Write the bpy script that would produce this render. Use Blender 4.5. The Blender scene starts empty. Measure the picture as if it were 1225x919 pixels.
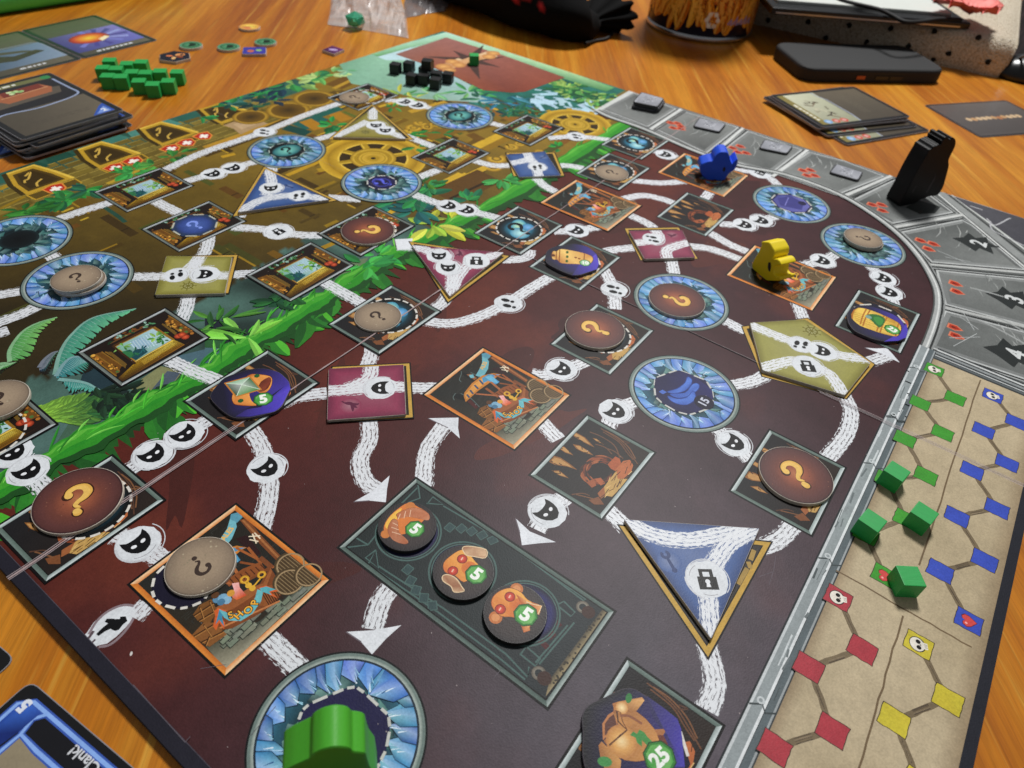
import bpy, bmesh, math, random
import numpy as np
from mathutils import Vector, Matrix

SC = bpy.context.scene
COL = SC.collection
U = 0.2                      # one board unit is 0.2 m
TB = -0.012                  # table top, in board units below the board's upper face
rnd = random.Random(7)

# ---------------------------------------------------------------- camera
D1 = np.array([0.59316059, 0.52211453, -0.612827])
D2 = np.array([-0.80217579, 0.44793115, -0.39480588])
N = np.array([0.06837042, 0.72577828, 0.68452274])
FPX, CX, CY = 828.07, 612.5, 459.5
cam = bpy.data.cameras.new('camera')
camo = bpy.data.objects.new('camera', cam)
COL.objects.link(camo)
camo.matrix_world = Matrix(((D1[0], D1[1], D1[2], 0), (D2[0], D2[1], D2[2], 0), (N[0], N[1], N[2], U), (0, 0, 0, 1)))
cam.sensor_width = 36.0
cam.lens = 36.0 * FPX / 1225.0
cam.clip_start = 0.01
cam.clip_end = 50.0
cam.dof.use_dof = True
cam.dof.focus_distance = 0.255
cam.dof.aperture_fstop = 18.0
SC.camera = camo

# ---------------------------------------------------------------- light
world = bpy.data.worlds.new('World')
SC.world = world
world.use_nodes = True
bg = world.node_tree.nodes['Background']
bg.inputs[0].default_value = (0.95, 0.97, 1.0, 1)
bg.inputs[1].default_value = 0.165


def area(name, loc, target, size, size_y, power, col):
    l = bpy.data.lights.new(name, 'AREA')
    l.shape = 'RECTANGLE'
    l.size = size
    l.size_y = size_y
    l.energy = power
    l.color = col
    o = bpy.data.objects.new(name, l)
    COL.objects.link(o)
    o.location = loc
    d = Vector(target) - Vector(loc)
    o.rotation_euler = d.to_track_quat('-Z', 'Y').to_euler()
    return o


area('ceiling_lamp', (1.35, 0.45, 1.75), (0.2, 0.1, 0), 0.34, 0.34, 46, (1.0, 0.99, 0.97))
SC.view_settings.view_transform = 'Standard'
SC.view_settings.look = 'None'
SC.view_settings.gamma = 1.0
SC.view_settings.exposure = 0.0
SC.view_settings.use_curve_mapping = False


# ---------------------------------------------------------------- pixel <-> place helpers
def B(x, y, z=0.0):
    """the point at height z (board units) that the photo shows at pixel x, y"""
    r = np.array([x - CX, CY - y, -FPX])
    t = -(1.0 - z) / r.dot(N)
    q = r * t
    return (float(q.dot(D1)), float(q.dot(D2)))


def zoom(x0, y0, s):
    """reader for coordinates measured in an enlarged view of the photo"""
    return lambda pts: [(x0 + u / s, y0 + v / s) for u, v in pts]


def BB(pts, z=0.0):
    return [B(x, y, z) for x, y in pts]


_lin = {}


def C(h):
    if not isinstance(h, str):
        return h
    if h not in _lin:
        v = []
        for i in (0, 2, 4):
            c = int(h[i:i + 2], 16) / 255
            v.append(c / 12.92 if c <= 0.04045 else ((c + 0.055) / 1.055) ** 2.4)
        _lin[h] = tuple(v)
    return _lin[h]


def mixc(a, b, t):
    a, b = C(a), C(b)
    return tuple(a[i] * (1 - t) + b[i] * t for i in range(3))


def jit(c, k=0.12, r=rnd):
    c = C(c)
    m = 1 + r.uniform(-k, k)
    return tuple(max(0, x * m * (1 + r.uniform(-k / 3, k / 3))) for x in c)


# ---------------------------------------------------------------- materials
def newmat(name):
    m = bpy.data.materials.new(name)
    m.use_nodes = True
    nt = m.node_tree
    return m, nt, nt.nodes['Principled BSDF'], nt.nodes['Material Output']


def nd(nt, typ, **kw):
    n = nt.nodes.new(typ)
    for k, v in kw.items():
        setattr(n, k, v)
    return n


def setin(n, **kw):
    for k, v in kw.items():
        n.inputs[k.replace('_', ' ')].default_value = v


def mat_print(name, rough=0.45, linen=True, amount=0.12, spec=0.2, bumps=0.22, coat=0.0):
    """printed card or board: colours of the print come from the 'Col' attribute"""
    m, nt, p, out = newmat(name)
    L = nt.links.new
    at = nd(nt, 'ShaderNodeAttribute', attribute_name='Col')
    tc = nd(nt, 'ShaderNodeTexCoord')
    n1 = nd(nt, 'ShaderNodeTexNoise')
    setin(n1, Scale=190.0, Detail=5.0, Roughness=0.65)
    L(tc.outputs['Object'], n1.inputs['Vector'])
    n2 = nd(nt, 'ShaderNodeTexNoise')
    setin(n2, Scale=1500.0, Detail=2.0)
    L(tc.outputs['Object'], n2.inputs['Vector'])
    a = nd(nt, 'ShaderNodeMath', operation='ADD')
    L(n1.outputs['Fac'], a.inputs[0])
    L(n2.outputs['Fac'], a.inputs[1])
    mr = nd(nt, 'ShaderNodeMapRange')
    setin(mr, From_Min=0.6, From_Max=1.4, To_Min=1 - amount * 2, To_Max=1 + amount * 2)
    L(a.outputs[0], mr.inputs['Value'])
    mul = nd(nt, 'ShaderNodeVectorMath', operation='SCALE')
    L(at.outputs['Color'], mul.inputs[0])
    L(mr.outputs[0], mul.inputs['Scale'])
    L(mul.outputs[0], p.inputs['Base Color'])
    setin(p, Roughness=rough)
    p.inputs['Specular IOR Level'].default_value = spec
    p.inputs['Coat Weight'].default_value = coat
    p.inputs['Coat Roughness'].default_value = 0.25
    if linen:
        s2 = nd(nt, 'ShaderNodeTexVoronoi')
        setin(s2, Scale=1900.0)
        L(tc.outputs['Object'], s2.inputs['Vector'])
        b = nd(nt, 'ShaderNodeBump')
        setin(b, Strength=bumps, Distance=0.0001)
        L(s2.outputs['Distance'], b.inputs['Height'])
        L(b.outputs[0], p.inputs['Normal'])
    return m


def mat_simple(name, col, rough=0.5, var=0.1, scale=200.0, bump=0.0, bscale=600.0, spec=0.5, metal=0.0, coat=0.0, sheen=0.0):
    m, nt, p, out = newmat(name)
    L = nt.links.new
    c = C(col)
    tc = nd(nt, 'ShaderNodeTexCoord')
    n1 = nd(nt, 'ShaderNodeTexNoise')
    setin(n1, Scale=scale, Detail=4.0)
    L(tc.outputs['Object'], n1.inputs['Vector'])
    r = nd(nt, 'ShaderNodeMixRGB')
    r.inputs[1].default_value = tuple(x * (1 - var) for x in c) + (1,)
    r.inputs[2].default_value = tuple(min(1, x * (1 + var)) for x in c) + (1,)
    L(n1.outputs['Fac'], r.inputs[0])
    L(r.outputs[0], p.inputs['Base Color'])
    setin(p, Roughness=rough, Metallic=metal)
    p.inputs['Specular IOR Level'].default_value = spec
    p.inputs['Coat Weight'].default_value = coat
    p.inputs['Coat Roughness'].default_value = 0.2
    p.inputs['Sheen Weight'].default_value = sheen
    if bump:
        n2 = nd(nt, 'ShaderNodeTexNoise')
        setin(n2, Scale=bscale, Detail=4.0)
        L(tc.outputs['Object'], n2.inputs['Vector'])
        b = nd(nt, 'ShaderNodeBump')
        setin(b, Strength=bump, Distance=0.0003)
        L(n2.outputs['Fac'], b.inputs['Height'])
        L(b.outputs[0], p.inputs['Normal'])
    return m


def mat_woodpiece(name, col, var=0.18, rough=0.5):
    """painted wooden piece: the grain shows as fine streaks"""
    m, nt, p, out = newmat(name)
    L = nt.links.new
    c = C(col)
    tc = nd(nt, 'ShaderNodeTexCoord')
    mp = nd(nt, 'ShaderNodeMapping')
    mp.inputs['Scale'].default_value = (1.0, 7.0, 7.0)
    L(tc.outputs['Object'], mp.inputs[0])
    n1 = nd(nt, 'ShaderNodeTexNoise')
    setin(n1, Scale=260.0, Detail=6.0, Roughness=0.7)
    L(mp.outputs[0], n1.inputs['Vector'])
    r = nd(nt, 'ShaderNodeMixRGB')
    r.inputs[1].default_value = tuple(x * (1 - var) for x in c) + (1,)
    r.inputs[2].default_value = tuple(min(1, x * (1 + var)) for x in c) + (1,)
    L(n1.outputs['Fac'], r.inputs[0])
    L(r.outputs[0], p.inputs['Base Color'])
    setin(p, Roughness=rough)
    p.inputs['Specular IOR Level'].default_value = 0.4
    b = nd(nt, 'ShaderNodeBump')
    setin(b, Strength=0.35, Distance=0.0002)
    L(n1.outputs['Fac'], b.inputs['Height'])
    L(b.outputs[0], p.inputs['Normal'])
    return m


def mat_chalk(name, col='dadde2'):
    """chalk stroke: UV x runs along the stroke (in widths), y across it (-1..1)"""
    m, nt, p, out = newmat(name)
    L = nt.links.new
    uv = nd(nt, 'ShaderNodeUVMap', uv_map='Stroke')
    mp = nd(nt, 'ShaderNodeMapping')
    mp.inputs['Scale'].default_value = (2.2, 5.5, 1)
    L(uv.outputs[0], mp.inputs[0])
    n1 = nd(nt, 'ShaderNodeTexNoise')
    setin(n1, Scale=1.7, Detail=4.0, Roughness=0.75)
    L(mp.outputs[0], n1.inputs['Vector'])
    sx = nd(nt, 'ShaderNodeSeparateXYZ')
    L(uv.outputs[0], sx.inputs[0])
    ab = nd(nt, 'ShaderNodeMath', operation='ABSOLUTE')
    L(sx.outputs[1], ab.inputs[0])
    pw = nd(nt, 'ShaderNodeMath', operation='POWER')
    L(ab.outputs[0], pw.inputs[0])
    pw.inputs[1].default_value = 5.0
    # thin gaps between the strokes of the chalk: sine across the width
    sn = nd(nt, 'ShaderNodeMath', operation='SINE')
    ml = nd(nt, 'ShaderNodeMath', operation='MULTIPLY')
    L(sx.outputs[1], ml.inputs[0])
    ml.inputs[1].default_value = 15.0
    L(ml.outputs[0], sn.inputs[0])
    m2 = nd(nt, 'ShaderNodeMath', operation='MULTIPLY')
    L(sn.outputs[0], m2.inputs[0])
    m2.inputs[1].default_value = 0.055
    s1 = nd(nt, 'ShaderNodeMath', operation='ADD')
    L(n1.outputs['Fac'], s1.inputs[0])
    L(m2.outputs[0], s1.inputs[1])
    s2 = nd(nt, 'ShaderNodeMath', operation='MULTIPLY_ADD')
    L(pw.outputs[0], s2.inputs[0])
    s2.inputs[1].default_value = 0.26
    L(s1.outputs[0], s2.inputs[2])
    cr = nd(nt, 'ShaderNodeMapRange')
    setin(cr, From_Min=0.556, From_Max=0.600, To_Min=0.0, To_Max=1.0)
    L(s2.outputs[0], cr.inputs['Value'])
    tr = nd(nt, 'ShaderNodeBsdfTransparent')
    mx = nd(nt, 'ShaderNodeMixShader')
    L(cr.outputs[0], mx.inputs[0])
    L(p.outputs[0], mx.inputs[1])
    L(tr.outputs[0], mx.inputs[2])
    L(mx.outputs[0], out.inputs[0])
    p.inputs['Base Color'].default_value = C(col) + (1,)
    setin(p, Roughness=0.5)
    return m


M_BOARD = mat_print('board_print', rough=0.46, amount=0.10, spec=0.15)
M_TILE = mat_print('tile_print', rough=0.45, amount=0.06)
M_CARD = mat_print('card_print', rough=0.28, linen=False, amount=0.05, coat=0.5)
M_TIN = mat_print('tin_print', rough=0.22, linen=False, amount=0.05)
M_CHALK = mat_chalk('chalk_stroke')
M_CUT = mat_simple('cut_cardboard', 'b4aca0', 0.8, 0.35, 900, 0.3)
M_CUTD = mat_simple('scorched_cardboard_edge', '3a3430', 0.8, 0.4, 900, 0.3)
M_BLACKEDGE = mat_simple('black_board_edge', '14141a', 0.6, 0.2)


# ---------------------------------------------------------------- object helpers
def link(o, parent=None):
    COL.objects.link(o)
    if parent is not None:
        o.parent = parent
    return o


def tag(o, label=None, cat=None, group=None, kind=None):
    if label:
        o['label'] = label
    if cat:
        o['category'] = cat
    if group:
        o['group'] = group
    if kind:
        o['kind'] = kind
    return o


def empty(name, x, y, z, rz=0.0, **kw):
    o = bpy.data.objects.new(name, None)
    o.empty_display_size = 0.01
    o.location = (x * U, y * U, z * U)
    o.rotation_euler = (0, 0, rz)
    link(o)
    return tag(o, **kw)


def mesh_obj(name, verts, faces, mat, parent=None, smooth=False, scale=U):
    me = bpy.data.meshes.new(name)
    me.from_pydata([(v[0] * scale, v[1] * scale, v[2] * scale) for v in verts], [], faces)
    me.validate()
    if isinstance(mat, (list, tuple)):
        for k in mat:
            me.materials.append(k)
    else:
        me.materials.append(mat)
    if smooth:
        for p in me.polygons:
            p.use_smooth = True
    o = bpy.data.objects.new(name, me)
    return link(o, parent)


def area2(p):
    return sum(p[i][0] * p[(i + 1) % len(p)][1] - p[(i + 1) % len(p)][0] * p[i][1] for i in range(len(p)))


def prism(name, pts, z0, z1, mat, parent=None, bev=0.0, side_mat=None, top=True):
    """upright prism over an outline, with a small bevel round the top edge"""
    if area2(pts) < 0:
        pts = pts[::-1]
    n = len(pts)
    vs = [(x, y, z0) for x, y in pts]
    fs = [tuple(range(n - 1, -1, -1))]
    rings = [(0, z1 - bev)] if bev else []
    if bev:
        ins = inset(pts, bev)
        ins2 = inset(pts, bev * 0.3)
        vs += [(x, y, z1 - bev) for x, y in pts] + [(x, y, z1 - bev * 0.3) for x, y in ins2] + [(x, y, z1) for x, y in ins]
        k = 4
    else:
        vs += [(x, y, z1) for x, y in pts]
        k = 2
    for r in range(k - 1):
        for i in range(n):
            j = (i + 1) % n
            fs.append((r * n + i, r * n + j, (r + 1) * n + j, (r + 1) * n + i))
    fs.append(tuple(range((k - 1) * n, k * n)))
    mats = [mat, side_mat] if side_mat else mat
    o = mesh_obj(name, vs, fs, mats, parent)
    if side_mat:
        for p in o.data.polygons:
            p.material_index = 1
        o.data.polygons[len(fs) - 1].material_index = 0
        if bev:
            pass
    return o


def inset(pts, d):
    n = len(pts)
    out = []
    for i in range(n):
        a, b, c = pts[i - 1], pts[i], pts[(i + 1) % n]
        e1 = np.array([b[0] - a[0], b[1] - a[1]])
        e2 = np.array([c[0] - b[0], c[1] - b[1]])
        e1 = e1 / (np.linalg.norm(e1) + 1e-9)
        e2 = e2 / (np.linalg.norm(e2) + 1e-9)
        n1 = np.array([-e1[1], e1[0]])
        n2 = np.array([-e2[1], e2[0]])
        m = n1 + n2
        l = max(0.5, m.dot(n1))
        m = m / l
        out.append((b[0] + m[0] * d, b[1] + m[1] * d))
    return out


def rounded(pts, r, seg=4):
    n = len(pts)
    out = []
    for i in range(n):
        a, b, c = [np.array(p, float) for p in (pts[i - 1], pts[i], pts[(i + 1) % n])]
        ra = min(r, np.linalg.norm(a - b) * 0.45)
        rc = min(r, np.linalg.norm(c - b) * 0.45)
        p0 = b + (a - b) / np.linalg.norm(a - b) * ra
        p2 = b + (c - b) / np.linalg.norm(c - b) * rc
        for k in range(seg + 1):
            t = k / seg
            q = p0 * (1 - t) ** 2 + b * 2 * t * (1 - t) + p2 * t * t
            out.append((float(q[0]), float(q[1])))
    return out


def circle(cx, cy, r, n=48, ry=None, rot=0.0):
    ry = r if ry is None else ry
    c, s = math.cos(rot), math.sin(rot)
    return [(cx + r * math.cos(a) * c - ry * math.sin(a) * s, cy + r * math.cos(a) * s + ry * math.sin(a) * c)
            for a in (2 * math.pi * i / n for i in range(n))]


def smooth_line(pts, seg=6, closed=False):
    """Catmull-Rom through the points"""
    P = [np.array(p, float) for p in pts]
    n = len(P)
    out = []
    rng = range(n) if closed else range(n - 1)
    for i in rng:
        p0 = P[(i - 1) % n] if closed or i > 0 else P[0] * 2 - P[1]
        p1, p2 = P[i], P[(i + 1) % n]
        p3 = P[(i + 2) % n] if closed or i + 2 < n else P[-1] * 2 - P[-2]
        for k in range(seg):
            t = k / seg
            q = 0.5 * (2 * p1 + (p2 - p0) * t + (2 * p0 - 5 * p1 + 4 * p2 - p3) * t * t + (3 * p1 - p0 - 3 * p2 + p3) * t ** 3)
            out.append(tuple(float(v) for v in q))
    if not closed:
        out.append(tuple(float(v) for v in P[-1]))
    return out


# ---------------------------------------------------------------- print on a sheet
class Sheet:
    """flat print built as thin layered polygons; every later shape lies a few microns above what it covers"""
    CELL = 0.006
    STEP = 5.0e-6            # board units = 1 micron

    def __init__(s, parent, z=0.0, x0=-0.3, y0=-0.7, x1=2.8, y1=2.6, mat=None, off=(0, 0), step=None, space=None):
        s.parent, s.z, s.x0, s.y0 = parent, z, x0, y0
        s.W = int((x1 - x0) / s.CELL) + 3
        s.H = int((y1 - y0) / s.CELL) + 3
        s.lv = np.zeros((s.W, s.H), np.int32)
        s.parts = []
        s.T = [(1, 0, 0, 0, 1, 0)]
        s.clip = None
        s.cvx = None
        s.mat = mat or M_BOARD
        s.off = off
        s.step = step or s.STEP
        s.space = space
        s.fx = x1
        s.part('print')

    def part(s, name, mat=None, label=None, kind=None):
        s.cur = dict(name=name, v=[], f=[], c=[], uv=[], mat=mat or s.mat, label=label, kind=kind)
        s.parts.append(s.cur)

    def push(s, cx, cy, rot=0.0, sx=1.0, sy=None):
        sy = sx if sy is None else sy
        a, b, c, d, e, f = s.T[-1]
        co, si = math.cos(rot), math.sin(rot)
        m = (co * sx, -si * sy, cx, si * sx, co * sy, cy)
        s.T.append((a * m[0] + b * m[3], a * m[1] + b * m[4], a * m[2] + b * m[5] + c,
                    d * m[0] + e * m[3], d * m[1] + e * m[4], d * m[2] + e * m[5] + f))

    def pop(s):
        s.T.pop()

    def tx(s, p):
        a, b, c, d, e, f = s.T[-1]
        return (a * p[0] + b * p[1] + c, d * p[0] + e * p[1] + f)

    def level(s, boxes):
        m = 0
        idx = []
        for bx0, by0, bx1, by1 in boxes:
            i0 = min(max(int((bx0 - s.x0) / s.CELL), 0), s.W - 1)
            i1 = min(max(int((bx1 - s.x0) / s.CELL), 0), s.W - 1) + 1
            j0 = min(max(int((by0 - s.y0) / s.CELL), 0), s.H - 1)
            j1 = min(max(int((by1 - s.y0) / s.CELL), 0), s.H - 1) + 1
            idx.append((i0, i1, j0, j1))
            m = max(m, int(s.lv[i0:i1, j0:j1].max()))
        m += 1
        for i0, i1, j0, j1 in idx:
            s.lv[i0:i1, j0:j1] = m
        return m

    def raw(s, verts, faces, cols, uvs=None, boxes=None):
        """verts already in sheet space; cols per vertex"""
        if s.cvx is not None and not all(inside_cvx(v, s.cvx) for v in verts):
            nv, nf, nc, nu = [], [], [], []
            for f in faces:
                p = [verts[i] for i in f]
                c = [tuple(C(cols[i])) + (tuple(uvs[i]) if uvs is not None else (0, 0)) for i in f]
                p, c = clip_cvx(p, c, s.cvx)
                if len(p) < 3 or abs(area2(p)) < 1e-10:
                    continue
                b = len(nv)
                nv += p
                nc += [k[:3] for k in c]
                nu += [k[3:] for k in c]
                nf.append(tuple(range(b, b + len(p))))
            if not nf:
                return
            verts, faces, cols, uvs = nv, nf, nc, nu
            boxes = None
        if boxes is None:
            boxes = []
            for f in faces:
                xs = [verts[i][0] for i in f]
                ys = [verts[i][1] for i in f]
                boxes.append((min(xs), min(ys), max(xs), max(ys)))
        z = s.z + s.level(boxes) * s.step
        b = len(s.cur['v'])
        s.cur['v'] += [(x, y, z) for x, y in verts]
        for f in faces:
            s.cur['f'].append(tuple(b + i for i in f))
        s.cur['c'] += [C(c) for c in cols]
        s.cur['uv'] += list(uvs) if uvs is not None else [(0, 0)] * len(verts)

    def poly(s, pts, col, cols=None):
        p = [s.tx(q) for q in pts]
        c = [C(k) for k in cols] if cols else [C(col)] * len(p)
        if s.clip:
            p, c = clip_poly(p, c, s.clip)
            if len(p) < 3:
                return
        if abs(area2(p)) < 1e-9:
            return
        if area2(p) < 0:
            p = p[::-1]
            c = c[::-1]
        s.raw(p, [tuple(range(len(p)))], c)

    def strip(s, pts, w, col, col2=None, cl=None, uv=False):
        """stroke along pts; w a number or a list of half-widths... (full width if number)"""
        P = [np.array(s.tx(p)) for p in pts]
        n = len(P)
        if n < 2:
            return
        k = math.hypot(s.T[-1][0], s.T[-1][3])
        ws = [w * k * 0.5] * n if not isinstance(w, (list, tuple)) else [q * k * 0.5 for q in w]
        vs, cs, uvs = [], [], []
        L = 0.0
        for i in range(n):
            a = P[max(i - 1, 0)]
            b = P[min(i + 1, n - 1)]
            d = b - a
            d = d / (np.linalg.norm(d) + 1e-12)
            nn = np.array([-d[1], d[0]])
            if i:
                L += float(np.linalg.norm(P[i] - P[i - 1]))
            q = P[i] + nn * ws[i]
            r = P[i] - nn * ws[i]
            vs += [(float(q[0]), float(q[1])), (float(r[0]), float(r[1]))]
            cc = mixc(col, col2, i / (n - 1)) if col2 is not None else C(col)
            cs += [cc, cc]
            uvs += [(L / 0.038, 1), (L / 0.038, -1)]
        if uv:
            o = rnd.uniform(0, 50)
            uvs = [(a + o, b) for a, b in uvs]
        if s.clip and not all(s.clip[0] <= v[0] <= s.clip[2] and s.clip[1] <= v[1] <= s.clip[3] for v in vs):
            for i in range(n - 1):
                ix = (2 * i + 1, 2 * i + 3, 2 * i + 2, 2 * i)
                p, c = clip_poly([vs[k_] for k_ in ix], [cs[k_] + uvs[k_] for k_ in ix], s.clip)
                if len(p) >= 3:
                    if area2(p) < 0:
                        p, c = p[::-1], c[::-1]
                    s.raw(p, [tuple(range(len(p)))], [k_[:3] for k_ in c], [k_[3:] for k_ in c])
            return
        fs = []
        for i in range(n - 1):
            q = (2 * i + 1, 2 * i + 3, 2 * i + 2, 2 * i)
            fs.append(q)
        s.raw(vs, fs, cs, uvs)

    def line(s, a, b, w, col, col2=None):
        s.strip([a, b], w, col, col2)

    def outline(s, pts, w, col):
        for i in range(len(pts)):
            s.strip([pts[i], pts[(i + 1) % len(pts)]], w, col)

    def disc(s, cx, cy, r, col, n=24, ry=None, rot=0.0):
        s.poly(circle(cx, cy, r, n, ry, rot), col)

    def grad(s, cx, cy, r, stops, n=28, ry=None, rot=0.0):
        """stops [(0,col),(1,col)] from the centre outwards"""
        ry = r if ry is None else ry
        vs = [s.tx((cx, cy))]
        cs = [C(stops[0][1])]
        for t, c in stops[1:]:
            vs += [s.tx(p) for p in circle(cx, cy, r * t, n, ry * t, rot)]
            cs += [C(c)] * n
        fs = []
        for i in range(n):
            j = (i + 1) % n
            fs.append((0, 1 + i, 1 + j))
            for k in range(1, len(stops) - 1):
                a = 1 + (k - 1) * n
                b = 1 + k * n
                fs.append((a + i, b + i, b + j, a + j))
        xs = [v[0] for v in vs]
        ys = [v[1] for v in vs]
        if s.clip and not (min(xs) > s.clip[0] and max(xs) < s.clip[2] and min(ys) > s.clip[1] and max(ys) < s.clip[3]):
            for f in fs:
                p, c = clip_poly([vs[i] for i in f], [cs[i] for i in f], s.clip)
                if len(p) >= 3 and abs(area2(p)) > 1e-10:
                    s.raw(p, [tuple(range(len(p)))], c)
            return
        s.raw(vs, fs, cs, boxes=[(min(xs), min(ys), max(xs), max(ys))])

    def ring(s, cx, cy, r0, r1, c0, c1=None, n=48, a0=0.0, a1=2 * math.pi):
        full = abs(a1 - a0 - 2 * math.pi) < 1e-6
        m = n if full else n + 1
        vs, cs = [], []
        for i in range(m):
            a = a0 + (a1 - a0) * i / n
            vs += [s.tx((cx + r0 * math.cos(a), cy + r0 * math.sin(a))), s.tx((cx + r1 * math.cos(a), cy + r1 * math.sin(a)))]
            cs += [C(c0), C(c1 if c1 is not None else c0)]
        fs = []
        for i in range(n):
            j = (i + 1) % m if full else i + 1
            fs.append((2 * i, 2 * i + 1, 2 * j + 1, 2 * j))
        s.raw(vs, fs, cs)

    def quadgrad(s, a, b, c, d, ca, cb, cc, cd, n=1):
        s.poly([a, b, c, d], ca, [ca, cb, cc, cd])

    def leaf(s, x, y, ang, ln, w, c1, c2=None, bend=0.25, n=5):
        """pointed leaf, light half and dark half"""
        c2 = c2 if c2 is not None else mixc(c1, '000000', 0.35)
        dx, dy = math.cos(ang), math.sin(ang)
        nx, ny = -dy, dx
        mid, up, dn = [], [], []
        for i in range(n + 1):
            t = i / n
            b = bend * ln * t * t
            px, py = x + dx * ln * t + nx * b, y + dy * ln * t + ny * b
            ww = w * 0.5 * math.sin(math.pi * min(1, (t * 0.92 + 0.04))) ** 0.8
            mid.append((px, py))
            up.append((px + nx * ww, py + ny * ww))
            dn.append((px - nx * ww, py - ny * ww))
        s.poly(dn + mid[::-1], c2)
        s.poly(mid + up[::-1], c1)

    def text(s, txt, x, y, size, col, rot=0.0, bold=0.0, align='CENTER', sx=1.0):
        cu = bpy.data.curves.new('lettering', 'FONT')
        cu.body = txt
        cu.size = size
        cu.align_x = align
        cu.align_y = 'CENTER'
        cu.offset = bold * size
        cu.resolution_u = 3
        o = bpy.data.objects.new('lettering', cu)
        me = o.to_mesh()
        vs = [(v.co.x * sx, v.co.y) for v in me.vertices]
        fs = [tuple(p.vertices) for p in me.polygons]
        o.to_mesh_clear()
        bpy.data.objects.remove(o)
        bpy.data.curves.remove(cu)
        s.push(x, y, rot)
        vs = [s.tx(v) for v in vs]
        s.pop()
        if not vs:
            return
        out = []
        for f in fs:
            out.append(f if area2([vs[i] for i in f]) > 0 else f[::-1])
        xs = [v[0] for v in vs]
        ys = [v[1] for v in vs]
        s.raw(vs, out, [C(col)] * len(vs), boxes=[(min(xs), min(ys), max(xs), max(ys))])

    def build(s):
        if s.lv.max() > 40:
            print("LEVELS", s.parts[0]["name"], int(s.lv.max()), float(np.percentile(s.lv, 90)))
        res = []
        for p in s.parts:
            if not p['f']:
                continue
            me = bpy.data.meshes.new(p['name'])
            ox, oy = s.off
            if s.space:
                V = [s.space(x, y, z) for x, y, z in p['v']]
            else:
                V = [((x - ox) * U, (y - oy) * U, z * U) for x, y, z in p['v']]
            me.from_pydata(V, [], p['f'])
            at = me.attributes.new('Col', 'FLOAT_COLOR', 'POINT')
            arr = np.ones((len(V), 4), np.float32)
            arr[:, :3] = np.array(p['c'], np.float32)
            at.data.foreach_set('color', arr.ravel())
            if p['mat'] is M_CHALK:
                uvl = me.uv_layers.new(name='Stroke')
                li = np.empty(len(me.loops), np.int32)
                me.loops.foreach_get('vertex_index', li)
                uvl.data.foreach_set('uv', np.array(p['uv'], np.float32)[li].ravel())
            me.materials.append(p['mat'])
            o = bpy.data.objects.new(p['name'], me)
            if p['label']:
                o['label'] = p['label']
            if p['kind']:
                o['kind'] = p['kind']
            link(o, s.parent)
            res.append(o)
        return res


def inside_cvx(v, q):
    for i in range(len(q)):
        a, b = q[i], q[(i + 1) % len(q)]
        if (b[0] - a[0]) * (v[1] - a[1]) - (b[1] - a[1]) * (v[0] - a[0]) < 0:
            return False
    return True


def clip_cvx(p, c, q):
    """keep the part of polygon p inside the convex, anticlockwise outline q"""
    for i in range(len(q)):
        a, b = q[i], q[(i + 1) % len(q)]
        d = [(b[0] - a[0]) * (v[1] - a[1]) - (b[1] - a[1]) * (v[0] - a[0]) for v in p]
        np_, nc_ = [], []
        n = len(p)
        for k in range(n):
            j = (k + 1) % n
            if d[k] >= 0:
                np_.append(p[k])
                nc_.append(c[k])
            if (d[k] >= 0) != (d[j] >= 0):
                t = d[k] / (d[k] - d[j])
                np_.append((p[k][0] + (p[j][0] - p[k][0]) * t, p[k][1] + (p[j][1] - p[k][1]) * t))
                nc_.append(tuple(c[k][m] + (c[j][m] - c[k][m]) * t for m in range(len(c[k]))))
        p, c = np_, nc_
        if len(p) < 3:
            return [], []
    return p, c


def clip_poly(p, c, box):
    x0, y0, x1, y1 = box
    for ax, lim, sg in ((0, x0, 1), (0, x1, -1), (1, y0, 1), (1, y1, -1)):
        q, d = [], []
        n = len(p)
        for i in range(n):
            a, b = p[i], p[(i + 1) % n]
            ca, cb = c[i], c[(i + 1) % n]
            ia = (a[ax] - lim) * sg >= 0
            ib = (b[ax] - lim) * sg >= 0
            if ia:
                q.append(a)
                d.append(ca)
            if ia != ib:
                t = (lim - a[ax]) / (b[ax] - a[ax])
                q.append((a[0] + (b[0] - a[0]) * t, a[1] + (b[1] - a[1]) * t))
                d.append(tuple(ca[k] + (cb[k] - ca[k]) * t for k in range(len(ca))))
        p, c = q, d
        if len(p) < 3:
            return [], []
    return p, c


def vnoise(x, y, seed=0):
    """smooth value noise"""
    def h(i, j):
        n = (i * 374761393 + j * 668265263 + seed * 982451653) & 0xffffffff
        n = ((n ^ (n >> 13)) * 1274126177) & 0xffffffff
        return ((n ^ (n >> 16)) & 0xffff) / 65535.0
    i, j = math.floor(x), math.floor(y)
    fx, fy = x - i, y - j
    fx, fy = fx * fx * (3 - 2 * fx), fy * fy * (3 - 2 * fy)
    return (h(i, j) * (1 - fx) + h(i + 1, j) * fx) * (1 - fy) + (h(i, j + 1) * (1 - fx) + h(i + 1, j + 1) * fx) * fy


def fbm(x, y, o=4, seed=0):
    a, t, v = 0.5, 0.0, 0.0
    for k in range(o):
        v += a * vnoise(x, y, seed + k)
        t += a
        x, y, a = x * 2.03 + 5.1, y * 2.03 + 1.7, a * 0.5
    return v / t


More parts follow.
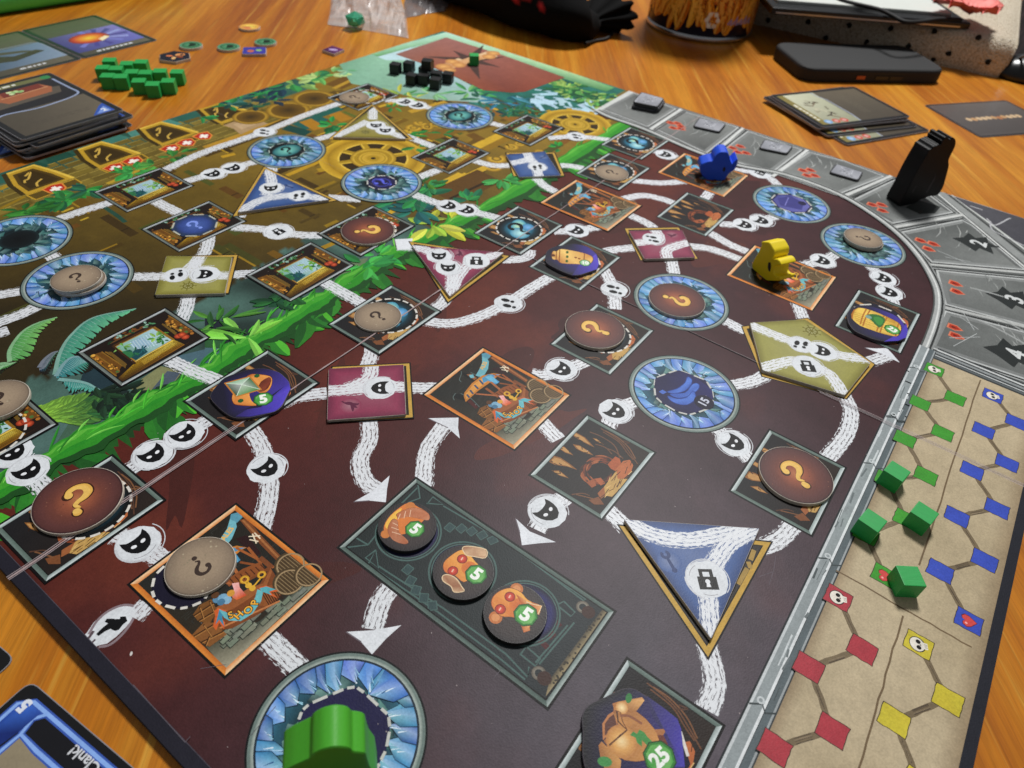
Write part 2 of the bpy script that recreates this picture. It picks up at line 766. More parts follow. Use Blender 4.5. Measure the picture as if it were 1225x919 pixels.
# ================================================================ board layout (board units)
BX0, BX1, BY0, BY1 = 0.036, 2.553, -0.374, 2.190
FOLDX, FOLDY = 1.314, 0.907
WH, HH = 0.200, 0.154        # room picture
HUTS = [(0.862, 1.834), (0.839, 1.575), (0.481, 1.242), (0.882, 1.214), (1.125, 1.232), (1.765, 1.893), (1.627, 1.361), (1.965, 1.296),
        (0.148, 1.238), (0.150, 1.545)]
CAVES = [(0.820, 0.327), (1.159, 0.510), (1.029, 0.016), (0.535, 0.959), (0.882, 0.929), (0.169, 0.937), (1.409, 0.932), (1.380, 0.727),
         (2.145, 0.971), (1.906, 0.919), (1.845, 0.599), (1.678, 0.020), (0.4235, 0.0085)]
SHOPS = [(0.849, 0.580), (0.242, 0.644), (1.670, 0.858), (2.100, 0.694), (1.699, 0.279)]
CIRCS = [(1.116, 0.282), (1.413, 0.435), (2.021, 0.156), (2.114, 0.402), (0.184, 0.343), (0.519, 1.563), (0.515, 1.821), (1.290, 1.746), (1.342, 1.389), (1.885, 1.538)]
VINE = sorted(BB([(0, 590), (66, 548), (140, 510), (200, 474), (250, 447), (290, 418), (330, 395), (375, 367), (410, 345), (465, 310),
                  (490, 296), (530, 276), (570, 256), (640, 218), (700, 180), (750, 148)]))
VX = [p[0] for p in VINE]
VY = [p[1] for p in VINE]


def vine_y(x):
    return float(np.interp(x, VX, VY))


board = empty('game_board', 1.29, 0.9, TB, label='large unfolded game board with chalk paths, cave and shop pictures, on the wooden table', cat='game board')
BO = (1.29, 0.9)
TBH = -TB


def base_color(x, y):
    vy = vine_y(x)
    d = y - vy
    n = fbm(x * 5, y * 5, 4, 3)
    n2 = fbm(x * 22 + 7, y * 9, 3, 9)
    if d < 0.0:
        # cave side: red brown near the vine, charcoal plus painted sheen towards the near corner
        t = min(1, max(0, (-d) / 1.1))
        c = mixc('582218', '402226', min(1, t * 1.6))
        k = .9 * min(1, max(0, (0.58 - y) * 2.0)) * min(1, max(0, (1.35 - x) * 1.2)) * min(1, max(0.25, (x + .12) * 2.2 - max(0, y - .2)))
        c = mixc(c, '545058', k)
        m = 0.66 + 0.62 * n + 0.18 * (n2 - 0.5)
        c = tuple(v * m for v in c)
        if n > 0.56:
            c = mixc(c, '6a3020', min(1, (n - 0.56) * 4) * 0.5 * (1 - k))
        return c
    # ship side: dark olive brown, golden further away
    g = min(1, max(0, (x + y - 1.9) / 1.3))
    c = mixc('2e2511', '806620', g)
    m = 0.7 + 0.6 * n + 0.25 * (n2 - 0.5)
    if d < 0.16 + 0.1 * n2 and x < 1.25:
        c = mixc('4f6f66', '24332f', min(1, max(0, fbm(x * 9, y * 9, 2, 5) * 2.2 - 0.55)))
    if y > 2.10 - 0.03 * n and x < 1.7:
        c = mixc('1f4a3d', '3c6a5c', n2)
    elif y > 1.90 and x < 1.45:
        c = mixc('5a4a1a', '7c6a2c', n2)
    if x > 2.02 - 0.05 * n2 and d > 0.16:
        c = mixc('1d5140', '2f7f74', n2)
    return tuple(max(0.002, v * m) for v in c)


# panels
for (a0, a1, b0, b1) in ((BX0, FOLDX, BY0, FOLDY), (FOLDX, BX1, BY0, FOLDY), (BX0, FOLDX, FOLDY, BY1), (FOLDX, BX1, FOLDY, BY1)):
    g = 0.0007
    pts = [(a0 + g - BO[0], b0 + g - BO[1]), (a1 - g - BO[0], b0 + g - BO[1]), (a1 - g - BO[0], b1 - g - BO[1]), (a0 + g - BO[0], b1 - g - BO[1])]
    prism('board_panel', pts, 0.0, TBH - 0.0003, M_BLACKEDGE, board, bev=0.0012)

S = Sheet(board, TBH, off=BO)
IN = 0.002
for (a0, a1, b0, b1) in ((BX0, FOLDX, BY0, FOLDY), (FOLDX, BX1, BY0, FOLDY), (BX0, FOLDX, FOLDY, BY1), (FOLDX, BX1, FOLDY, BY1)):
    S.part('panel_print')
    nx, ny = 110, 110
    vs, cs, fs = [], [], []
    for i in range(nx + 1):
        for j in range(ny + 1):
            x = a0 + IN + (a1 - a0 - 2 * IN) * i / nx
            y = b0 + IN + (b1 - b0 - 2 * IN) * j / ny
            vs.append((x, y))
            cs.append(base_color(x, y))
    for i in range(nx):
        for j in range(ny):
            a = i * (ny + 1) + j
            fs.append((a, a + ny + 1, a + ny + 2, a + 1))
    S.raw(vs, fs, cs, boxes=[(a0, b0, a1, b1)])
S.clip = (BX0 + IN, BY0 + IN, BX1 - IN, BY1 - IN)

# ---------------------------------------------------------------- painterly patches in the cave ground
S.part('painted_rock_shades', kind='stuff')
r0 = random.Random(3)
for k in range(46):
    x, y = r0.uniform(0.1, 2.3), r0.uniform(-0.1, 1.6)
    if y > vine_y(x) - 0.1 or y < 0.42:
        continue
    dark = r0.random() < 0.5
    far = max(0, 1 - max(0, 0.5 - y) * 1.6)
    col = mixc('301b19' if dark else '5e2b20', '35292c', 1 - far)
    base = base_color(x, y)
    col = mixc(base, col, 0.34 if dark else 0.36)
    pts = []
    a0 = r0.uniform(0, 6.28)
    L, W = r0.uniform(0.05, 0.16), r0.uniform(0.02, 0.06)
    for i in range(12):
        a = 2 * math.pi * i / 12
        q = 0.7 + 0.5 * r0.random()
        pts.append((x + q * L * math.cos(a) * math.cos(a0) - q * W * math.sin(a) * math.sin(a0),
                    y + q * L * math.cos(a) * math.sin(a0) + q * W * math.sin(a) * math.cos(a0)))
    S.poly(smooth_line(pts, 3, True), col)

# ---------------------------------------------------------------- ship side: planks, beams and gold edges
S.part('ship_planks', kind='stuff')
r1 = random.Random(11)
for k in range(420):
    x = r1.uniform(BX0, 2.12)
    y = r1.uniform(0.6, 1.92)
    if y < vine_y(x) + (0.2 if x < 1.2 else 0.07):
        continue
    g = min(1, max(0, (x + y - 1.95) / 1.2))
    if r1.random() > 0.25 + 0.75 * g:
        continue
    L, W = r1.uniform(0.05, 0.2), r1.uniform(0.014, 0.034)
    c = mixc('33270f', r1.choice(['6a5014', '7d5d16', '4d3710', '8a5a1c', '5e6a28']), 0.25 + 0.6 * g * r1.random())
    if r1.random() < 0.5:
        L, W = W, L * 0.7
    S.poly([(x, y), (x + L, y), (x + L, y + W), (x, y + W)], c)
    if r1.random() < 0.55 * g + 0.1:
        e = mixc('7a5c18', 'cda52a', r1.random() * g + 0.1)
        if L > W:
            S.line((x, y + W), (x + L * 0.9, y + W), 0.006, e)
        else:
            S.line((x, y), (x, y + W * 0.9), 0.006, e)
    if r1.random() < 0.4:
        S.line((x, y + W * 0.3), (x + L, y + W * 0.3), 0.003, '241a08')


def cluster(s, x, y, r, n, cols, rr, spread=6.28, a0=0.0, w=0.4):
    for k in range(n):
        a = a0 + rr.uniform(-spread / 2, spread / 2)
        q = rr.uniform(0, 0.45) * r
        c = rr.choice(cols)
        s.leaf(x + q * math.cos(a), y + q * math.sin(a), a, r * rr.uniform(0.55, 1.0), r * w * rr.uniform(0.7, 1.2), jit(c, 0.15, rr), bend=rr.uniform(-0.3, 0.3), n=4)


# courses of olive stone behind the doors
S.part('temple_bricks', kind='stuff')
rb = random.Random(17)
yy = 1.905
row = 0
while yy < 2.15:
    xx = BX0 + .01 + (row % 2) * .03
    while xx < 1.5:
        L = rb.uniform(.045, .075)
        c = mixc('5a4a18', rb.choice(['8a7830', '74642a', '6a5a24', '94823a']), rb.uniform(.3, .9))
        S.poly([(xx, yy), (xx + L - .005, yy), (xx + L - .005, yy + .026), (xx, yy + .026)], c)
        S.line((xx, yy + .024), (xx + L - .006, yy + .024), .003, mixc(c, 'c0a850', .5))
        xx += L
    yy += .031
    row += 1
for k in range(16):
    x, y = BX0 + .05 + k * .085, 2.135 + rb.uniform(-.01, .02)
    S.poly([(x, y), (x + .08, y - .004), (x + .07, 2.19), (x + .01, 2.19)], rb.choice(['2a5c50', '3c7468', '4a8478', '1f4a3d']))

# long golden beams along the ship
S.part('golden_beams', kind='stuff')
z5 = zoom(0, 184, 5)
for a, b, w, c in (((0, 215), (60, 180), 6, 'a8861f'), ((0, 330), (150, 255), 5, '8d7018'), ((300, 295), (420, 230), 5, 'b08c22'), ((370, 350), (440, 322), 4, 'b99a2e'),
                   ((640, 180), (900, 70), 6, 'b3942c'), ((0, 380), (190, 300), 5, '6a5615'), ((480, 400), (530, 380), 3, 'b99a2e'),
                   ((260, 330), (330, 370), 5, '4a3a12'), ((330, 375), (500, 320), 6, '5d4a14')):
    S.strip(BB(z5([a, b])), w * 0.0022, c)
z6 = zoom(245, 184, 5)
for a, b, w, c in (((490, 130), (690, 45), 9, 'b88f22'), ((100, 20), (180, 0), 9, 'b88f22'), ((660, 215), (780, 165), 7, '8d7018'), ((720, 435), (795, 400), 7, '8d7018'),
                   ((700, 565), (770, 535), 9, '9d7b1c'), ((390, 585), (460, 625), 12, '6b4d14'), ((1095, 355), (1200, 300), 12, 'c39d2a'), ((235, 190), (330, 155), 10, '6b5316'),
                   ((570, 415), (690, 360), 6, '4c3b12'), ((600, 270), (830, 160), 6, '5d4a14')):
    S.strip(BB(z6([a, b])), w * 0.0018, c)
z7 = zoom(490, 184, 5)
for a, b, w, c in (((100, 225), (310, 120), 10, 'c9a12c'), ((310, 120), (355, 145), 10, 'c9a12c'), ((355, 130), (460, 80), 10, 'c9a12c'), ((150, 250), (330, 170), 5, '6b5316'),
                   ((200, 260), (480, 130), 40, '5a3d14'), ((240, 270), (500, 150), 4, '2d1e0a')):
    S.strip(BB(z7([a, b])), w * 0.0026, c)
z8 = zoom(490, 0, 5)
for a, b, w, c in (((400, 880), (560, 805), 14, 'c9a12c'), ((440, 900), (600, 820), 10, '8d6a18'), ((100, 820), (330, 760), 20, '7a5a18'), ((330, 780), (480, 740), 16, '5a4010'),
                   ((0, 670), (220, 610), 9, 'b8902a'), ((460, 650), (640, 720), 16, '8a5d1e'), ((480, 640), (600, 690), 5, 'c9a12c'), ((980, 740), (1180, 690), 22, '5a3414'),
                   ((900, 800), (1100, 700), 8, '3a240c'), ((360, 800), (430, 840), 12, '6a4a14')):
    S.strip(BB(z8([a, b])), w * 0.0030, c)
z9 = zoom(245, 0, 5)
for a, b, w, c in (((0, 885), (560, 690), 9, 'b0852a'), ((200, 840), (620, 655), 6, '4a3a12'), ((560, 700), (800, 600), 5, '8a6a1e'), ((620, 640), (760, 590), 6, 'c39d2a'),
                   ((770, 520), (960, 430), 26, '6a4a18'), ((770, 530), (930, 455), 6, 'b08a2c'), ((960, 430), (1060, 500), 12, '5a3f16'), ((1030, 660), (1190, 600), 20, '7a5418'),
                   ((1040, 640), (1200, 590), 5, 'c39d2a'), ((560, 760), (700, 700), 22, '1f5a52'), ((600, 720), (690, 770), 16, 'a5741c'), ((740, 660), (850, 720), 16, 'a5741c'),
                   ((650, 690), (800, 640), 20, '1f5a4e'), ((480, 760), (620, 800), 14, '17423c')):
    S.strip(BB(z9([a, b])), w * 0.0030, c)

# the big golden ship wheel and a smaller one
S.part('golden_wheel')


def wheel(x, y, r, a0=0.3):
    for k in range(10):
        a = a0 + k * math.pi / 5
        S.strip([(x + r * 0.9 * math.cos(a), y + r * 0.9 * math.sin(a)), (x + r * 1.16 * math.cos(a), y + r * 1.16 * math.sin(a))], r * 0.16, 'a8861f')
    S.ring(x, y, r * 0.86, r * 1.05, 'a57d1a', 'd0a832')
    S.ring(x, y, r * 0.68, r * 0.88, 'c49c2c', '9a7618')
    S.ring(x, y, r * 0.655, r * 0.69, 'e0bc4a')
    S.ring(x, y, r * 0.40, r * 0.655, '2b1f0c', '3a2a0e')
    for k in range(8):
        a = a0 + k * math.pi / 4
        S.strip([(x + r * 0.38 * math.cos(a), y + r * 0.38 * math.sin(a)), (x + r * 0.68 * math.cos(a), y + r * 0.68 * math.sin(a))], r * 0.15, 'a8861f')
        S.strip([(x + r * 0.38 * math.cos(a + .1), y + r * 0.38 * math.sin(a + .1)), (x + r * 0.68 * math.cos(a + .06), y + r * 0.68 * math.sin(a + .06))], r * 0.03, 'd9b644')
    S.ring(x, y, r * 0.36, r * 0.45, 'd4ae3c', '8f6d16')
    S.disc(x, y, r * 0.37, 'a8861f', 32)
    S.ring(x, y, r * 0.25, r * 0.31, 'd4ae3c', '8f6d16')
    S.ring(x, y, r * 0.12, r * 0.22, 'b8922a', 'c9a338')
    S.disc(x, y, r * 0.05, '2a1c08', 12)


gx, gy = B(446.5, 189.5)
wheel(gx, gy, 0.158)

# gold scroll work near the far wheel and pillar
S.part('gold_scrolls')
for px, py, r in ((495, 153, .03), (503, 147, .026), (511, 152, .022), (487, 158, .022), (520, 149, .02), (499, 160, .02), (612, 176, .025), (622, 172, .02), (645, 182, .018), (594, 190, .034), (590, 200, .03)):
    x, y = B(px, py)
    S.part('gold_scroll')
    S.ring(x, y, r * 0.5, r, 'd2a836', '8a6616', n=20, a0=rnd.uniform(0, 3), a1=rnd.uniform(5, 8.5))
    S.disc(x, y, r * 0.3, 'b8902a', 10)

# ---------------------------------------------------------------- doors with white crosses along the edge
zd = zoom(0, 184, 5)
door_o = B(9, 208)


def dl(pts):
    return [(p[0] - door_o[0], p[1] - door_o[1]) for p in BB(zd(pts))]


DOUT = dl([(40, 122), (200, 68), (330, 105), (440, 145), (300, 196), (160, 247), (80, 190)])
DIN = dl([(75, 128), (195, 88), (310, 118), (390, 150), (170, 226), (110, 185)])
DSTEP = [dl([(160, 250), (450, 150), (490, 175), (215, 275)])]
DSQ = [dl(q) for q in ([(150, 135), (180, 110), (170, 150), (148, 160), (150, 175)], [(250, 150), (220, 175), (225, 195)])]


def door(px, shields, sc=1.0):
    x, y = B(*px)
    S.part('ship_door')
    S.push(x, y, 0, sc)
    S.poly([(p[0] * 1.0 - 0.012, p[1] + 0.006) for p in DOUT], '3a2d0e')
    S.poly(DOUT, 'b8922a')
    S.poly(DIN, '4d3a12')
    S.poly(inset(DIN if area2(DIN) > 0 else DIN[::-1], 0.01), '3a2b0d')
    S.poly(DSTEP[0], '5a4716')
    S.outline(DSTEP[0], 0.004, 'b8922a')
    for q in DSQ:
        S.strip(smooth_line(q, 4), 0.006, 'c9a54a')
    S.strip(DOUT[:4], 0.009, 'dcb848')
    S.pop()
    for sp in shields:
        sx_, sy_ = B(*sp)
        S.part('cross_shield')
        S.push(sx_, sy_, 0, 0.72)
        w, h = 0.034, 0.036
        sh = [(-w, h * .7), (0, h), (w, h * .7), (w * .8, -h * .4), (0, -h), (-w * .8, -h * .4)]
        S.poly([(a * 1.2, b * 1.2) for a, b in sh], 'd98a3a')
        S.poly(sh, 'b62c1a')
        S.poly([(-.008, -.02), (.008, -.02), (.008, -.007), (.021, -.007), (.021, .008), (.008, .008), (.008, .021), (-.008, .021), (-.008, .008), (-.021, .008), (-.021, -.007), (-.008, -.007)], 'f4ece2')
        S.pop()


door((9, 208), [(67, 226)])
door((94, 179), [(138, 201), (160, 193)])
door((168, 154), [(205, 178), (224, 171), (244, 163)])
door((238, 130), [])
S.part('parchment_scroll')
S.poly(BB(zoom(245, 0, 5)([(110, 750), (260, 700), (380, 740), (290, 770), (215, 805), (170, 770)])), 'a98c66')
S.poly(BB(zoom(245, 0, 5)([(170, 745), (250, 715), (330, 735), (220, 775)])), 'bda07a')

# small arches along the edge towards the far corner
S.part('ship_archway')
for px, k in (((345, 132), 1), ((376, 118), 1), ((300, 140), .8)):
    x, y = B(*px)
    S.grad(x, y, 0.075 * k, [(0, '3c2b0e'), (0.75, '6d4f16'), (0.8, 'b08a2c'), (1, '7a5a18')], 20)

# ---------------------------------------------------------------- jungle along the far edge
S.part('jungle_sky')
r2 = random.Random(5)
S.poly(BB([(404, 74), (462, 57), (531, 40), (520, 62), (500, 70), (560, 100), (600, 125), (560, 122), (500, 118), (470, 110), (420, 100)]), '7fae94',
       ['6f9f80', '93c4a4', 'a8d0b8', '8ab898', 'a4c9d0', '9fb8b0', '9db8b4', '8fa8a0', '8cae9c', '7fa890', '7fae94'])
S.poly(BB([(440, 64), (490, 52), (500, 72), (462, 72)]), 'b9d6dc')
S.part('jungle_leaves')
for px, py, r, n, cols in ((262, 118, .07, 9, ['2f8f4c', '3aa85a', '1d6a3c']), (290, 118, .07, 10, ['2f8f4c', '3aa85a', '1d4a4c']), (312, 112, .08, 10, ['2f8f4c', '1d3a4c', '1b5a3a']),
                           (335, 105, .08, 10, ['1d3a4c', '2c6a4a', '1b5a3a']), (350, 100, .08, 9, ['7fae5a', '3a8f4a', '24604a']), (365, 96, .08, 9, ['9cc46a', '4a9f54', '24604a']),
                           (380, 92, .08, 9, ['b4d080', '6aae5c', '2c7a4c']), (398, 88, .07, 8, ['c0d890', '7ab668', '3c8a54']), (275, 125, .06, 8, ['1c4a44', '2a7a44']), (325, 120, .06, 8, ['1c3444', '23503c']),
                           (300, 128, .05, 6, ['2a6c4a', '1c3c3c']), (240, 140, .05, 6, ['2f8f4c', '1d6a3c']), (415, 84, .05, 6, ['9cc8a0', '6fb080'])):
    x, y = B(px, py)
    S.part('jungle_leaves')
    cluster(S, x, y, r, n, cols, r2)
S.part('jungle_palms')
for px, py, r, n, cols in ((480, 115, .09, 9, ['c8d050', 'a0c050', '5aa060']), (496, 118, .07, 7, ['d8dc60', '80b060']), (520, 112, .08, 8, ['8ac08a', '5aa870']), (560, 110, .09, 9, ['4aa058', '7ac070', '2f7f50']),
                           (575, 118, .07, 7, ['3a8a54', '2a6a54']), (600, 122, .08, 8, ['2a7a9a', '3a8aa8', '1a5a6a']), (618, 124, .08, 8, ['2a6a9a', '4a9ab0', '1f5f6a']), (640, 128, .09, 8, ['4a90a0', '2a6a60', '8ab8c0']),
                           (590, 132, .07, 7, ['1d4f54', '2a7058']), (620, 136, .08, 8, ['1d5a4a', '246a54'])):
    x, y = B(px, py)
    S.part('jungle_palm')
    cluster(S, x, y, r, n, cols, r2, w=0.26)
S.part('waterfall_mist', kind='stuff')
for k in range(34):
    px = 640 + r2.uniform(-10, 70)
    py = 114 + (px - 640) * 0.16 + r2.uniform(-9, 9)
    x, y = B(px, py)
    S.strip([(x, y), (x + r2.uniform(-.06, .06), y - r2.uniform(.03, .1))], r2.uniform(.01, .03), jit('a9c8d8', .12, r2))
S.part('jungle_edge_leaves', kind='stuff')
for k in range(46):
    t = r2.random()
    px, py = 660 + t * 88, 92 + t * 32 + r2.uniform(-2, 14)
    x, y = B(px, py)
    cluster(S, min(x, BX1 - 0.03), y, .05, 5, ['2f7a3e', '256a3c', '5aa050', '1f5a3c', '9ac060'], r2)
for k in range(16):
    px, py = r2.uniform(600, 660), r2.uniform(130, 140)
    x, y = B(px, py)
    cluster(S, x, y, .035, 4, ['245f3c', '1f5038', '357a48', '2a7a5a'], r2)

# the red brown discard field in the far corner, with its dark star
S.part('corner_field')
S.poly(BB([(534, 38.5), (686, 88), (735, 105), (725, 110), (680, 96), (534, 45), (452, 68), (440, 64)]), '9fc7a6',
       ['b4dcc8', 'a8d09a', '6aa86a', '3f7f4c', '7fb070', 'a6cfb0', '5f9a5a', '8fc49c'])
FIELD = BB([(534, 45), (604, 67), (676, 93), (655, 100), (628, 110), (612, 111), (578, 108), (545, 92), (510, 78), (473, 65)])
S.poly(FIELD, '9c5a48', ['9b6a62', 'a06656', '8a4a3a', '8f4c3a', '7d3f30', '7a3d30', '8c4a38', '93543f', '925642', '8f6258'])
x, y = B(563, 72)
S.part('dark_star')
for k in range(7):
    a = k * 2 * math.pi / 7 + 0.4
    L = (0.21, 0.13, 0.2, 0.12, 0.22, 0.14, 0.16)[k]
    S.poly([(x + .03 * math.cos(a + 1.2), y + .03 * math.sin(a + 1.2)), (x + L * math.cos(a), y + L * math.sin(a)), (x + .03 * math.cos(a - 1.2), y + .03 * math.sin(a - 1.2))], '4e3a36')
S.part('crossed_bones')
for a, b, w in (((530, 82), (555, 72), .06), ((545, 78), (590, 63), .05), ((570, 70), (592, 66), .045)):
    S.strip(BB([a, b]), w, 'c98f5a', 'e0c29a')
for px, py, r in ((531, 80, .035), (537, 84, .03), (541, 74, .03), (590, 64, .03), (585, 68, .03), (549, 78, .03)):
    x, y = B(px, py)
    S.grad(x, y, r, [(0, 'e8b26a'), (1, 'b87a48')], 12)

S.part('golden_wheel')
gx, gy = B(688, 149)
wheel(gx, gy, 0.125, 0.1)

# ---------------------------------------------------------------- jungle close to the vine on the near side
S.part('vine_side_shapes')
zA = zoom(0, 368, 5)
for pts, c in (([(0, 690), (110, 670), (95, 830), (0, 800)], '7c8c50'), ([(110, 640), (330, 600), (520, 700), (480, 800), (300, 850), (150, 870), (95, 830)], '4e6c66'),
               ([(330, 820), (480, 740), (560, 700), (560, 640), (470, 600)], '42604e'), ([(0, 800), (95, 830), (180, 900), (100, 919), (0, 919)], '46685e'),
               ([(780, 490), (850, 425), (960, 350), (1050, 370), (1080, 400), (990, 510)], '7f8159'), ([(900, 500), (1000, 380), (1080, 390), (1000, 500)], '4c5866'),
               ([(1060, 290), (1225, 250), (1225, 400), (1150, 420), (1050, 370)], '4a6672'), ([(560, 470), (740, 490), (780, 500), (640, 560), (480, 530)], '1d2a28'),
               ([(500, 380), (560, 350), (700, 440), (620, 500), (480, 440)], '22363e')):
    S.poly(BB(zA(pts)), c)
zB = zoom(245, 368, 5)
for pts, c in (([(0, 240), (110, 245), (190, 215), (60, 330), (0, 350)], '4a6a72'), ([(0, 180), (100, 160), (130, 240), (0, 240)], '2d5a34'), ([(0, 60), (200, 100), (210, 150), (0, 165)], '1f2430')):
    S.poly(BB(zB(pts)), c)
zC = zoom(245, 184, 5)
for pts, c in (([(740, 790), (890, 640), (980, 620), (930, 700), (850, 760), (800, 800)], '66785a'), ([(1100, 560), (1225, 510), (1225, 600), (1120, 600)], '24405a'),
               ([(400, 870), (560, 850), (640, 870), (560, 919), (380, 919)], '1d4a30')):
    S.poly(BB(zC(pts)), c)

# big banana leaves
S.part('banana_leaf')


def banana_leaf(edge, rib, c1, c2, cuts=8):
    """edge and rib from the stem to the tip"""
    e = smooth_line(edge, 6)
    r_ = smooth_line(rib, 6)
    m = min(len(e), len(r_))
    e = [e[int(i * (len(e) - 1) / (m - 1))] for i in range(m)]
    r_ = [r_[int(i * (len(r_) - 1) / (m - 1))] for i in range(m)]
    for i in range(m - 1):
        t = i / (m - 1)
        S.poly([r_[i], e[i], ((e[i + 1][0] * .93 + r_[i + 1][0] * .07), (e[i + 1][1] * .93 + r_[i + 1][1] * .07)), r_[i + 1]], mixc(c1, c2, t), [mixc(c1, '15302c', .15), jit(mixc(c1, c2, t), .1), jit(mixc(c1, c2, t), .1), mixc(c1, '000000', .1)])
        if i % 2:
            m_ = ((r_[i][0] * .45 + e[i][0] * .55), (r_[i][1] * .45 + e[i][1] * .55))
            S.strip([m_, ((m_[0] + e[i][0]) / 2, (m_[1] + e[i][1]) / 2), e[i]], [.0006, .0028, .0065], '1c1812')
        S.strip([r_[i], ((r_[i][0] + e[i][0]) / 2, (r_[i][1] + e[i][1]) / 2)], [.0004, .0012], mixc(c1, 'ffffff', .2))
    S.strip(r_, [.007 * (1 - i / m) + .002 for i in range(m)], mixc(c1, 'ffffff', .15))


def pz(z, pts):
    return BB(z(pts))


S.part('banana_leaf')
banana_leaf(pz(zA, [(60, 325), (180, 290), (235, 170), (285, 110), (345, 60)]), pz(zA, [(58, 325), (60, 250), (130, 150), (220, 95), (340, 58)]), '4f9a52', '8cc468')
S.part('banana_leaf')
banana_leaf(pz(zA, [(330, 410), (440, 300), (540, 210), (640, 110), (815, 8)]), pz(zA, [(328, 400), (360, 270), (430, 160), (560, 60), (815, 6)]), '3e8c78', '6cc08e')
S.part('banana_leaf')
banana_leaf(pz(zA, [(340, 425), (480, 400), (540, 380), (555, 360), (560, 350)]), pz(zA, [(335, 412), (380, 340), (430, 300), (490, 300), (556, 345)]), '3a8288', '58a874')
S.part('banana_leaf')
banana_leaf(pz(zA, [(370, 440), (430, 520), (480, 500), (560, 510), (615, 505)]), pz(zA, [(350, 430), (450, 440), (520, 455), (570, 480), (615, 502)]), '3f8f88', '66bca0')
S.part('banana_leaf')
banana_leaf(pz(zA, [(0, 400), (20, 380), (60, 360), (90, 340), (120, 320)]), pz(zA, [(0, 340), (20, 335), (40, 335), (60, 335), (80, 330)]), '4f9a52', '6cb05a')
S.part('banana_leaf')
banana_leaf(pz(zA, [(240, 390), (280, 400), (300, 360), (330, 300), (350, 262)]), pz(zA, [(235, 360), (260, 320), (290, 290), (320, 270), (350, 262)]), '2a3f58', '4a8848')

S.part('light_green_shrub', kind='stuff')
r3 = random.Random(21)
S.poly(BB(zA([(255, 600), (330, 570), (450, 545), (560, 530), (680, 520), (700, 600), (600, 680), (500, 720), (400, 690), (300, 650)])), '2c4a30', ['6a9440', '5a8a3c', '3c6a38', '2a4c32', '1f3a28', '1f3a28', '28482e', '3a6438', '4c7a3c', '649040'])
for k in range(95):
    u = (k // 5) / 19 + r3.uniform(-.02, .02)
    px = 255 + u * 420
    w = 22 + 72 * math.sin(min(1, max(0.05, u) * 1.1) * 2.5)
    py = 612 - 10 * u + (k % 5 - 2) / 2 * w + r3.uniform(-6, 6)
    x, y = B(*zA([(px, py)])[0])
    c = mixc('a0d84a', '2f6436', min(1, max(0, u * 1.15 - 0.05 + r3.uniform(-.15, .15))))
    S.leaf(x, y, 2.55 + (k % 5 - 2) * -.38 + r3.uniform(-.2, .2), .020 + .012 * r3.random(), .011, jit(c, .1, r3), mixc(c, '1c3a1c', .45), n=3)
S.part('dark_hedge_leaves', kind='stuff')
for k in range(90):
    px, py = r3.uniform(560, 1000), r3.uniform(470, 600)
    if py > 600 - (px - 560) * 0.12:
        continue
    x, y = B(*zA([(px, py)])[0])
    S.leaf(x, y, r3.uniform(-2.6, -0.4), .035, .014, jit(r3.choice(['18291f', '22402a', '1b3326']), .2, r3), n=3)

# the green vine band that divides the board
S.part('vine_shadow_leaves', kind='stuff')
bandc = smooth_line(BB([(-40, 612), (0, 590), (66, 548), (140, 510), (200, 474), (250, 447), (290, 418), (330, 395), (375, 367), (410, 345), (465, 310), (490, 296), (530, 276), (570, 256), (640, 218), (700, 180), (750, 150)]), 8)
nb = len(bandc)


def bandw(i):
    return 0.058 + 0.012 * math.sin(i * 0.7) + 0.008 * math.sin(i * 1.9)


r4 = random.Random(31)
jag = []
for i in range(nb):
    x, y = bandc[i]
    a_, b_ = bandc[max(i - 1, 0)], bandc[min(i + 1, nb - 1)]
    l = math.dist(a_, b_)
    nx, ny = (b_[1] - a_[1]) / l, -(b_[0] - a_[0]) / l
    for q_, f_ in ((0, r4.uniform(.55, .8)), (.5, r4.uniform(.8, 1.6) if i % 2 else .9)):
        k = bandw(i) * f_
        jag.append((x + nx * k + (b_[0] - a_[0]) * .5 * q_, y + ny * k + (b_[1] - a_[1]) * .5 * q_))
for i in range(0, len(jag) - 4, 4):
    seg = jag[i:i + 5]
    j0, j1 = i // 2, min(nb - 1, (i + 4) // 2)
    S.poly(seg + [bandc[j] for j in range(j1, j0 - 1, -1)], jit(r4.choice(['1c4a1e', '235a22', '1a3f1c']), .12, r4))
S.part('vine_spikes', kind='stuff')
for i in range(2, nb - 1, 1):
    if r4.random() < (.72 if bandc[i][0] < .9 else .45):
        continue
    x, y = bandc[i]
    dx, dy = bandc[i + 1][0] - bandc[i - 1][0], bandc[i + 1][1] - bandc[i - 1][1]
    l = math.hypot(dx, dy)
    nx, ny = dy / l, -dx / l
    a = math.atan2(ny, nx)
    w = bandw(i) * 0.5
    k_ = r4.uniform(.5, 1.6)
    S.leaf(x + nx * w * 0.6, y + ny * w * 0.6, a + r4.uniform(-0.9, 0.6), .06 * k_, .030 * k_, jit(r4.choice(['4aa82e', '2f7a26', '246a24']), .2, r4), r4.choice(['2c7a28', '1d5220']), bend=r4.uniform(-.5, .5), n=4)
S.part('vine_band')
ws = [bandw(i) for i in range(nb)]
S.strip(bandc, [w * 1.05 for w in ws], '1c4a1e')
off = lambda k: [(bandc[i][0] - (bandc[min(i + 1, nb - 1)][1] - bandc[max(i - 1, 0)][1]) * k * ws[i] / max(1e-6, math.dist(bandc[min(i + 1, nb - 1)], bandc[max(i - 1, 0)])),
                 bandc[i][1] + (bandc[min(i + 1, nb - 1)][0] - bandc[max(i - 1, 0)][0]) * k * ws[i] / max(1e-6, math.dist(bandc[min(i + 1, nb - 1)], bandc[max(i - 1, 0)]))) for i in range(nb)]
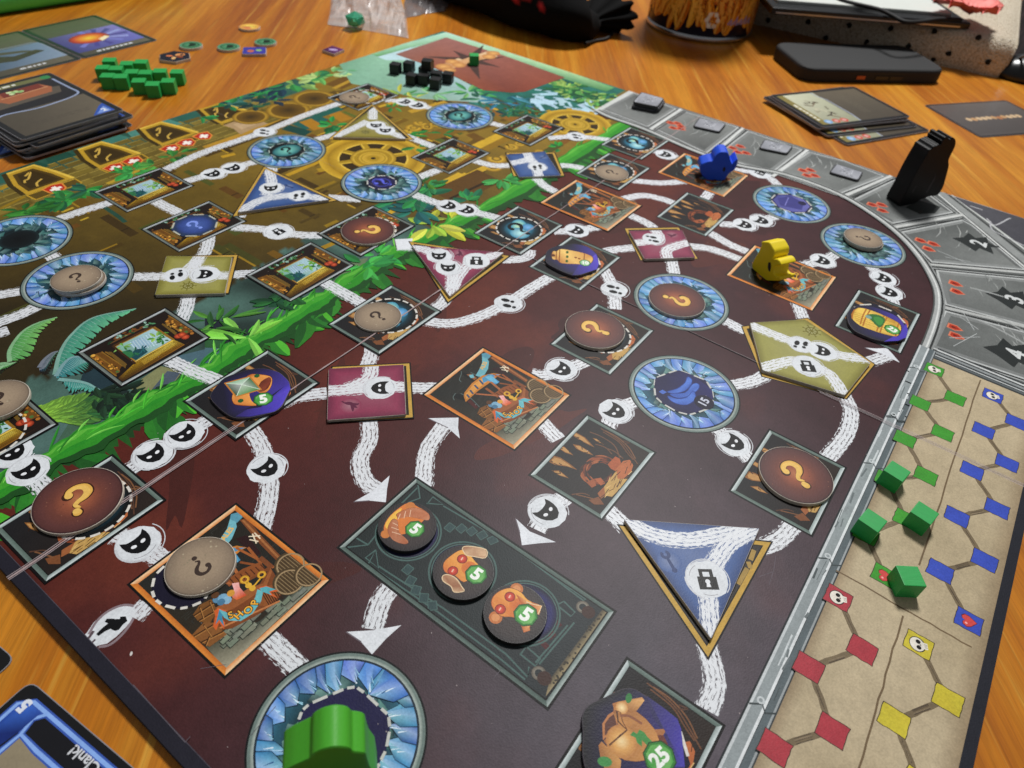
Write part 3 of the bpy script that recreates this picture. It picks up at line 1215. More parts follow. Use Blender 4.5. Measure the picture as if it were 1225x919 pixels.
S.strip(off(0.14), [w * 0.80 for w in ws], '2f8c26')
S.strip(off(0.24), [w * 0.45 for w in ws], '3f9c2c')
S.strip(off(0.02), [w * 0.10 * (1 + .8 * math.sin(i * 1.1)) for i, w in enumerate(ws)], '2a8a26')
S.strip(off(0.38), [w * 0.12 * (1 + .6 * math.sin(i * 1.7)) for i, w in enumerate(ws)], '5cb03c')
S.part('grass_blades', kind='stuff')
for i in range(2, nb - 2):
    for q in range((3 if i % 4 == 0 else 0) if bandc[i][0] < .75 else (2 if i % 5 == 0 else 0)):
        x, y = off(0.38)[i] if q == 0 else (bandc[i][0] + r4.uniform(-.02, .02), bandc[i][1] + r4.uniform(-.005, .03))
        dx, dy = bandc[i + 1][0] - bandc[i - 1][0], bandc[i + 1][1] - bandc[i - 1][1]
        a = math.atan2(dx, -dy)
        L = r4.uniform(.03, .07)
        S.leaf(x, y + .006, a - r4.uniform(0.5, 1.4), L, .0055, jit(r4.choice(['4cba34', '7fd858', '2f8a2a']), .15, r4), bend=r4.uniform(-.5, .1), n=4)
# bright plants growing from the vine
S.part('bright_plant')
for px, py, r, n, cols, w in ((297, 405, .10, 9, ['7fd04a', '5fb83c', '8fdc5c'], .2), (518, 270, .085, 9, ['c8cc3a', 'a0c040', 'd8dc58'], .34), (540, 262, .06, 8, ['c8cc3a', 'a0b040'], .34),
                              (600, 215, .06, 9, ['3a9a4a', '4fb05a'], .4), (480, 240, .09, 12, ['1f6a4a', '2a7a6a', '2f8f5a'], .35), (500, 252, .08, 10, ['1f5a5a', '2a7a6a'], .35), (505, 236, .08, 10, ['2f8f4a', '1f6a4a'], .4),
                              (515, 225, .06, 9, ['3aa04a', '2f7f4a'], .4), (560, 240, .06, 9, ['1f6a4a', '2f8f4a'], .4), (452, 305, .06, 10, ['2f9a44', '4ab850', '1f6a34'], .4), (440, 318, .06, 9, ['2f8a44', '4ab850'], .4),
                              (262, 384, .08, 9, ['4a8f38', '2f6a2a', '5a9a3c'], .16), (256, 394, .07, 8, ['3f7a30', '2a5a2a'], .18), (330, 362, .06, 9, ['1d4a2c', '2a6a34'], .4), (345, 350, .05, 7, ['1d4a2c', '2a6a34'], .4),
                              (90, 232, .07, 11, ['2f8a3a', '3fa04a', '1d5a3a'], .4), (78, 240, .06, 9, ['2f7a3a', '1d5a3a'], .4), (40, 250, .06, 10, ['3f9a34', '2a6a2a'], .4), (28, 254, .05, 8, ['3f8a34', '2a6a2a'], .4),
                              (105, 228, .05, 8, ['1d4a44', '2a6a4a'], .4), (165, 203, .06, 10, ['3fa04a', '2f8a3a'], .4), (155, 208, .05, 8, ['2f7a3a', '3fa04a'], .4), (185, 198, .05, 8, ['2f7a3a', '5fae4a'], .4),
                              (206, 188, .05, 7, ['3f8a3a', '2a5a2a'], .4), (215, 183, .04, 6, ['3f8a3a', '2a5a2a'], .4), (398, 150, .06, 10, ['2fa04a', '3fb05a', '1d6a3a'], .4), (405, 158, .04, 6, ['2f8a4a', '1d6a3a'], .4),
                              (490, 160, .05, 9, ['2f8a3a', '1d5a3a'], .4), (500, 176, .05, 8, ['2f7a3a', '3f9a4a'], .4), (508, 218, .06, 9, ['4a8a2a', '2f6a2a', 'a0a030'], .4), (530, 160, .04, 6, ['2f7a3a'], .4),
                              (470, 128, .04, 6, ['4a9a4a', '2f7a3a'], .4), (655, 190, .05, 8, ['2f9a3a', '1d7a3a'], .4), (668, 176, .04, 6, ['2f9a3a', '1d7a3a'], .4), (0, 258, .05, 6, ['3f8a34'], .4)):
    x, y = B(px, py)
    S.part('leafy_plant')
    cluster(S, x, y, r, n, cols, r4, w=w)
S.part('hanging_vine')
S.strip(smooth_line(BB([(118, 243), (128, 250), (140, 258), (150, 266)]), 4), [.012] * 13, '24483a')


# ================================================================ chalk paths on the board
def P_(*pts):
    return [tuple(p) for p in pts]


PATHS = [
    P_((194, 427), (225, 442), (275, 462)),
    P_((139, 640), (165, 652), (198, 672)), P_((250, 503), (221, 520), (183, 544), (150, 566)), P_((-8, 516), (15, 542), (34, 564), (56, 588)),
    P_((299, 512), (313, 535), (320, 561), (322, 590), (312, 636)), P_((316, 760), (360, 802)), P_((335, 484), (355, 475), (391, 470)),
    P_((441, 500), (442, 525), (431, 550), (437, 575), (455, 588)), P_((507, 582), (508, 560), (513, 535), (532, 508)), P_((487, 464), (524, 464)),
    P_((437, 444), (444, 425), (445, 412)), P_((387, 338), (410, 351), (437, 366)), P_((505, 384), (540, 387), (575, 378), (608, 362), (640, 342), (665, 328)),
    P_((722, 322), (734, 346), (736, 370)), P_((702, 432), (687, 438), (672, 443), (650, 449), (636, 447)), P_((643, 500), (668, 526)),
    P_((726, 514), (736, 492), (762, 480)), P_((676, 595), (656, 612), (642, 634)), P_((724, 607), (750, 632)), P_((856, 512), (878, 530), (897, 551)),
    P_((872, 462), (901, 456), (921, 446)), P_((862, 381), (892, 397)), P_((1009, 470), (1018, 492), (1014, 516), (1002, 534), (986, 552)),
    P_((952, 625), (931, 646), (908, 656)), P_((845, 770), (853, 800), (855, 823), (846, 850)), P_((469, 700), (455, 722), (446, 753)),
    P_((250, 283), (247, 298), (240, 310)), P_((227, 350), (223, 368), (216, 384)), P_((272, 329), (308, 327)), P_((192, 331), (156, 331)),
    P_((72, 315), (58, 303)), P_((28, 348), (-8, 354)), P_((50, 364), (25, 376), (-8, 388)), P_((70, 262), (100, 252), (137, 241)),
    P_((184, 240), (220, 258)), P_((198, 203), (245, 182), (315, 158), (365, 138), (411, 122)), P_((220, 218), (247, 210), (279, 201), (311, 192)),
    P_((325, 196), (325, 206)), P_((291, 252), (286, 260)), P_((392, 236), (432, 239)), P_((278, 272), (311, 274), (333, 277), (357, 281), (386, 282)),
    P_((492, 232), (515, 241), (537, 247), (559, 252), (600, 263)), P_((634, 299), (632, 306), (620, 310), (600, 311)), P_((662, 277), (690, 276), (718, 271)),
    P_((752, 257), (772, 266), (785, 276), (788, 284)), P_((742, 239), (768, 234), (791, 238), (808, 244)), P_((716, 303), (735, 299), (762, 296)),
    P_((803, 310), (807, 330)), P_((816, 294), (850, 298), (890, 312)), P_((848, 278), (874, 293), (899, 303)), P_((860, 268), (891, 269), (911, 264), (932, 258)),
    P_((842, 239), (850, 229)), P_((754, 216), (791, 219), (820, 217)), P_((878, 203), (909, 207), (921, 213), (933, 224)), P_((1003, 302), (984, 312), (956, 318)),
    P_((1040, 318), (1057, 333), (1064, 350), (1070, 366)), P_((953, 362), (963, 386)), P_((780, 180), (796, 185), (820, 191)), P_((656, 166), (691, 164), (730, 168)),
    P_((665, 199), (680, 199), (698, 202)), P_((638, 210), (650, 222), (668, 232)), P_((565, 192), (590, 198), (612, 198)), P_((499, 213), (528, 202)),
    P_((586, 147), (606, 152)), P_((461, 120), (485, 122), (516, 130)), P_((484, 162), (522, 177)), P_((405, 160), (374, 168)), P_((444, 128), (447, 134)),
    P_((475, 296), (500, 297)), P_((536, 352), (530, 362), (516, 372)), P_((1012, 437), (1035, 434), (1064, 425)), P_((-6, 400), (10, 395)),
]
for p in PATHS:
    S.part('chalk_path', M_CHALK)
    S.strip(smooth_line(BB(p), 8), 0.039, 'ffffff', uv=True)

M_WHITE = 'd9dde2'
INK = '0d0d10'


def blob(s, x, y, r, n=26, rr=rnd, col=M_WHITE, ry=None, rot=0.0):
    """hand drawn white patch with loose ring strokes at its rim"""
    ry = ry or r
    pts = []
    for i in range(n):
        a = 2 * math.pi * i / n
        q = 1 + rr.uniform(-.045, .045)
        ca, sa = r * q * math.cos(a), ry * q * math.sin(a)
        pts.append((x + ca * math.cos(rot) - sa * math.sin(rot), y + ca * math.sin(rot) + sa * math.cos(rot)))
    s.poly(pts, col)
    for k in range(3):
        q = rr.uniform(.98, 1.14)
        a0 = rr.uniform(0, 6.28)
        L = rr.uniform(1.2, 3.2)
        ln = []
        for i in range(13):
            a = a0 + L * i / 12
            ca, sa = r * q * math.cos(a) + r * .05, ry * q * math.sin(a) - r * .04
            ln.append((x + ca * math.cos(rot) - sa * math.sin(rot), y + ca * math.sin(rot) + sa * math.cos(rot)))
        s.strip(ln, r * 0.05, mixc(col, '8a8088', .22))
    for k in range(2):
        a0 = rr.uniform(0, 6.28)
        ln = [(x + r * .84 * math.cos(a0 + t * .12), y + ry * .84 * math.sin(a0 + t * .12)) for t in range(8)]
        s.strip(ln, r * 0.03, '9a989e')


MASK = [(-.95, 1.05), (-.62, .68), (-.4, .6), (0, .56), (.4, .6), (.62, .68), (.95, 1.05), (1.02, .55), (.98, .0), (.82, -.48), (.5, -.9), (0, -1.12), (-.5, -.9), (-.82, -.48), (-.98, .0), (-1.02, .55)]


def mask(s, x, y, k=0.0210, rot=0.0, b=0.0345, col=M_WHITE):
    blob(s, x, y, b, col=col)
    s.push(x, y, rot, k, k * 0.92)
    s.poly(MASK, INK)
    s.disc(-.38, -.08, .22, 'e8eaee', 12, .17, -.5)
    s.disc(.38, -.08, .22, 'e8eaee', 12, .17, .5)
    s.pop()


def feet(s, x, y, k=0.02, rot=0.0, b=0.034, col=M_WHITE):
    blob(s, x, y, b, col=col)
    s.push(x, y, rot, k)
    for o in (-1, 1):
        s.disc(o * .5, .25 * o + .25, .34, INK, 14, .55)
        s.disc(o * .5, .25 * o - .62, .26, INK, 12, .26)
    s.pop()


def lock(s, x, y, k=0.02, rot=0.0, b=0.038, col=M_WHITE):
    blob(s, x, y, b, col=col)
    s.push(x, y, rot, k)
    s.poly([(-.85, -1), (.85, -1), (.85, .25), (-.85, .25)], INK)
    s.poly([(-.62, .25), (-.62, 1.0), (.62, 1.0), (.62, .25), (.3, .25), (.3, .72), (-.3, .72), (-.3, .25)], INK)
    s.disc(0, -.22, .22, 'e8eaee', 12)
    s.poly([(-.12, -.3), (.12, -.3), (.2, -.75), (-.2, -.75)], 'e8eaee')
    s.pop()


MASKS = [(15, 542), (34, 564), (165, 650), (183, 544), (221, 520), (319, 560), (672, 442), (736, 492), (655, 612), (878, 530), (891, 269), (911, 264), (984, 312), (1057, 333), (1064, 350),
         (537, 247), (559, 252), (690, 276), (255, 208), (279, 201), (485, 122), (500, 126), (796, 185)]
FEET = [(608, 363), (734.5, 346.5), (316, 158), (690, 164)]
LOCKS = [(909, 207), (333, 277)]
for m in MASKS:
    S.part('mask_mark')
    x, y = B(*m)
    mask(S, x, y, rot=0.0)
for m in FEET:
    S.part('footprint_mark')
    x, y = B(*m)
    feet(S, x, y, rot=0.35)
for m in LOCKS:
    S.part('lock_mark')
    x, y = B(*m)
    lock(S, x, y, 0.016)

# the pointing hand by the near edge
S.part('pointing_hand_mark')
zh = zoom(0, 735, 5)
S.poly(BB(zh([(478, 150), (520, 110), (560, 50), (600, 10), (660, -25), (740, -50), (800, -45), (810, -15), (790, 30), (755, 75), (700, 130), (640, 175), (590, 185), (545, 212), (510, 190)])), M_WHITE)
S.strip(smooth_line(BB(zh([(530, 120), (580, 40), (650, -20), (740, -55), (815, -40), (800, 20), (740, 110), (660, 180), (590, 195)])), 4), .004, '8a7a80')
S.strip(BB(zh([(500, 185), (560, 100)])), .004, '5a4a50')
S.strip(BB(zh([(520, 200), (570, 150)])), .003, '5a4a50')
S.poly(BB(zh([(720, 14), (752, 12), (762, 40), (735, 62), (712, 44)])), INK)
S.poly(BB(zh([(655, 40), (700, 28), (738, 28), (735, 62), (712, 92), (690, 100), (668, 92), (650, 70)])), INK)
S.strip(BB(zh([(582, 124), (620, 92), (668, 62)])), [.0055, .008, .012], INK)
S.strip(BB(zh([(632, 36), (665, 42), (690, 50)])), [.005, .009, .010], INK)
S.part('chalk_path', M_CHALK)
S.strip(BB([(160, 739), (176, 722)]), 0.036, 'ffffff', uv=True)

# arrow heads
S_ARROWS = [[(423, 600.5), (445, 588), (466, 569), (463, 585), (461.6, 601), (442, 599)], [(512, 500.5), (530, 500), (548.5, 499.7), (548, 512), (550, 524.6), (536, 512)],
            [(616.6, 620), (634, 636), (665, 648.6), (645, 650), (624.4, 652.4), (622, 638)], [(414, 756), (447, 754), (480, 748), (462, 764), (445, 783), (432, 768)],
            [(1034, 416), (1048, 417), (1061, 416.5), (1068, 424), (1076.5, 434), (1056, 424)], [(472, 287), (494, 286), (490, 298), (475, 300)]]
for a in S_ARROWS:
    S.part('arrow_head')
    S.poly(BB(a), 'dde0e6')
    S.strip(BB([a[0], a[-1]]), .002, '6a6068')


# ================================================================ pictures in frames
def frame(s, w, h, t, hc, vc):
    """bevelled frame: long pale bars above and below, darker bars left and right"""
    x, y = w / 2, h / 2
    s.poly([(-x - .004, -y - .004), (x + .004, -y - .004), (x + .004, y + .004), (-x - .004, y + .004)], '0d0c0d')
    for sg in (1, -1):
        s.poly([(-x, sg * y), (x, sg * y), (x - t, sg * (y - t)), (-x + t, sg * (y - t))], hc[0], [hc[0], hc[0], hc[1], hc[1]])
        s.poly([(sg * x, -y), (sg * x, y), (sg * (x - t), y - t), (sg * (x - t), -y + t)], vc[0], [vc[0], vc[0], vc[1], vc[1]])
    s.poly([(-x + t, -y + t), (x - t, -y + t), (x - t, y - t), (-x + t, y - t)], '0c0b0c')


def loc(zf, c):
    return lambda pts: [(p[0] - c[0], p[1] - c[1]) for p in BB(zf(pts))]


# the drawings are read from the clearest copy in the photo and drawn again in every frame
LC = loc(zoom(625, 490, 7.47), (0.820, 0.327))
LH = loc(zoom(85, 365, 7.04), (0.481, 1.242))
L1 = loc(zoom(500, 412, 6.658), (0.849, 0.580))
L2 = loc(zoom(150, 600, 4.276), (0.242, 0.644))
LK = loc(zoom(745, 420, 8.356), (1.116, 0.282))


def inner_box(s, w, h, t=0.0078):
    c = s.tx((0, 0))
    return (c[0] - w / 2 + t, c[1] - h / 2 + t, c[0] + w / 2 - t, c[1] + h / 2 - t)


def cave_art(s, rr, dim=1.0):
    old = s.clip
    bx = inner_box(s, WH, HH)
    s.clip = bx if old is None else (max(bx[0], old[0]), max(bx[1], old[1]), min(bx[2], old[2]), min(bx[3], old[3]))
    s.poly([(-.1, -.08), (.1, -.08), (.1, .08), (-.1, .08)], '1f1b1c', ['231c1a', '2a201b', '1c1b1e', '1b1c1f'])
    for pts in ([(440, 195), (470, 200), (560, 250), (645, 340), (560, 300), (480, 255), (450, 230)], [(315, 340), (360, 325), (400, 350), (455, 410), (380, 385)],
                [(235, 440), (270, 410), (340, 430), (430, 490), (490, 540), (400, 510), (290, 495), (240, 470)], [(260, 545), (330, 545), (415, 615), (330, 590)],
                [(450, 310), (510, 320), (590, 370), (635, 410), (550, 385), (480, 350)], [(620, 250), (660, 260), (730, 315), (670, 290)]):
        q = LC(pts)
        s.poly(q, '8a5a2c')
        cx = sum(p[0] for p in q) / len(q)
        cy = sum(p[1] for p in q) / len(q)
        s.poly([(cx + (p[0] - cx) * .72, cy + (p[1] - cy) * .72) for p in q], 'b88a52')
        for k in range(5):
            a, b = rr.choice(q), rr.choice(q)
            t = rr.random()
            m = (a[0] * t + b[0] * (1 - t), a[1] * t + b[1] * (1 - t))
            s.line(m, (m[0] + rr.uniform(-.006, .006), m[1] - rr.uniform(.003, .009)), .0016, '2a1a10')
    # the tunnel mouth, strokes curling round it
    c0 = LC([(690, 550)])[0]
    for k in range(60):
        a0 = rr.uniform(-0.5, 4.4)
        q = rr.uniform(.62, 1.15)
        ln = []
        for i in range(7):
            a = a0 + i * .12
            ln.append((c0[0] + .036 * q * math.cos(a), c0[1] + .031 * q * math.sin(a)))
        s.strip(ln, [.0008, .003, .0042, .004, .003, .002, .0008], rr.choice(['7a3a22', '8f4a2a', '5a2c1c', 'a05a34', '6a3220', '3a2018']))
    s.disc(c0[0], c0[1], .0225, '1a1516', 20, .017)
    for pts, c in (([(760, 490), (830, 420), (870, 440), (880, 480), (830, 550), (790, 530)], 'a8552e'), ([(830, 540), (900, 460), (960, 450), (990, 500), (970, 560), (890, 630), (840, 620)], 'b5663a'),
                   ([(730, 690), (840, 545), (850, 620), (940, 620), (860, 720), (800, 780), (735, 770)], 'c09a58'), ([(570, 650), (640, 620), (660, 680), (620, 700)], '9a5230'),
                   ([(640, 620), (700, 610), (740, 660), (700, 680)], 'a85a34'), ([(670, 750), (730, 690), (740, 770), (700, 800)], '9a5c36'), ([(590, 810), (680, 780), (730, 850), (640, 850)], '7a4a2c')):
        s.poly(LC(pts), c)
    for k in range(34):
        x, y = rr.uniform(735, 980), rr.uniform(460, 780)
        if x + y < 1380 or x * .9 + y > 1560:
            continue
        a, b = LC([(x, y), (x + rr.uniform(-50, -10), y + rr.uniform(15, 70))])
        s.line(a, b, .0013, rr.choice(['3a2412', '6a4422', 'dcb878']))
    for pts in ([(700, 170), (800, 230), (890, 300), (960, 390), (1030, 490)], [(720, 200), (860, 290), (930, 380), (990, 450)], [(600, 200), (700, 240), (820, 320), (870, 430)], [(740, 190), (850, 250), (950, 340), (1010, 440)],
                [(760, 350), (830, 380), (900, 440)], [(900, 280), (960, 300), (880, 300)], [(480, 760), (560, 780), (640, 800)], [(440, 760), (540, 750), (600, 770)], [(650, 310), (740, 340), (800, 400)]):
        s.strip(smooth_line(LC(pts), 4), .0024, rr.choice(['6a4630', '54382a', '7a5236']))
    s.clip = old


def hut_art(s, rr):
    old = s.clip
    bx = inner_box(s, WH, HH)
    s.clip = bx if old is None else (max(bx[0], old[0]), max(bx[1], old[1]), min(bx[2], old[2]), min(bx[3], old[3]))
    s.poly([(-.1, -.08), (.1, -.08), (.1, .08), (-.1, .08)], '1e1410')
    # floor
    s.poly(LH([(545, 490), (870, 300), (960, 340), (1080, 270), (420, 660), (400, 620)]), 'c79a22', ['b8901e', 'e0c040', '8a5a18', '2a1810', '2a160e', '4a2a10'])
    s.poly(LH([(590, 480), (850, 320), (900, 330), (620, 510)]), 'eecb48', ['d8b038', 'f2dc60', 'e0b83c', 'c89a2a'])
    for k in range(9):
        a, b = LH([(545 + k * 2 - k * 17, 490 + k * 19), (880 + k * 8, 305 + k * 4)])
        s.line(a, b, .0014, '3a2008')
    # window with sky, water and palms
    s.poly(LH([(372, 355), (690, 195), (860, 300), (545, 490)]), 'a0772a')
    W = [(382, 358), (690, 205), (848, 300), (548, 474)]
    s.poly(LH(W), '9fc0cc', ['7fae9c', 'a8c8d4', 'b4d4d8', '5a8a78'])
    s.poly(LH([(480, 330), (590, 270), (690, 330), (580, 400)]), '8fb0c4')
    for k in range(8):
        a, b = LH([(500 + k * 22, 320 - k * 10), (560 + k * 24, 400 - k * 8)])
        s.line(a, b, .002, jit('b4ccd8', .12, rr))
    s.poly(LH([(490, 440), (540, 380), (620, 370), (650, 400), (548, 470)]), '1c4650')
    s.poly(LH([(430, 400), (500, 380), (540, 430), (500, 455)]), '2f6f44')
    for px, py, r, cols in ((440, 355, .016, ['6aa84a', '8ac05c', '3f7a3a']), (715, 280, .022, ['7ab850', '5a9a3c', '9acc5e']), (600, 385, .014, ['2a6a70', '1d4a54']), (780, 300, .014, ['3f8a3c', '2a6a34']), (760, 250, .012, ['5a9a3c']), (540, 400, .014, ['1d5a54', '2a6a4a'])):
        x, y = LH([(px, py)])[0]
        cluster(s, x, y, r, 9, cols, rr, w=.3)
    # timber round the window
    for a, b, w, c in (((360, 350), (690, 185), .006, '4a2c14'), ((330, 330), (680, 160), .004, '6a4420'), ((350, 350), (545, 500), .0045, '3a2212'), ((700, 190), (870, 300), .004, '8a6420'), ((545, 482), (860, 303), .002, 'f0d468')):
        s.line(*LH([a, b]), w, c)
    # leaves and sky above
    for k in range(30):
        t = rr.random()
        x, y = LH([(300 + 400 * t, 330 - 190 * t + rr.uniform(-18, 14))])[0]
        s.leaf(x, y, rr.uniform(0, 6.28), .010, .006, rr.choice(['2f6a34', '5a9a6a', '9ac0b0', '1d3a22', '7a4a20', '244a2a']), n=3)
    # shelves left and right
    for pts, base in (([(160, 435), (260, 400), (430, 520), (380, 600)], '6a4416'), ([(790, 150), (830, 100), (1040, 220), (960, 255)], '6a4416')):
        s.poly(LH(pts), base)
    for k in range(46):
        if k % 2:
            u, v = rr.uniform(170, 420), rr.uniform(0, 1)
            x, y = LH([(u, 425 + (u - 170) * .52 + v * 60 - 20)])[0]
        else:
            u, v = rr.uniform(795, 1030), rr.uniform(0, 1)
            x, y = LH([(u, 110 + (u - 795) * .45 + v * 55)])[0]
        s.disc(x, y, rr.uniform(.002, .0045), rr.choice(['c88a34', 'e0a848', '7a4c1a', '3a220e', 'a86a28', 'd8983c', '4a6a34']), 7)
    for a, b in (((165, 440), (385, 605)), ((210, 425), (410, 560)), ((260, 400), (440, 520)), ((290, 400), (470, 510)), ((770, 165), (870, 225)), ((800, 160), (960, 250)), ((820, 95), (1040, 215))):
        s.line(*LH([a, b]), .0028, '8a6220')
    s.poly(LH([(300, 400), (340, 400), (470, 500), (460, 540)]), '6a5020')
    s.poly(LH([(765, 170), (790, 165), (895, 240), (880, 260)]), '6a5020')
    # red pots
    for px, py in ((905, 268), (965, 275), (935, 255)):
        x, y = LH([(px, py)])[0]
        s.grad(x, y, .0085, [(0, 'e0603a'), (1, '7a2412')], 12)
    s.clip = old


def shop_art(s, rr):
    old = s.clip
    bx = inner_box(s, .195, .230)
    s.clip = bx if old is None else (max(bx[0], old[0]), max(bx[1], old[1]), min(bx[2], old[2]), min(bx[3], old[3]))
    s.poly([(-.1, -.12), (.1, -.12), (.1, .12), (-.1, .12)], '1c1c1a', ['3a2c1a', '1f1f1c', '241f18', '222422'])
    # brick courses in the dark wall
    for k in range(60):
        x, y = rr.uniform(-.09, .09), rr.uniform(-.03, .11)
        s.line((x, y), (x + .014, y), .0009, '33342f')
        if k % 3 == 0:
            s.line((x, y), (x, y - .006), .0009, '33342f')
    # arches
    for pts in ([(330, 220), (400, 235), (470, 290), (500, 340), (440, 300), (380, 260)], [(270, 400), (330, 395), (410, 430), (480, 490), (460, 510), (370, 450), (300, 430)]):
        s.poly(L1(pts), '0f1112')
    for pts in ([(345, 215), (345, 240), (330, 280), (345, 300)], [(300, 390), (280, 420), (290, 445)], [(420, 225), (470, 250), (520, 300)], [(340, 392), (420, 430), (490, 500)]):
        s.strip(smooth_line(L1(pts), 3), .0016, '5a6a68')
    s.poly(L1([(390, 455), (420, 440), (480, 500), (460, 515)]), '4a1c1c')
    s.poly(L1([(580, 195), (640, 180), (760, 270), (730, 290), (650, 240)]), '2a1214')
    # stone floor
    fl = L2([(410, 740), (520, 680), (690, 610), (880, 440), (1000, 400), (510, 858)])
    s.poly(fl, '6f7768', ['4a4a3c', '4f564c', '3a4038', '3c423a', '7f8474', 'a09a84'])
    for k in range(34):
        t, v = rr.random(), rr.random()
        px = 450 + 430 * t + 60 * v
        py = 770 - 330 * t + 50 * v - 40 * (1 - t)
        if px > 985:
            continue
        a = L2([(px, py)])[0]
        s.poly([(a[0], a[1]), (a[0] + .016, a[1] + .001), (a[0] + .016, a[1] + .008), (a[0], a[1] + .007)], jit('7a8070', .18, rr))
        s.line((a[0], a[1]), (a[0] + .017, a[1]), .0013, '2a302a')
        s.line((a[0], a[1]), (a[0], a[1] + .008), .0013, '2a302a')
    # the mast with its banner
    s.poly(L2([(585, 95), (620, 85), (700, 180), (810, 295), (790, 320), (690, 220)]), '7a4422')
    s.line(*L2([(600, 95), (795, 300)]), .0035, 'a4683a')
    for a, b in (((630, 180), (690, 175)), ((635, 195), (680, 205)), ((650, 165), (670, 215)), ((660, 160), (690, 190))):
        s.line(*L2([a, b]), .0022, 'e8d8bc')
    s.poly(L2([(540, 65), (580, 55), (600, 80), (570, 110), (535, 90)]), '5a98ac')
    s.poly(L2([(535, 90), (565, 105), (570, 130), (545, 190), (505, 240), (470, 260), (440, 250), (480, 200), (520, 140)]), '6fb0bc')
    s.text('ALES', *L2([(522, 165)])[0], .0125, 'e8b450', rot=math.radians(18), bold=.03)
    s.poly(L1([(385, 240), (420, 235), (470, 270), (450, 285)]), '8a5630')
    s.poly(L1([(405, 245), (440, 240), (450, 265), (420, 270)]), '6fb0bc')
    # awning
    s.poly(L1([(365, 415), (370, 385), (430, 310), (510, 250), (600, 230), (665, 240), (640, 250), (580, 300), (480, 370), (380, 460)]), 'c07a30')
    s.poly(L1([(375, 405), (440, 320), (520, 262), (600, 240), (560, 290), (470, 360), (385, 440)]), 'd8984a')
    for a, b in (((390, 400), (410, 425)), ((415, 365), (440, 395)), ((450, 325), (480, 355)), ((490, 285), (520, 320))):
        s.line(*L1([a, b]), .0042, '2c4a6a')
    s.poly(L1([(510, 270), (560, 240), (655, 240), (600, 260), (650, 300), (620, 320), (560, 290), (520, 310)]), '4a90b8')
    s.poly(L1([(530, 260), (580, 245), (610, 270), (640, 310), (590, 300)]), '6ab0d0')
    # stall timbers
    for a, b, w, c in (((600, 240), (860, 340), .004, 'a05a2c'), ((670, 240), (780, 320), .0045, '9a562a'), ((540, 350), (640, 420), .006, '8a4c26'), ((580, 300), (700, 400), .005, 'a86436'),
                       ((460, 395), (640, 410), .004, 'a8623a'), ((650, 310), (780, 330), .004, '8a4c26'), ((700, 410), (840, 340), .006, '7a4422'), ((760, 290), (850, 340), .008, '7a4424')):
        s.line(*L1([a, b]), w, c)
    s.poly(L2([(520, 400), (600, 345), (690, 310), (720, 350), (620, 400), (560, 440)]), '8a4c24')
    for k in range(7):
        s.line(*L2([(535 + k * 26, 395 - k * 12), (560 + k * 26, 425 - k * 13)]), .0018, '4a2410')
    # counter
    s.poly(L2([(455, 560), (560, 500), (690, 420), (740, 335), (780, 400), (800, 470), (770, 520), (660, 590), (545, 650), (470, 660), (450, 610)]), '7a4220')
    s.poly(L2([(460, 545), (640, 440), (705, 420), (745, 340), (750, 360), (720, 440), (560, 545), (500, 570)]), '9a5a30')
    s.poly(L2([(640, 520), (700, 440), (780, 420), (800, 470), (720, 540)]), '8f5228')
    for k in range(8):
        s.line(*L2([(700 + k * 11, 470 - k * 4), (735 + k * 10, 530 - k * 5)]), .0014, '3a1c0c')
    s.line(*L2([(480, 650), (790, 510)]), .003, 'c07a48')
    # crates on the left
    s.poly(L2([(345, 580), (380, 530), (440, 500), (470, 560), (430, 630), (370, 610)]), '7a4e24')
    s.poly(L2([(335, 690), (400, 620), (450, 620), (520, 680), (430, 745), (390, 720)]), '84542a')
    for a, b in (((350, 585), (450, 520)), ((375, 610), (460, 560)), ((350, 690), (450, 630)), ((390, 720), (500, 665)), ((410, 735), (430, 690)), ((380, 540), (400, 600)), ((430, 510), (450, 560)), ((400, 630), (440, 690))):
        s.line(*L2([a, b]), .002, '3c220e')
        s.line(*L2([(a[0] + 4, a[1] + 5), (b[0] + 4, b[1] + 5)]), .0012, 'b07a40')
    # barrels
    for px, py, r in ((845, 325, .0225), (838, 412, .0225), (940, 375, .021)):
        x, y = L2([(px, py)])[0]
        s.disc(x, y + .002, r * 1.08, '4a3a24', 22)
        s.ring(x, y, r * .88, r, 'b59a74', '8a7250', 22)
        s.disc(x, y, r * .86, '4a3822', 20)
        for k in range(-3, 4):
            hh = r * .82 * math.sqrt(max(0, 1 - (k / 4) ** 2))
            s.line((x + k * r * .22, y - hh), (x + k * r * .22, y + hh), .0013, '8a7452')
    # goods: bottle, key, blue vials
    s.poly(L2([(545, 420), (580, 415), (585, 440), (620, 480), (570, 505), (545, 490), (555, 450)]), 'd87a6a', ['f0b8b4', 'f0b8b4', 'e89a90', 'c8401c', 'e86a2c', 'e07a5a', 'f0b0b0'])
    for px, py, r, c in ((470, 500, .007, '5a88a8'), (500, 495, .008, '7aa8c4'), (520, 505, .007, '8ab4cc'), (490, 515, .006, '4a7898'), (540, 470, .006, 'd89a3c'), (630, 430, .005, 'e0b040'), (650, 445, .005, 'd8a838'), (460, 480, .006, '5a3a22')):
        x, y = L2([(px, py)])[0]
        s.disc(x, y, r, c, 10)
    for px, py, r in ((610, 400, .0075), (697, 375, .007)):
        x, y = L2([(px, py)])[0]
        s.ring(x, y, r * .5, r, 'e8b43c', 'c08a20', 14)
    s.strip(L2([(612, 415), (630, 440), (660, 430), (690, 395)]), .0025, 'e0ac34')
    s.strip(L2([(625, 410), (640, 430)]), .002, 'e0ac34')
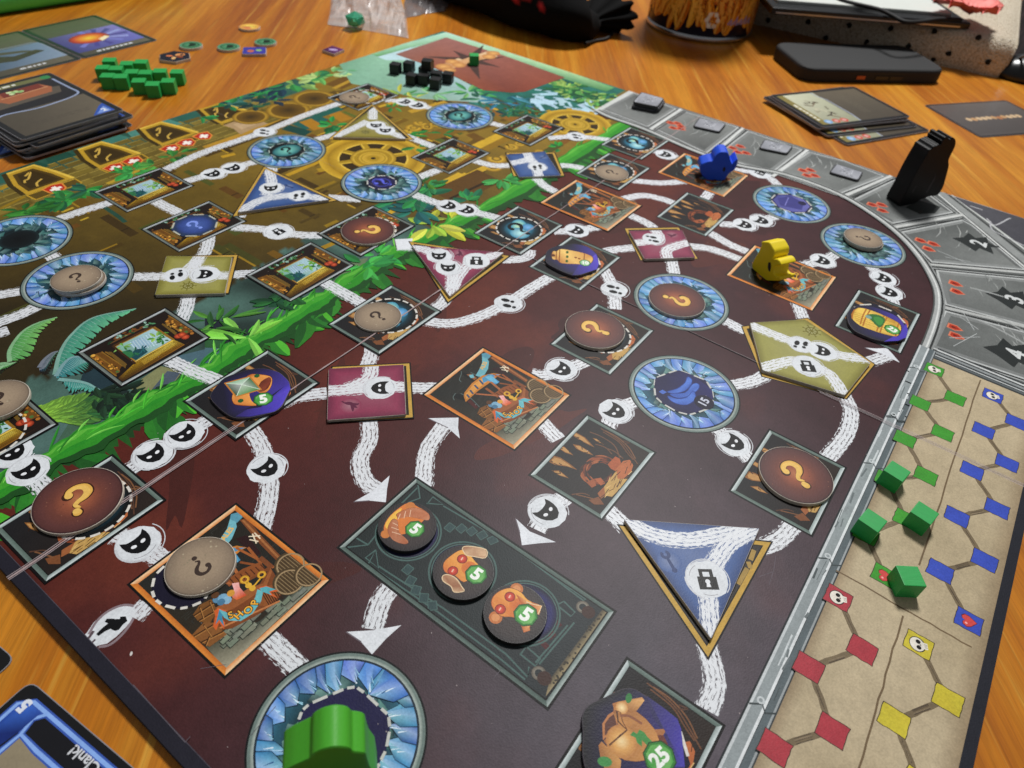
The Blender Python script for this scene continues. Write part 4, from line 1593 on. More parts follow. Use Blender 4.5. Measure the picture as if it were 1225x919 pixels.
    # ribbon with SHOP
    s.poly(L2([(475, 545), (520, 560), (480, 580), (510, 620), (505, 655), (480, 620), (465, 660), (448, 640), (460, 590), (455, 560)]), 'd0602c')
    s.poly(L2([(480, 555), (515, 565), (495, 590), (505, 640), (480, 605), (462, 630)]), '3f88a8')
    s.poly(L2([(680, 440), (720, 430), (785, 460), (745, 465), (780, 495), (740, 480), (700, 455)]), 'd0602c')
    s.poly(L2([(685, 445), (720, 435), (770, 450), (735, 462), (750, 480), (700, 462)]), '5ab0bc')
    s.poly(L2([(478, 550), (520, 570), (580, 575), (640, 535), (665, 490), (675, 450), (705, 460), (695, 510), (650, 575), (590, 612), (530, 610), (505, 595)]), '6ab4bc')
    for ch, px, py, an in (('S', 540, 583, -20), ('H', 580, 582, 2), ('O', 630, 556, 20), ('P', 664, 518, 38)):
        x, y = L2([(px, py)])[0]
        s.text(ch, x, y, .0165, '2a1808', rot=math.radians(an), bold=.09)
        s.text(ch, x, y, .0165, 'f0b040', rot=math.radians(an), bold=.02)
    s.clip = old


def crystal_art(s, rr, rot=0.0, inner=True):
    """ring shaped ice cavern: pale blue crystals round a dark green grey middle"""
    R = 0.117
    s.disc(0, 0, R + .003, '121416', 56)
    s.ring(0, 0, R * .965, R, '6a7a76', '6f7f7a', 64)
    s.ring(0, 0, R * .93, R * .968, 'a9b4ae', '7d8a84', 64)
    s.ring(0, 0, R * .905, R * .932, '1a2430', '2a3640', 64)
    R2 = R * .905
    s.grad(0, 0, R2, [(0, '0c1216'), (.45, '10191c'), (.6, '1d3a44'), (.8, '2c5c70'), (1, '3f78b0')], 48)
    # dark teal boulders round the middle
    for k in range(40):
        a = rr.uniform(0, 6.28)
        q = R2 * rr.uniform(.44, .72)
        L, W = rr.uniform(.010, .024), rr.uniform(.006, .012)
        b = rr.choice([-.7, -.5, .6]) + rr.uniform(-.3, .3) + (1.57 if abs(math.cos(a)) > .7 else 0)
        x, y = q * math.cos(a), q * math.sin(a)
        c = rr.choice(['2a5256', '356a68', '1c3a44', '46706c', '20464e', '5c8c86', '18303a'])
        p = [(x - L * math.cos(b), y - L * math.sin(b)), (x - .3 * L * math.cos(b) + W * math.cos(b + 1.57), y - .3 * L * math.sin(b) + W * math.sin(b + 1.57)),
             (x + L * math.cos(b), y + L * math.sin(b)), (x + .2 * L * math.cos(b) - W * math.cos(b + 1.57), y + .2 * L * math.sin(b) - W * math.sin(b + 1.57))]
        s.poly(p, c, [mixc(c, '101c20', .4), mixc(c, 'a8d0c8', .35), c, mixc(c, '101c20', .3)])
    # the ice: a broken ring of broad facets, hanging above and standing below
    n = 25
    edge = [6.283 * (k + rr.uniform(-.3, .3)) / n for k in range(n)]
    for k in range(n):
        a0, a1 = edge[k], edge[(k + 1) % n] + (6.283 if k == n - 1 else 0)
        am = (a0 + a1) / 2
        up = math.sin(am)
        lean = -.22 * math.cos(am) * (1 if up > 0 else -1)
        a0 -= .07
        a1 += .07
        depth = rr.uniform(.26, .50)
        if rr.random() < .15:
            depth = .2
        c = rr.choice(['3a70c8', '4c88dc', '2f5fae', '3f8cc4', '3a86b4', '2c6a94', '5a78d4'])
        hi = mixc(c, 'd4e8ff', rr.uniform(.12, .40))
        lo = mixc(c, '143c5c', .6)
        o = [(R2 * math.cos(a0 + (a1 - a0) * t), R2 * math.sin(a0 + (a1 - a0) * t)) for t in (0, .33, .66, 1)]
        tipr = R2 * (1 - depth)
        ta = am + lean
        tip = (tipr * math.cos(ta), tipr * math.sin(ta))
        l1 = (R2 * (1 - depth * .55) * math.cos(a0 + .03), R2 * (1 - depth * .55) * math.sin(a0 + .03))
        l2 = (R2 * (1 - depth * .45) * math.cos(a1 - .03), R2 * (1 - depth * .45) * math.sin(a1 - .03))
        s.poly([o[0], o[1], tip, l1], lo, [c, hi, mixc(c, 'b8ecd8', .45), lo])
        s.poly([o[1], o[2], tip], hi, [hi, c, mixc(hi, 'd8f0ff', .3)])
        s.poly([o[2], o[3], l2, tip], c, [c, lo, mixc(c, '9ce0d8', .3), hi])
        s.strip([l1, tip, l2], [.0006, .0022, .0006], '12283c')
        s.strip([o[0], l1], [.0018, .0008], '1c3c5c')
        for q in range(4):
            t = rr.random()
            t = .2 + .6 * t
            p = (o[1][0] * (1 - t) + tip[0] * t, o[1][1] * (1 - t) + tip[1] * t)
            e_ = ((tip[0] - o[2][0]) * .3, (tip[1] - o[2][1]) * .3)
            s.strip([p, (p[0] + e_[0] + rr.uniform(-.003, .003), p[1] + e_[1] + rr.uniform(-.003, .003))], [.0004, rr.uniform(.0010, .0022)], rr.choice(['e4f2ff', 'c0dcff', '2c5488', 'a4d8f0']))
    if inner:
        s.grad(0, 0, R2 * .42, [(0, '07090b'), (.8, '0e1518'), (1, '16262a')], 18)


def slot_outline(s, pts, col='d8d4cc', w=.0045, gap=.38):
    """dashed line round a token place"""
    n = len(pts)
    for i in range(n):
        a, b = np.array(pts[i]), np.array(pts[(i + 1) % n])
        d = b - a
        s.strip([tuple(a + d * gap * .5), tuple(a + d * (1 - gap * .5))], w, col)


def dashed_circle(s, x, y, r, col='d8d4cc', n=18, w=.0045):
    for k in range(n):
        a = 2 * math.pi * k / n
        s.ring(x, y, r - w / 2, r + w / 2, col, n=5, a0=a, a1=a + 2 * math.pi / n * .68)


def qmark(s, x, y, size, col, edge=None, rot=0.0, mirror=False):
    """a round, hand lettered question mark"""
    pts = [(-.30, .20), (-.24, .40), (-.04, .52), (.20, .46), (.30, .24), (.20, .04), (.02, -.10), (-.06, -.24), (.08, -.34)]
    ws = [.16, .17, .15, .19, .21, .18, .13, .12, .06]
    s.push(x, y, rot, size * (-1 if False else 1))
    m = -1 if mirror else 1
    sm = smooth_line([(a * m, b) for a, b in pts], 4)
    wv = list(np.interp(np.linspace(0, 1, len(sm)), np.linspace(0, 1, len(ws)), ws))
    if edge:
        s.strip(sm, [w * 1.45 for w in wv], edge)
        s.disc(-.28 * m, .2, .17, edge, 14)
        s.disc(0, -.52, .17, edge, 14)
    s.strip(sm, wv, col)
    s.disc(-.25 * m, .22, .12, col, 14)
    s.disc(0, -.52, .125, col, 14)
    s.pop()


def teal_hint(s, x=0.0, y=0.0):
    """the printed misty question mark of an empty token place"""
    s.grad(x, y, .058, [(0, '3f8fae'), (.5, '2f7894'), (.8, '12303c'), (1, '0d1316')], 26, .054)
    s.grad(x + .012, y + .010, .036, [(0, 'd0ecc0'), (.5, '94d0c0'), (1, '3f8fae')], 18, .022, .6)
    s.grad(x - .016, y - .014, .028, [(0, 'b8e8e8'), (1, '3a88a8')], 18)
    s.grad(x + .024, y - .012, .018, [(0, '7ab4e8'), (1, '3a80a8')], 14)
    qmark(s, x, y, .06, '0b1216', rot=math.radians(-5))


def octo(r, k=8, a0=None, sx=1.0):
    a0 = math.pi / k if a0 is None else a0
    return [(r * sx * math.cos(a0 + 2 * math.pi * i / k), r * math.sin(a0 + 2 * math.pi * i / k)) for i in range(k)]


GREENF = (('ccd6d6', '8a9896'), ('6f807a', '56665f'))
ORANGEF = (('f2cda0', 'd88a4c'), ('dd8a3a', 'c06a2a'))
for i, (x, y) in enumerate(CAVES):
    S.part('cave_picture')
    S.push(x, y)
    frame(S, WH, HH, .0066, *GREENF)
    cave_art(S, random.Random(40 + i % 3))
    if i in (2, 1, 3, 4, 5, 6, 7, 8, 9, 11, 12):
        dx, dy = {2: (.018, -.008), 1: (.008, .004), 3: (0, 0), 4: (0.012, 0), 5: (.016, .002), 9: (0.004, 0.0)}.get(i, (0, 0))
        if i in (3, 7, 11, 12):
            o = octo(.068, 8, sx=1.0)
            S.poly([(a + dx, b + dy) for a, b in o], '1a1a30')
            slot_outline(S, [(a + dx, b + dy) for a, b in o])
        else:
            S.disc(dx, dy, .064, '0e1113', 30)
            teal_hint(S, dx, dy)
            dashed_circle(S, dx, dy, .063)
    S.pop()
for i, (x, y) in enumerate(HUTS):
    S.part('hut_picture')
    S.push(x, y)
    frame(S, WH, HH, .0060, ('c6cbce', '7f8888'), ('7a827e', '5c6460'))
    hut_art(S, random.Random(60 + i % 3))
    if i == 1:
        o = octo(.058, 8)
        S.poly(o, '2a3a5a')
        S.grad(0, 0, .05, [(0, '4a64a8'), (.7, '34488a'), (1, '26344e')], 20)
        slot_outline(S, o, 'b8b8a8')
        qmark(S, 0, 0, .04, '8098e8', rot=0.1)
    if i in (4, 5, 8):
        dashed_circle(S, .01, -.01, .062)
    S.pop()
for i, (x, y) in enumerate(SHOPS):
    S.part('shop_picture')
    S.push(x, y)
    frame(S, .195, .230, .0078, *ORANGEF)
    shop_art(S, random.Random(80))
    if i == 1:
        o = L2([(135, 450), (150, 380), (210, 320), (300, 290), (440, 440), (400, 510), (330, 540), (270, 550), (190, 530), (150, 500)])
        S.poly(o, '171428')
        slot_outline(S, smooth_line(o, 1, True))
    S.pop()
for i, (x, y) in enumerate(CIRCS):
    S.part('crystal_cavern_picture')
    S.push(x, y)
    crystal_art(S, random.Random(90 + i), inner=i not in (0, 4, 8, 3))
    if i in (0, 4, 3, 8):
        if i == 0:
            o = LK([(325, 275), (440, 225), (560, 195), (690, 240), (830, 295), (890, 390), (905, 480), (880, 570), (740, 620), (660, 640), (540, 610), (400, 530), (325, 460), (315, 360)])
        elif i == 4:
            o = [(p[0] - x, p[1] - y) for p in BB(zoom(295, 775, 5.568)([(345, 490), (370, 420), (420, 375), (560, 315), (660, 272), (730, 262), (790, 305), (890, 400), (945, 450), (955, 540), (930, 680), (890, 760), (850, 850), (700, 950), (450, 900), (360, 700)]))]
        elif i == 8:
            o = octo(.045, 8)
        else:
            o = octo(.064, 8, sx=.95)
        S.poly(o, '1f1d44', None)
        slot_outline(S, o, 'c4c4c0', .0042, .3)
    if i == 0:
        S.poly(LK([(325, 275), (560, 195), (690, 240), (890, 390), (905, 480), (740, 620), (400, 530), (315, 360)]), '26286a', ['1d1b42', '201f4a', '242458', '2a2a66', '24245a', '222250', '1e1e48', '1c1a40'])
        for pts in ([(440, 410), (540, 380), (620, 320), (640, 270), (660, 262), (690, 290), (680, 340), (620, 400), (520, 425)], [(470, 430), (620, 420), (690, 340), (740, 325), (765, 350), (740, 400), (640, 460), (540, 470)],
                    [(450, 450), (540, 480), (640, 465), (700, 400), (725, 440), (720, 490), (640, 540), (540, 530), (470, 490)]):
            q = smooth_line(LK(pts), 3, True)
            S.poly(q, '3f62b8', [mixc('3454a8', '5a84dc', (k % 9) / 9) for k in range(len(q))])
            S.strip(q + [q[0]], .0016, '24408c')
        S.poly(LK([(360, 410), (395, 390), (440, 415), (400, 435)]), '4a6cc4')
        c = LK([(812, 515)])[0]
        S.disc(c[0], c[1], .0215, '16142c', 16)
        S.text('15', c[0], c[1], .026, 'c8ccdc', rot=math.radians(0), bold=.03)
    if i == 3:
        o = octo(.056, 8)
        S.poly(o, '4a4a8c', [mixc('3a3f84', '6a6ab0', k / 7) for k in range(8)])
        S.poly([(-.04, .02), (.0, .045), (.045, .02), (.03, -.03), (-.02, -.04)], '3c3c80')
        S.disc(.024, -.026, .013, '1f1d40', 12)
        S.line((-.03, .01), (.03, .02), .003, '7a7ac0')
    if i == 8:
        qmark(S, 0, 0, .05, '5a64d8', rot=0.3)
        S.ring(0, 0, .022, .028, '3a40a0', '2a2a70', 16)
    if i in (7, 9):
        S.poly(octo(.056, 10), '10181c')
        S.grad(0, 0, .05, [(0, '7ac0b0'), (.5, '5aa09a'), (.85, '2f6a70'), (1, '14242a')], 20, .038)
        qmark(S, 0, 0, .042, '0c1416', rot=-.3)
        slot_outline(S, octo(.056, 10), 'a8b4ac', .003)
    S.pop()

# ---------------------------------------------------------------- vault picture for the three monkey tokens
S.part('vault_picture')
LR = zoom(400, 565, 3.2235)
S.push(0.485, 0.351)
frame(S, .187, .418, .0062, ('a8b4b0', '6a7a76'), ('5f716a', '4a5a55'))
S.poly([(-.085, -.2), (.085, -.2), (.085, .2), (-.085, .2)], '272c2e', ['2a3033', '2a3033', '232a2a', '232a2a'])
S.pop()
LCOL = '4a6460'


def lr(pts):
    return BB(LR(pts))


S.clip = (0.485 - .085, 0.351 - .2005, 0.485 + .085, 0.351 + .2005)
S.poly(lr([(815, 865), (830, 800), (1040, 520), (1060, 540)]), '8a7a5c', ['9a8a68', '4a4438', '4a4438', '9a8a68'])
for k in range(40):
    t = rnd.random()
    x, y = lr([(830 + 200 * t + rnd.uniform(-10, 12), 830 - 290 * t + rnd.uniform(-10, 10))])[0]
    S.disc(x, y, .002, '3a342a', 5)
for pts in ([(50, 290), (130, 280), (250, 130), (320, 60)], [(130, 280), (60, 240)], [(250, 130), (330, 100), (320, 30)], [(130, 355), (160, 300), (170, 370), (120, 330), (160, 300)], [(360, 120), (380, 95), (420, 125), (355, 120)],
            [(150, 370), (400, 540), (640, 720), (735, 800)], [(170, 362), (420, 525), (660, 700), (745, 790), (750, 750)], [(400, 95), (640, 260), (970, 490)], [(420, 130), (660, 270), (960, 495), (985, 480)],
            [(720, 700), (740, 672), (795, 720), (775, 748), (715, 700)], [(862, 510), (885, 498), (928, 540), (912, 556), (868, 520)], [(775, 735), (900, 590)], [(790, 740), (925, 580)]):
    S.strip(lr(pts), .0028, LCOL)
for pts in ([(835, 570), (850, 560), (880, 590), (865, 600)], [(820, 620), (850, 610), (855, 630), (830, 650)], [(785, 655), (800, 640), (830, 670), (815, 685)]):
    S.poly(lr(pts), '4a2022')
for px, py in ((788, 775), (958, 520)):
    x, y = lr([(px, py)])[0]
    S.ring(x, y, .006, .011, '8a8478', '5a5248', 14)
    x, y = lr([(px + 22, py + 20)])[0]
    S.disc(x, y, .011, '3f2a24', 12)
for i, k in enumerate(((445, 213), (490, 217), (530, 228), (570, 243), (610, 262), (283, 375), (295, 418), (315, 455), (345, 485), (378, 515))):
    x, y = lr([k])[0]
    S.push(x, y, 0.35 * (i % 5 if i < 5 else 0) * -.3 + .2 * (i - 5 if i > 4 else 0))
    S.poly([(-.0075, -.0068), (.0075, -.0068), (.0075, .0068), (-.0075, .0068)], '34494a')
    S.outline([(-.0075, -.0068), (.0075, -.0068), (.0075, .0068), (-.0075, .0068)], .0015, LCOL)
    S.pop()
MONK = [B(487, 628, .011), B(554.5, 683, .011), B(616.5, 732, .011)]
for px, py in ((286, 232), (495, 380), (735, 540)):
    x, y = lr([(px, py)])[0]
    S.ring(x, y, .0535, .0565, LCOL, n=40)
    S.ring(x, y, .0495, .0515, LCOL, n=40)
    S.disc(x, y, .0495, '1f2038', 40)
    S.grad(x + .004, y - .006, .043, [(0, '201f48'), (.8, '2a2a60'), (1, '1f2038')], 30)
S.clip = (BX0 + IN, BY0 + IN, BX1 - IN, BY1 - IN)


# ---------------------------------------------------------------- slots of the path tiles: gold frames
def gold_slot(pts, w=.007, fill='2a2418'):
    S.part('tile_slot')
    q = pts if area2(pts) > 0 else pts[::-1]
    S.poly(inset(q, -.003), '0f0d0c')
    S.poly(q, 'c09a44')
    S.poly(inset(q, w), '120f0c')
    S.poly(inset(q, w + .002), fill)


def sq(cx, cy, side, rot):
    h = side / 2
    return [(cx + a * math.cos(rot) - b * math.sin(rot), cy + a * math.sin(rot) + b * math.cos(rot)) for a, b in ((-h, -h), (h, -h), (h, h), (-h, h))]


gold_slot(sq(0.688, 0.7815, .160, math.radians(45)))
gold_slot(sq(0.709, 1.379, .160, math.radians(45)))
gold_slot(sq(1.620, 0.601, .160, math.radians(45)))
gold_slot(sq(1.765, 1.130, .160, math.radians(45)))
TR2S = BB([(741, 629), (922, 649), (847, 786)])
gold_slot(TR2S, .0085, '35312f')
S.part('tile_slot')
for a, b in (((835, 530), (815, 590)), ((800, 600), (815, 640)), ((795, 640), (740, 735))):
    S.strip(BB(zoom(735, 552, 5)([a, b])), .008, 'a88a4a')
gold_slot(BB([(490, 290), (609, 307), (536, 362)]), .007)
gold_slot(BB([(316, 200), (279, 259), (403, 240)]), .007)
gold_slot(BB([(445, 125), (393, 167), (494, 167)]), .007)
gold_slot(BB([(888, 391), (966, 381), (1046, 436), (1012, 477), (912, 450)]), .0085, '1a150e')

# ---------------------------------------------------------------- stone track along the right hand edge
GST = '6f7271'
S.part('stone_track_base')
TRK = BB([(737, 132), (789, 89 + 20), (920, 160), (1067, 209), (1124, 230), (1225, 262)])
inner = smooth_line(BB([(713, 133), (730, 141), (770, 155), (830, 181), (880, 198), (940, 210), (1000, 232), (1040, 255), (1074, 281), (1100, 310), (1117, 340), (1121, 362), (1117, 385), (1108, 410), (1098, 432)]), 5)
outer_edge = [(BX1 - .004, inner[0][1] + 0.0)]
poly = inner + [(inner[-1][0], -0.6), (BX1 - .004, -0.6)] + [(BX1 - .004, inner[0][1])]
S.poly(poly, '5f6261')
S.clip = (BX0 + IN, BY0 + IN, BX1 - IN, BY1 - IN)
rs = random.Random(77)


def stone_cell(pts, c='6a6d6b'):
    S.part('stone_cell')
    q = BB(pts)
    q = q if area2(q) > 0 else q[::-1]
    cx = sum(p[0] for p in q) / len(q)
    cy = sum(p[1] for p in q) / len(q)
    n = len(q)
    S.poly(inset(q, -.004), 'a9acab')
    S.poly(q, '2a2c2c')
    S.poly(inset(q, .006), 'b8bbba')
    i2 = inset(q, .012)
    # shaded bevel
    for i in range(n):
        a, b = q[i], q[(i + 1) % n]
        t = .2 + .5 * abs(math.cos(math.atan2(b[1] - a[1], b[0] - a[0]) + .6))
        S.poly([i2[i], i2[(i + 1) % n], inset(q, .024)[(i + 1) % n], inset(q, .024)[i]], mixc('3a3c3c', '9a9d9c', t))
    core = inset(q, .024)
    S.poly(core, c, [mixc('4a4d4c', '858886', rs.random()) for _ in core])
    old = S.clip
    xs = [p[0] for p in core]
    ys = [p[1] for p in core]
    for k in range(16):
        x = cx + (rs.random() - .5) * (max(xs) - min(xs)) * .5
        y = cy + (rs.random() - .5) * (max(ys) - min(ys)) * .5
        a = rs.uniform(-.3, .5)
        L = rs.uniform(.01, .045)
        S.strip([(x, y), (x + L * math.cos(a), y + L * math.sin(a)), (x + 2 * L * math.cos(a + .15), y + 2 * L * math.sin(a + .15))], [.0005, .0035, .0005], mixc('8a8d8b', rs.choice(['c0c2c0', '3a3c3c', 'a0a3a1']), .5))
    S.clip = old
    return (cx, cy)


STONES = [[(716, 131), (757, 110), (812, 131), (776, 154)], [(781, 155), (817, 133), (887, 153), (846, 186)], [(852, 187), (893, 156), (963, 180), (925, 209)], [(926, 208), (966, 181), (1010, 192), (1062, 212), (1004, 235)],
          [(1015, 240), (1068, 214), (1098, 222), (1144, 256), (1068, 270)], [(1074, 277), (1150, 262), (1165, 270), (1232, 326), (1113, 316)], [(1116, 322), (1226, 333), (1330, 370), (1330, 420), (1127, 366)],
          [(1127, 370), (1330, 424), (1330, 492), (1104, 416)]]
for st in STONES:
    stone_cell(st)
# long ribs between and along the cells
S.part('stone_ribs', kind='stuff')
for a, b, w, c in (((713, 134), (757, 109), .02, 'c6c9c6'), ((776, 157), (815, 131), .012, 'd0d2d0'), ((782, 158), (820, 134), .006, '2a2c2c'), ((848, 189), (889, 154), .010, 'd0d2d0'), ((852, 190), (893, 156), .005, '2a2c2c'),
                   ((924, 212), (966, 180), .012, 'd0d2d0'), ((1006, 237), (1066, 211), .012, 'c8cac8'), ((1012, 240), (1072, 214), .005, '2a2c2c'), ((1068, 273), (1150, 258), .012, 'c8cac8'), ((1072, 275), (1152, 262), .004, '222424'),
                   ((1110, 317), (1225, 327), .010, 'b8bab8'), ((1112, 320), (1225, 331), .004, '222424'), ((1124, 367), (1240, 395), .012, 'b0b2b0'), ((1126, 370), (1240, 399), .004, '222424')):
    S.strip(BB([a, b]), w, c)
for k, (dw, c, w) in enumerate(((0, 'a4a7a6', .020), (.004, 'd4d6d4', .004), (-.008, '4a4d4c', .004), (.012, '2c2e2e', .005), (.017, '8a8d8c', .004))):
    ln = []
    for i in range(len(inner)):
        a, b = inner[max(i - 1, 0)], inner[min(i + 1, len(inner) - 1)]
        l = math.dist(a, b)
        ln.append((inner[i][0] + (a[1] - b[1]) / l * dw * -1 * -1, inner[i][1] + (b[0] - a[0]) / l * dw))
    S.strip(ln, w, c)
S.part('outer_stone_band', kind='stuff')
for a, b, w, c in (((1126, 231), (1235, 320), .030, '8f9291'), ((1122, 233), (1232, 326), .006, 'd6d8d6'), ((1130, 231), (1240, 316), .005, '242626'), ((1138, 234), (1240, 310), .008, 'c6c9c6'), ((1150, 236), (1240, 300), .005, '242626'),
                   ((1100, 222), (1120, 229), .02, 'a0a3a1')):
    S.strip(BB([a, b]), w, c)
S.poly(BB([(1140, 236), (1225, 262), (1290, 283), (1290, 340), (1225, 296)]), '3e3d44', ['55545a', '4a4950', '3a3940', '33323a', '3a3940'])
for pts in ([(1180, 262), (1188, 270), (1196, 268), (1205, 263), (1209, 262)], [(1184, 265), (1186, 275), (1200, 283), (1215, 290), (1222, 294)], [(1215, 290), (1225, 295)], [(1160, 247), (1175, 252)]):
    S.strip(smooth_line(BB(pts), 3), .005, 'b0b0b4')
S.outline(BB([(1126, 231), (1225, 262), (1290, 283)])[:2], .003, 'a0a0a0')

# red gems printed on the cells
S.part('red_gem_marks', kind='stuff')
for px, py in ((1044, 246), (1055, 246), (1056, 253), (1102, 289), (1117, 293), (1111, 299), (1143, 340.5), (1145, 350), (1142, 393), (1144, 403), (803, 148), (811, 148.5), (806, 154), (815, 155), (815, 152),
               (877, 177 + 1), (886, 176), (883, 183), (893, 184), (961, 205), (970, 204.5), (966, 211), (975, 211)):
    x, y = B(px, py)
    S.poly([(x - .011, y + .018), (x + .011, y + .018), (x + .013, y - .002), (x, y - .02), (x - .013, y - .002)], 'd87a5a')
    S.poly([(x - .008, y + .014), (x + .008, y + .014), (x + .010, y - .002), (x, y - .015), (x - .010, y - .002)], 'b03018')
    S.poly([(x - .004, y + .008), (x + .004, y + .008), (x, y - .008)], '5a1008')

# fleur marks with numbers
S.part('number_mark')
for px, py, ch, k in ((1171, 292, '2', 1.0), (1214, 359, '3', 1.0), (1217, 425, '4', 1.05)):
    x, y = B(px, py)
    S.part('number_mark')
    S.push(x, y, 0.35, k)
    dk = '262a2a'
    S.poly([(-.02, .05), (-.055, .02), (-.03, .005), (-.05, -.03), (-.01, -.03), (0, -.06), (.015, -.028), (.05, -.03), (.03, .005), (.055, .02), (.02, .04), (0, .075)], dk)
    S.text(ch, 0, 0, .062, 'cfd2d2', rot=-.3, bold=.03)
    S.pop()
# dark patch below the dragon piece and scratches
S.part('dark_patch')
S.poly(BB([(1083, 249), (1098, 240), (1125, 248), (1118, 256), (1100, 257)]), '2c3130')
S.part('stone_scratches', kind='stuff')
for a, b in (((1135, 405), (1172, 404)), ((1140, 415), (1168, 400)), ((1148, 380), (1170, 395)), ((1150, 372), (1165, 396)), ((1130, 308), (1160, 314)), ((1120, 300), (1155, 315))):
    S.strip(BB([a, b]), .0016, 'b8bcbc')
for pts in ([(1190, 380), (1200, 384), (1215, 392), (1225, 398)], [(1160, 345), (1180, 350), (1200, 356)], [(1150, 378), (1175, 386), (1200, 398), (1225, 412)]):
    S.strip(smooth_line(BB(pts), 4), .006, '9a9d9c')

# the long stone bar between the cave and the parchment
S.part('stone_bar')
bar0, bar1 = BB([(1104, 418), (1113, 380)])[0], None
yb = B(1061, 501)[1]
ybar = -.105
for dy, w, c in ((0.0, .040, '3a4042'), (.016, .005, 'c4c9cb'), (.007, .015, '8f9799'), (-.002, .004, 'd8dcde'), (-.010, .010, '5a6468'), (-.0165, .003, '9aa0a2'), (.0205, .002, '22262a')):
    x1 = B(1104, 418)[0] + .01
    n = 40
    S.strip([(BX0 + (x1 - BX0) * i / n, ybar + dy) for i in range(n + 1)], w, c)
for k in range(44):
    x = rs.uniform(BX0, 1.5)
    y = ybar + rs.uniform(-.015, .016)
    S.strip([(x, y), (x + rs.uniform(.01, .05), y + rs.uniform(-.003, .003))], rs.uniform(.001, .004), rs.choice(['aab2b4', '6a7274', 'c8ced0', '4a5254']))
for px, py in ((1061, 497), (1090, 440), (1034, 552), (985, 668), (902, 841)):
    x, y = B(px, py)
    S.strip([(x - .005, ybar + .018), (x + .006, ybar + .002), (x - .004, ybar - .006), (x + .006, ybar - .02)], .003, '3a4244')
    S.ring(x + .01, ybar + .006, .003, .006, 'c0c6c8', n=10)

# ---------------------------------------------------------------- parchment with the health tracks
S.part('parchment_panel')
PX1 = B(1104, 424)[0]
py1 = ybar - .020
py0 = BY0 + .019
nx, ny = 120, 24
vs, cs, fs = [], [], []
for i in range(nx + 1):
    for j in range(ny + 1):
        x = BX0 + .002 + (PX1 - BX0) * i / nx
        y = py0 + (py1 - py0) * j / ny
        n_ = fbm(x * 9, y * 9, 4, 44)
        c = mixc('a8987a', 'c2b294', n_)
        e = min(1, (y - py0) / .03, (py1 - y) / .02)
        c = mixc('857056', c, max(0, min(1, .3 + .7 * e)))
        vs.append((x, y))
        cs.append(c)
for i in range(nx):
    for j in range(ny):
        a = i * (ny + 1) + j
        fs.append((a, a + ny + 1, a + ny + 2, a + 1))
S.raw(vs, fs, cs, boxes=[(BX0, py0, PX1, py1)])
S.part('stone_edge_rail')
for dx, w, c in ((.0, .05, '34383a'), (.016, .006, 'c8cbca'), (.004, .008, '8a8f90'), (-.008, .004, 'b8bcbc'), (-.016, .006, '5a6062')):
    S.strip([(PX1 + .022 + dx, py1), (PX1 + .022 + dx, BY0)], w, c)
S.part('dark_border')
S.poly([(BX0, BY0), (BX1, BY0), (BX1, py0), (BX0, py0)], '23242c')
S.poly([(BX0, BY0), (BX0 + .022, BY0), (BX0 + .022, BY1), (BX0, BY1)], '22212b')  # black left band lightened towards blue, its sheen put into the colour
S.strip([(BX0 + .022, BY0), (BX0 + .022, 1.5)], .0010, '4a4650')

# track squares
TRACKS = {
    'green': [(1117, 443, 1), (1142, 477.5, 0), (1100, 483, 0), (1127, 519, 0), (1082, 526, 0), (1107, 570, 0), (1060, 575, 0), (1083, 622, 0), (1035, 640, 0), (1058, 690, 2)],
    'blue': [(1187, 474.5, 1), (1215, 506, 0), (1176, 516, 0), (1204, 555, 0), (1162, 564, 0), (1192, 609.5, 0), (1144, 619, 0), (1177, 671.5, 0), (1124, 684, 0), (1158, 744, 2)],
    'red': [(1002, 716, 1), (1031, 778, 0), (967, 799, 0), (995, 875, 0), (926, 895, 0)],
    'yellow': [(1098, 772, 1), (1133, 838, 0), (1069, 862, 0), (1100, 940, 0)],
}
TCOL = {'green': '3f9430', 'blue': '3a4fb4', 'red': 'a83a44', 'yellow': 'c8b83a'}


def ragged(w, h, rr):
    pts = []
    for (ax, ay), (bx, by) in (((-w, -h), (w, -h)), ((w, -h), (w, h)), ((w, h), (-w, h)), ((-w, h), (-w, -h))):
        for k in range(5):
            t = k / 5
            j = .0007 if k else .0010
            pts.append((ax + (bx - ax) * t + rr.uniform(-j, j), ay + (by - ay) * t + rr.uniform(-j, j)))
    return pts


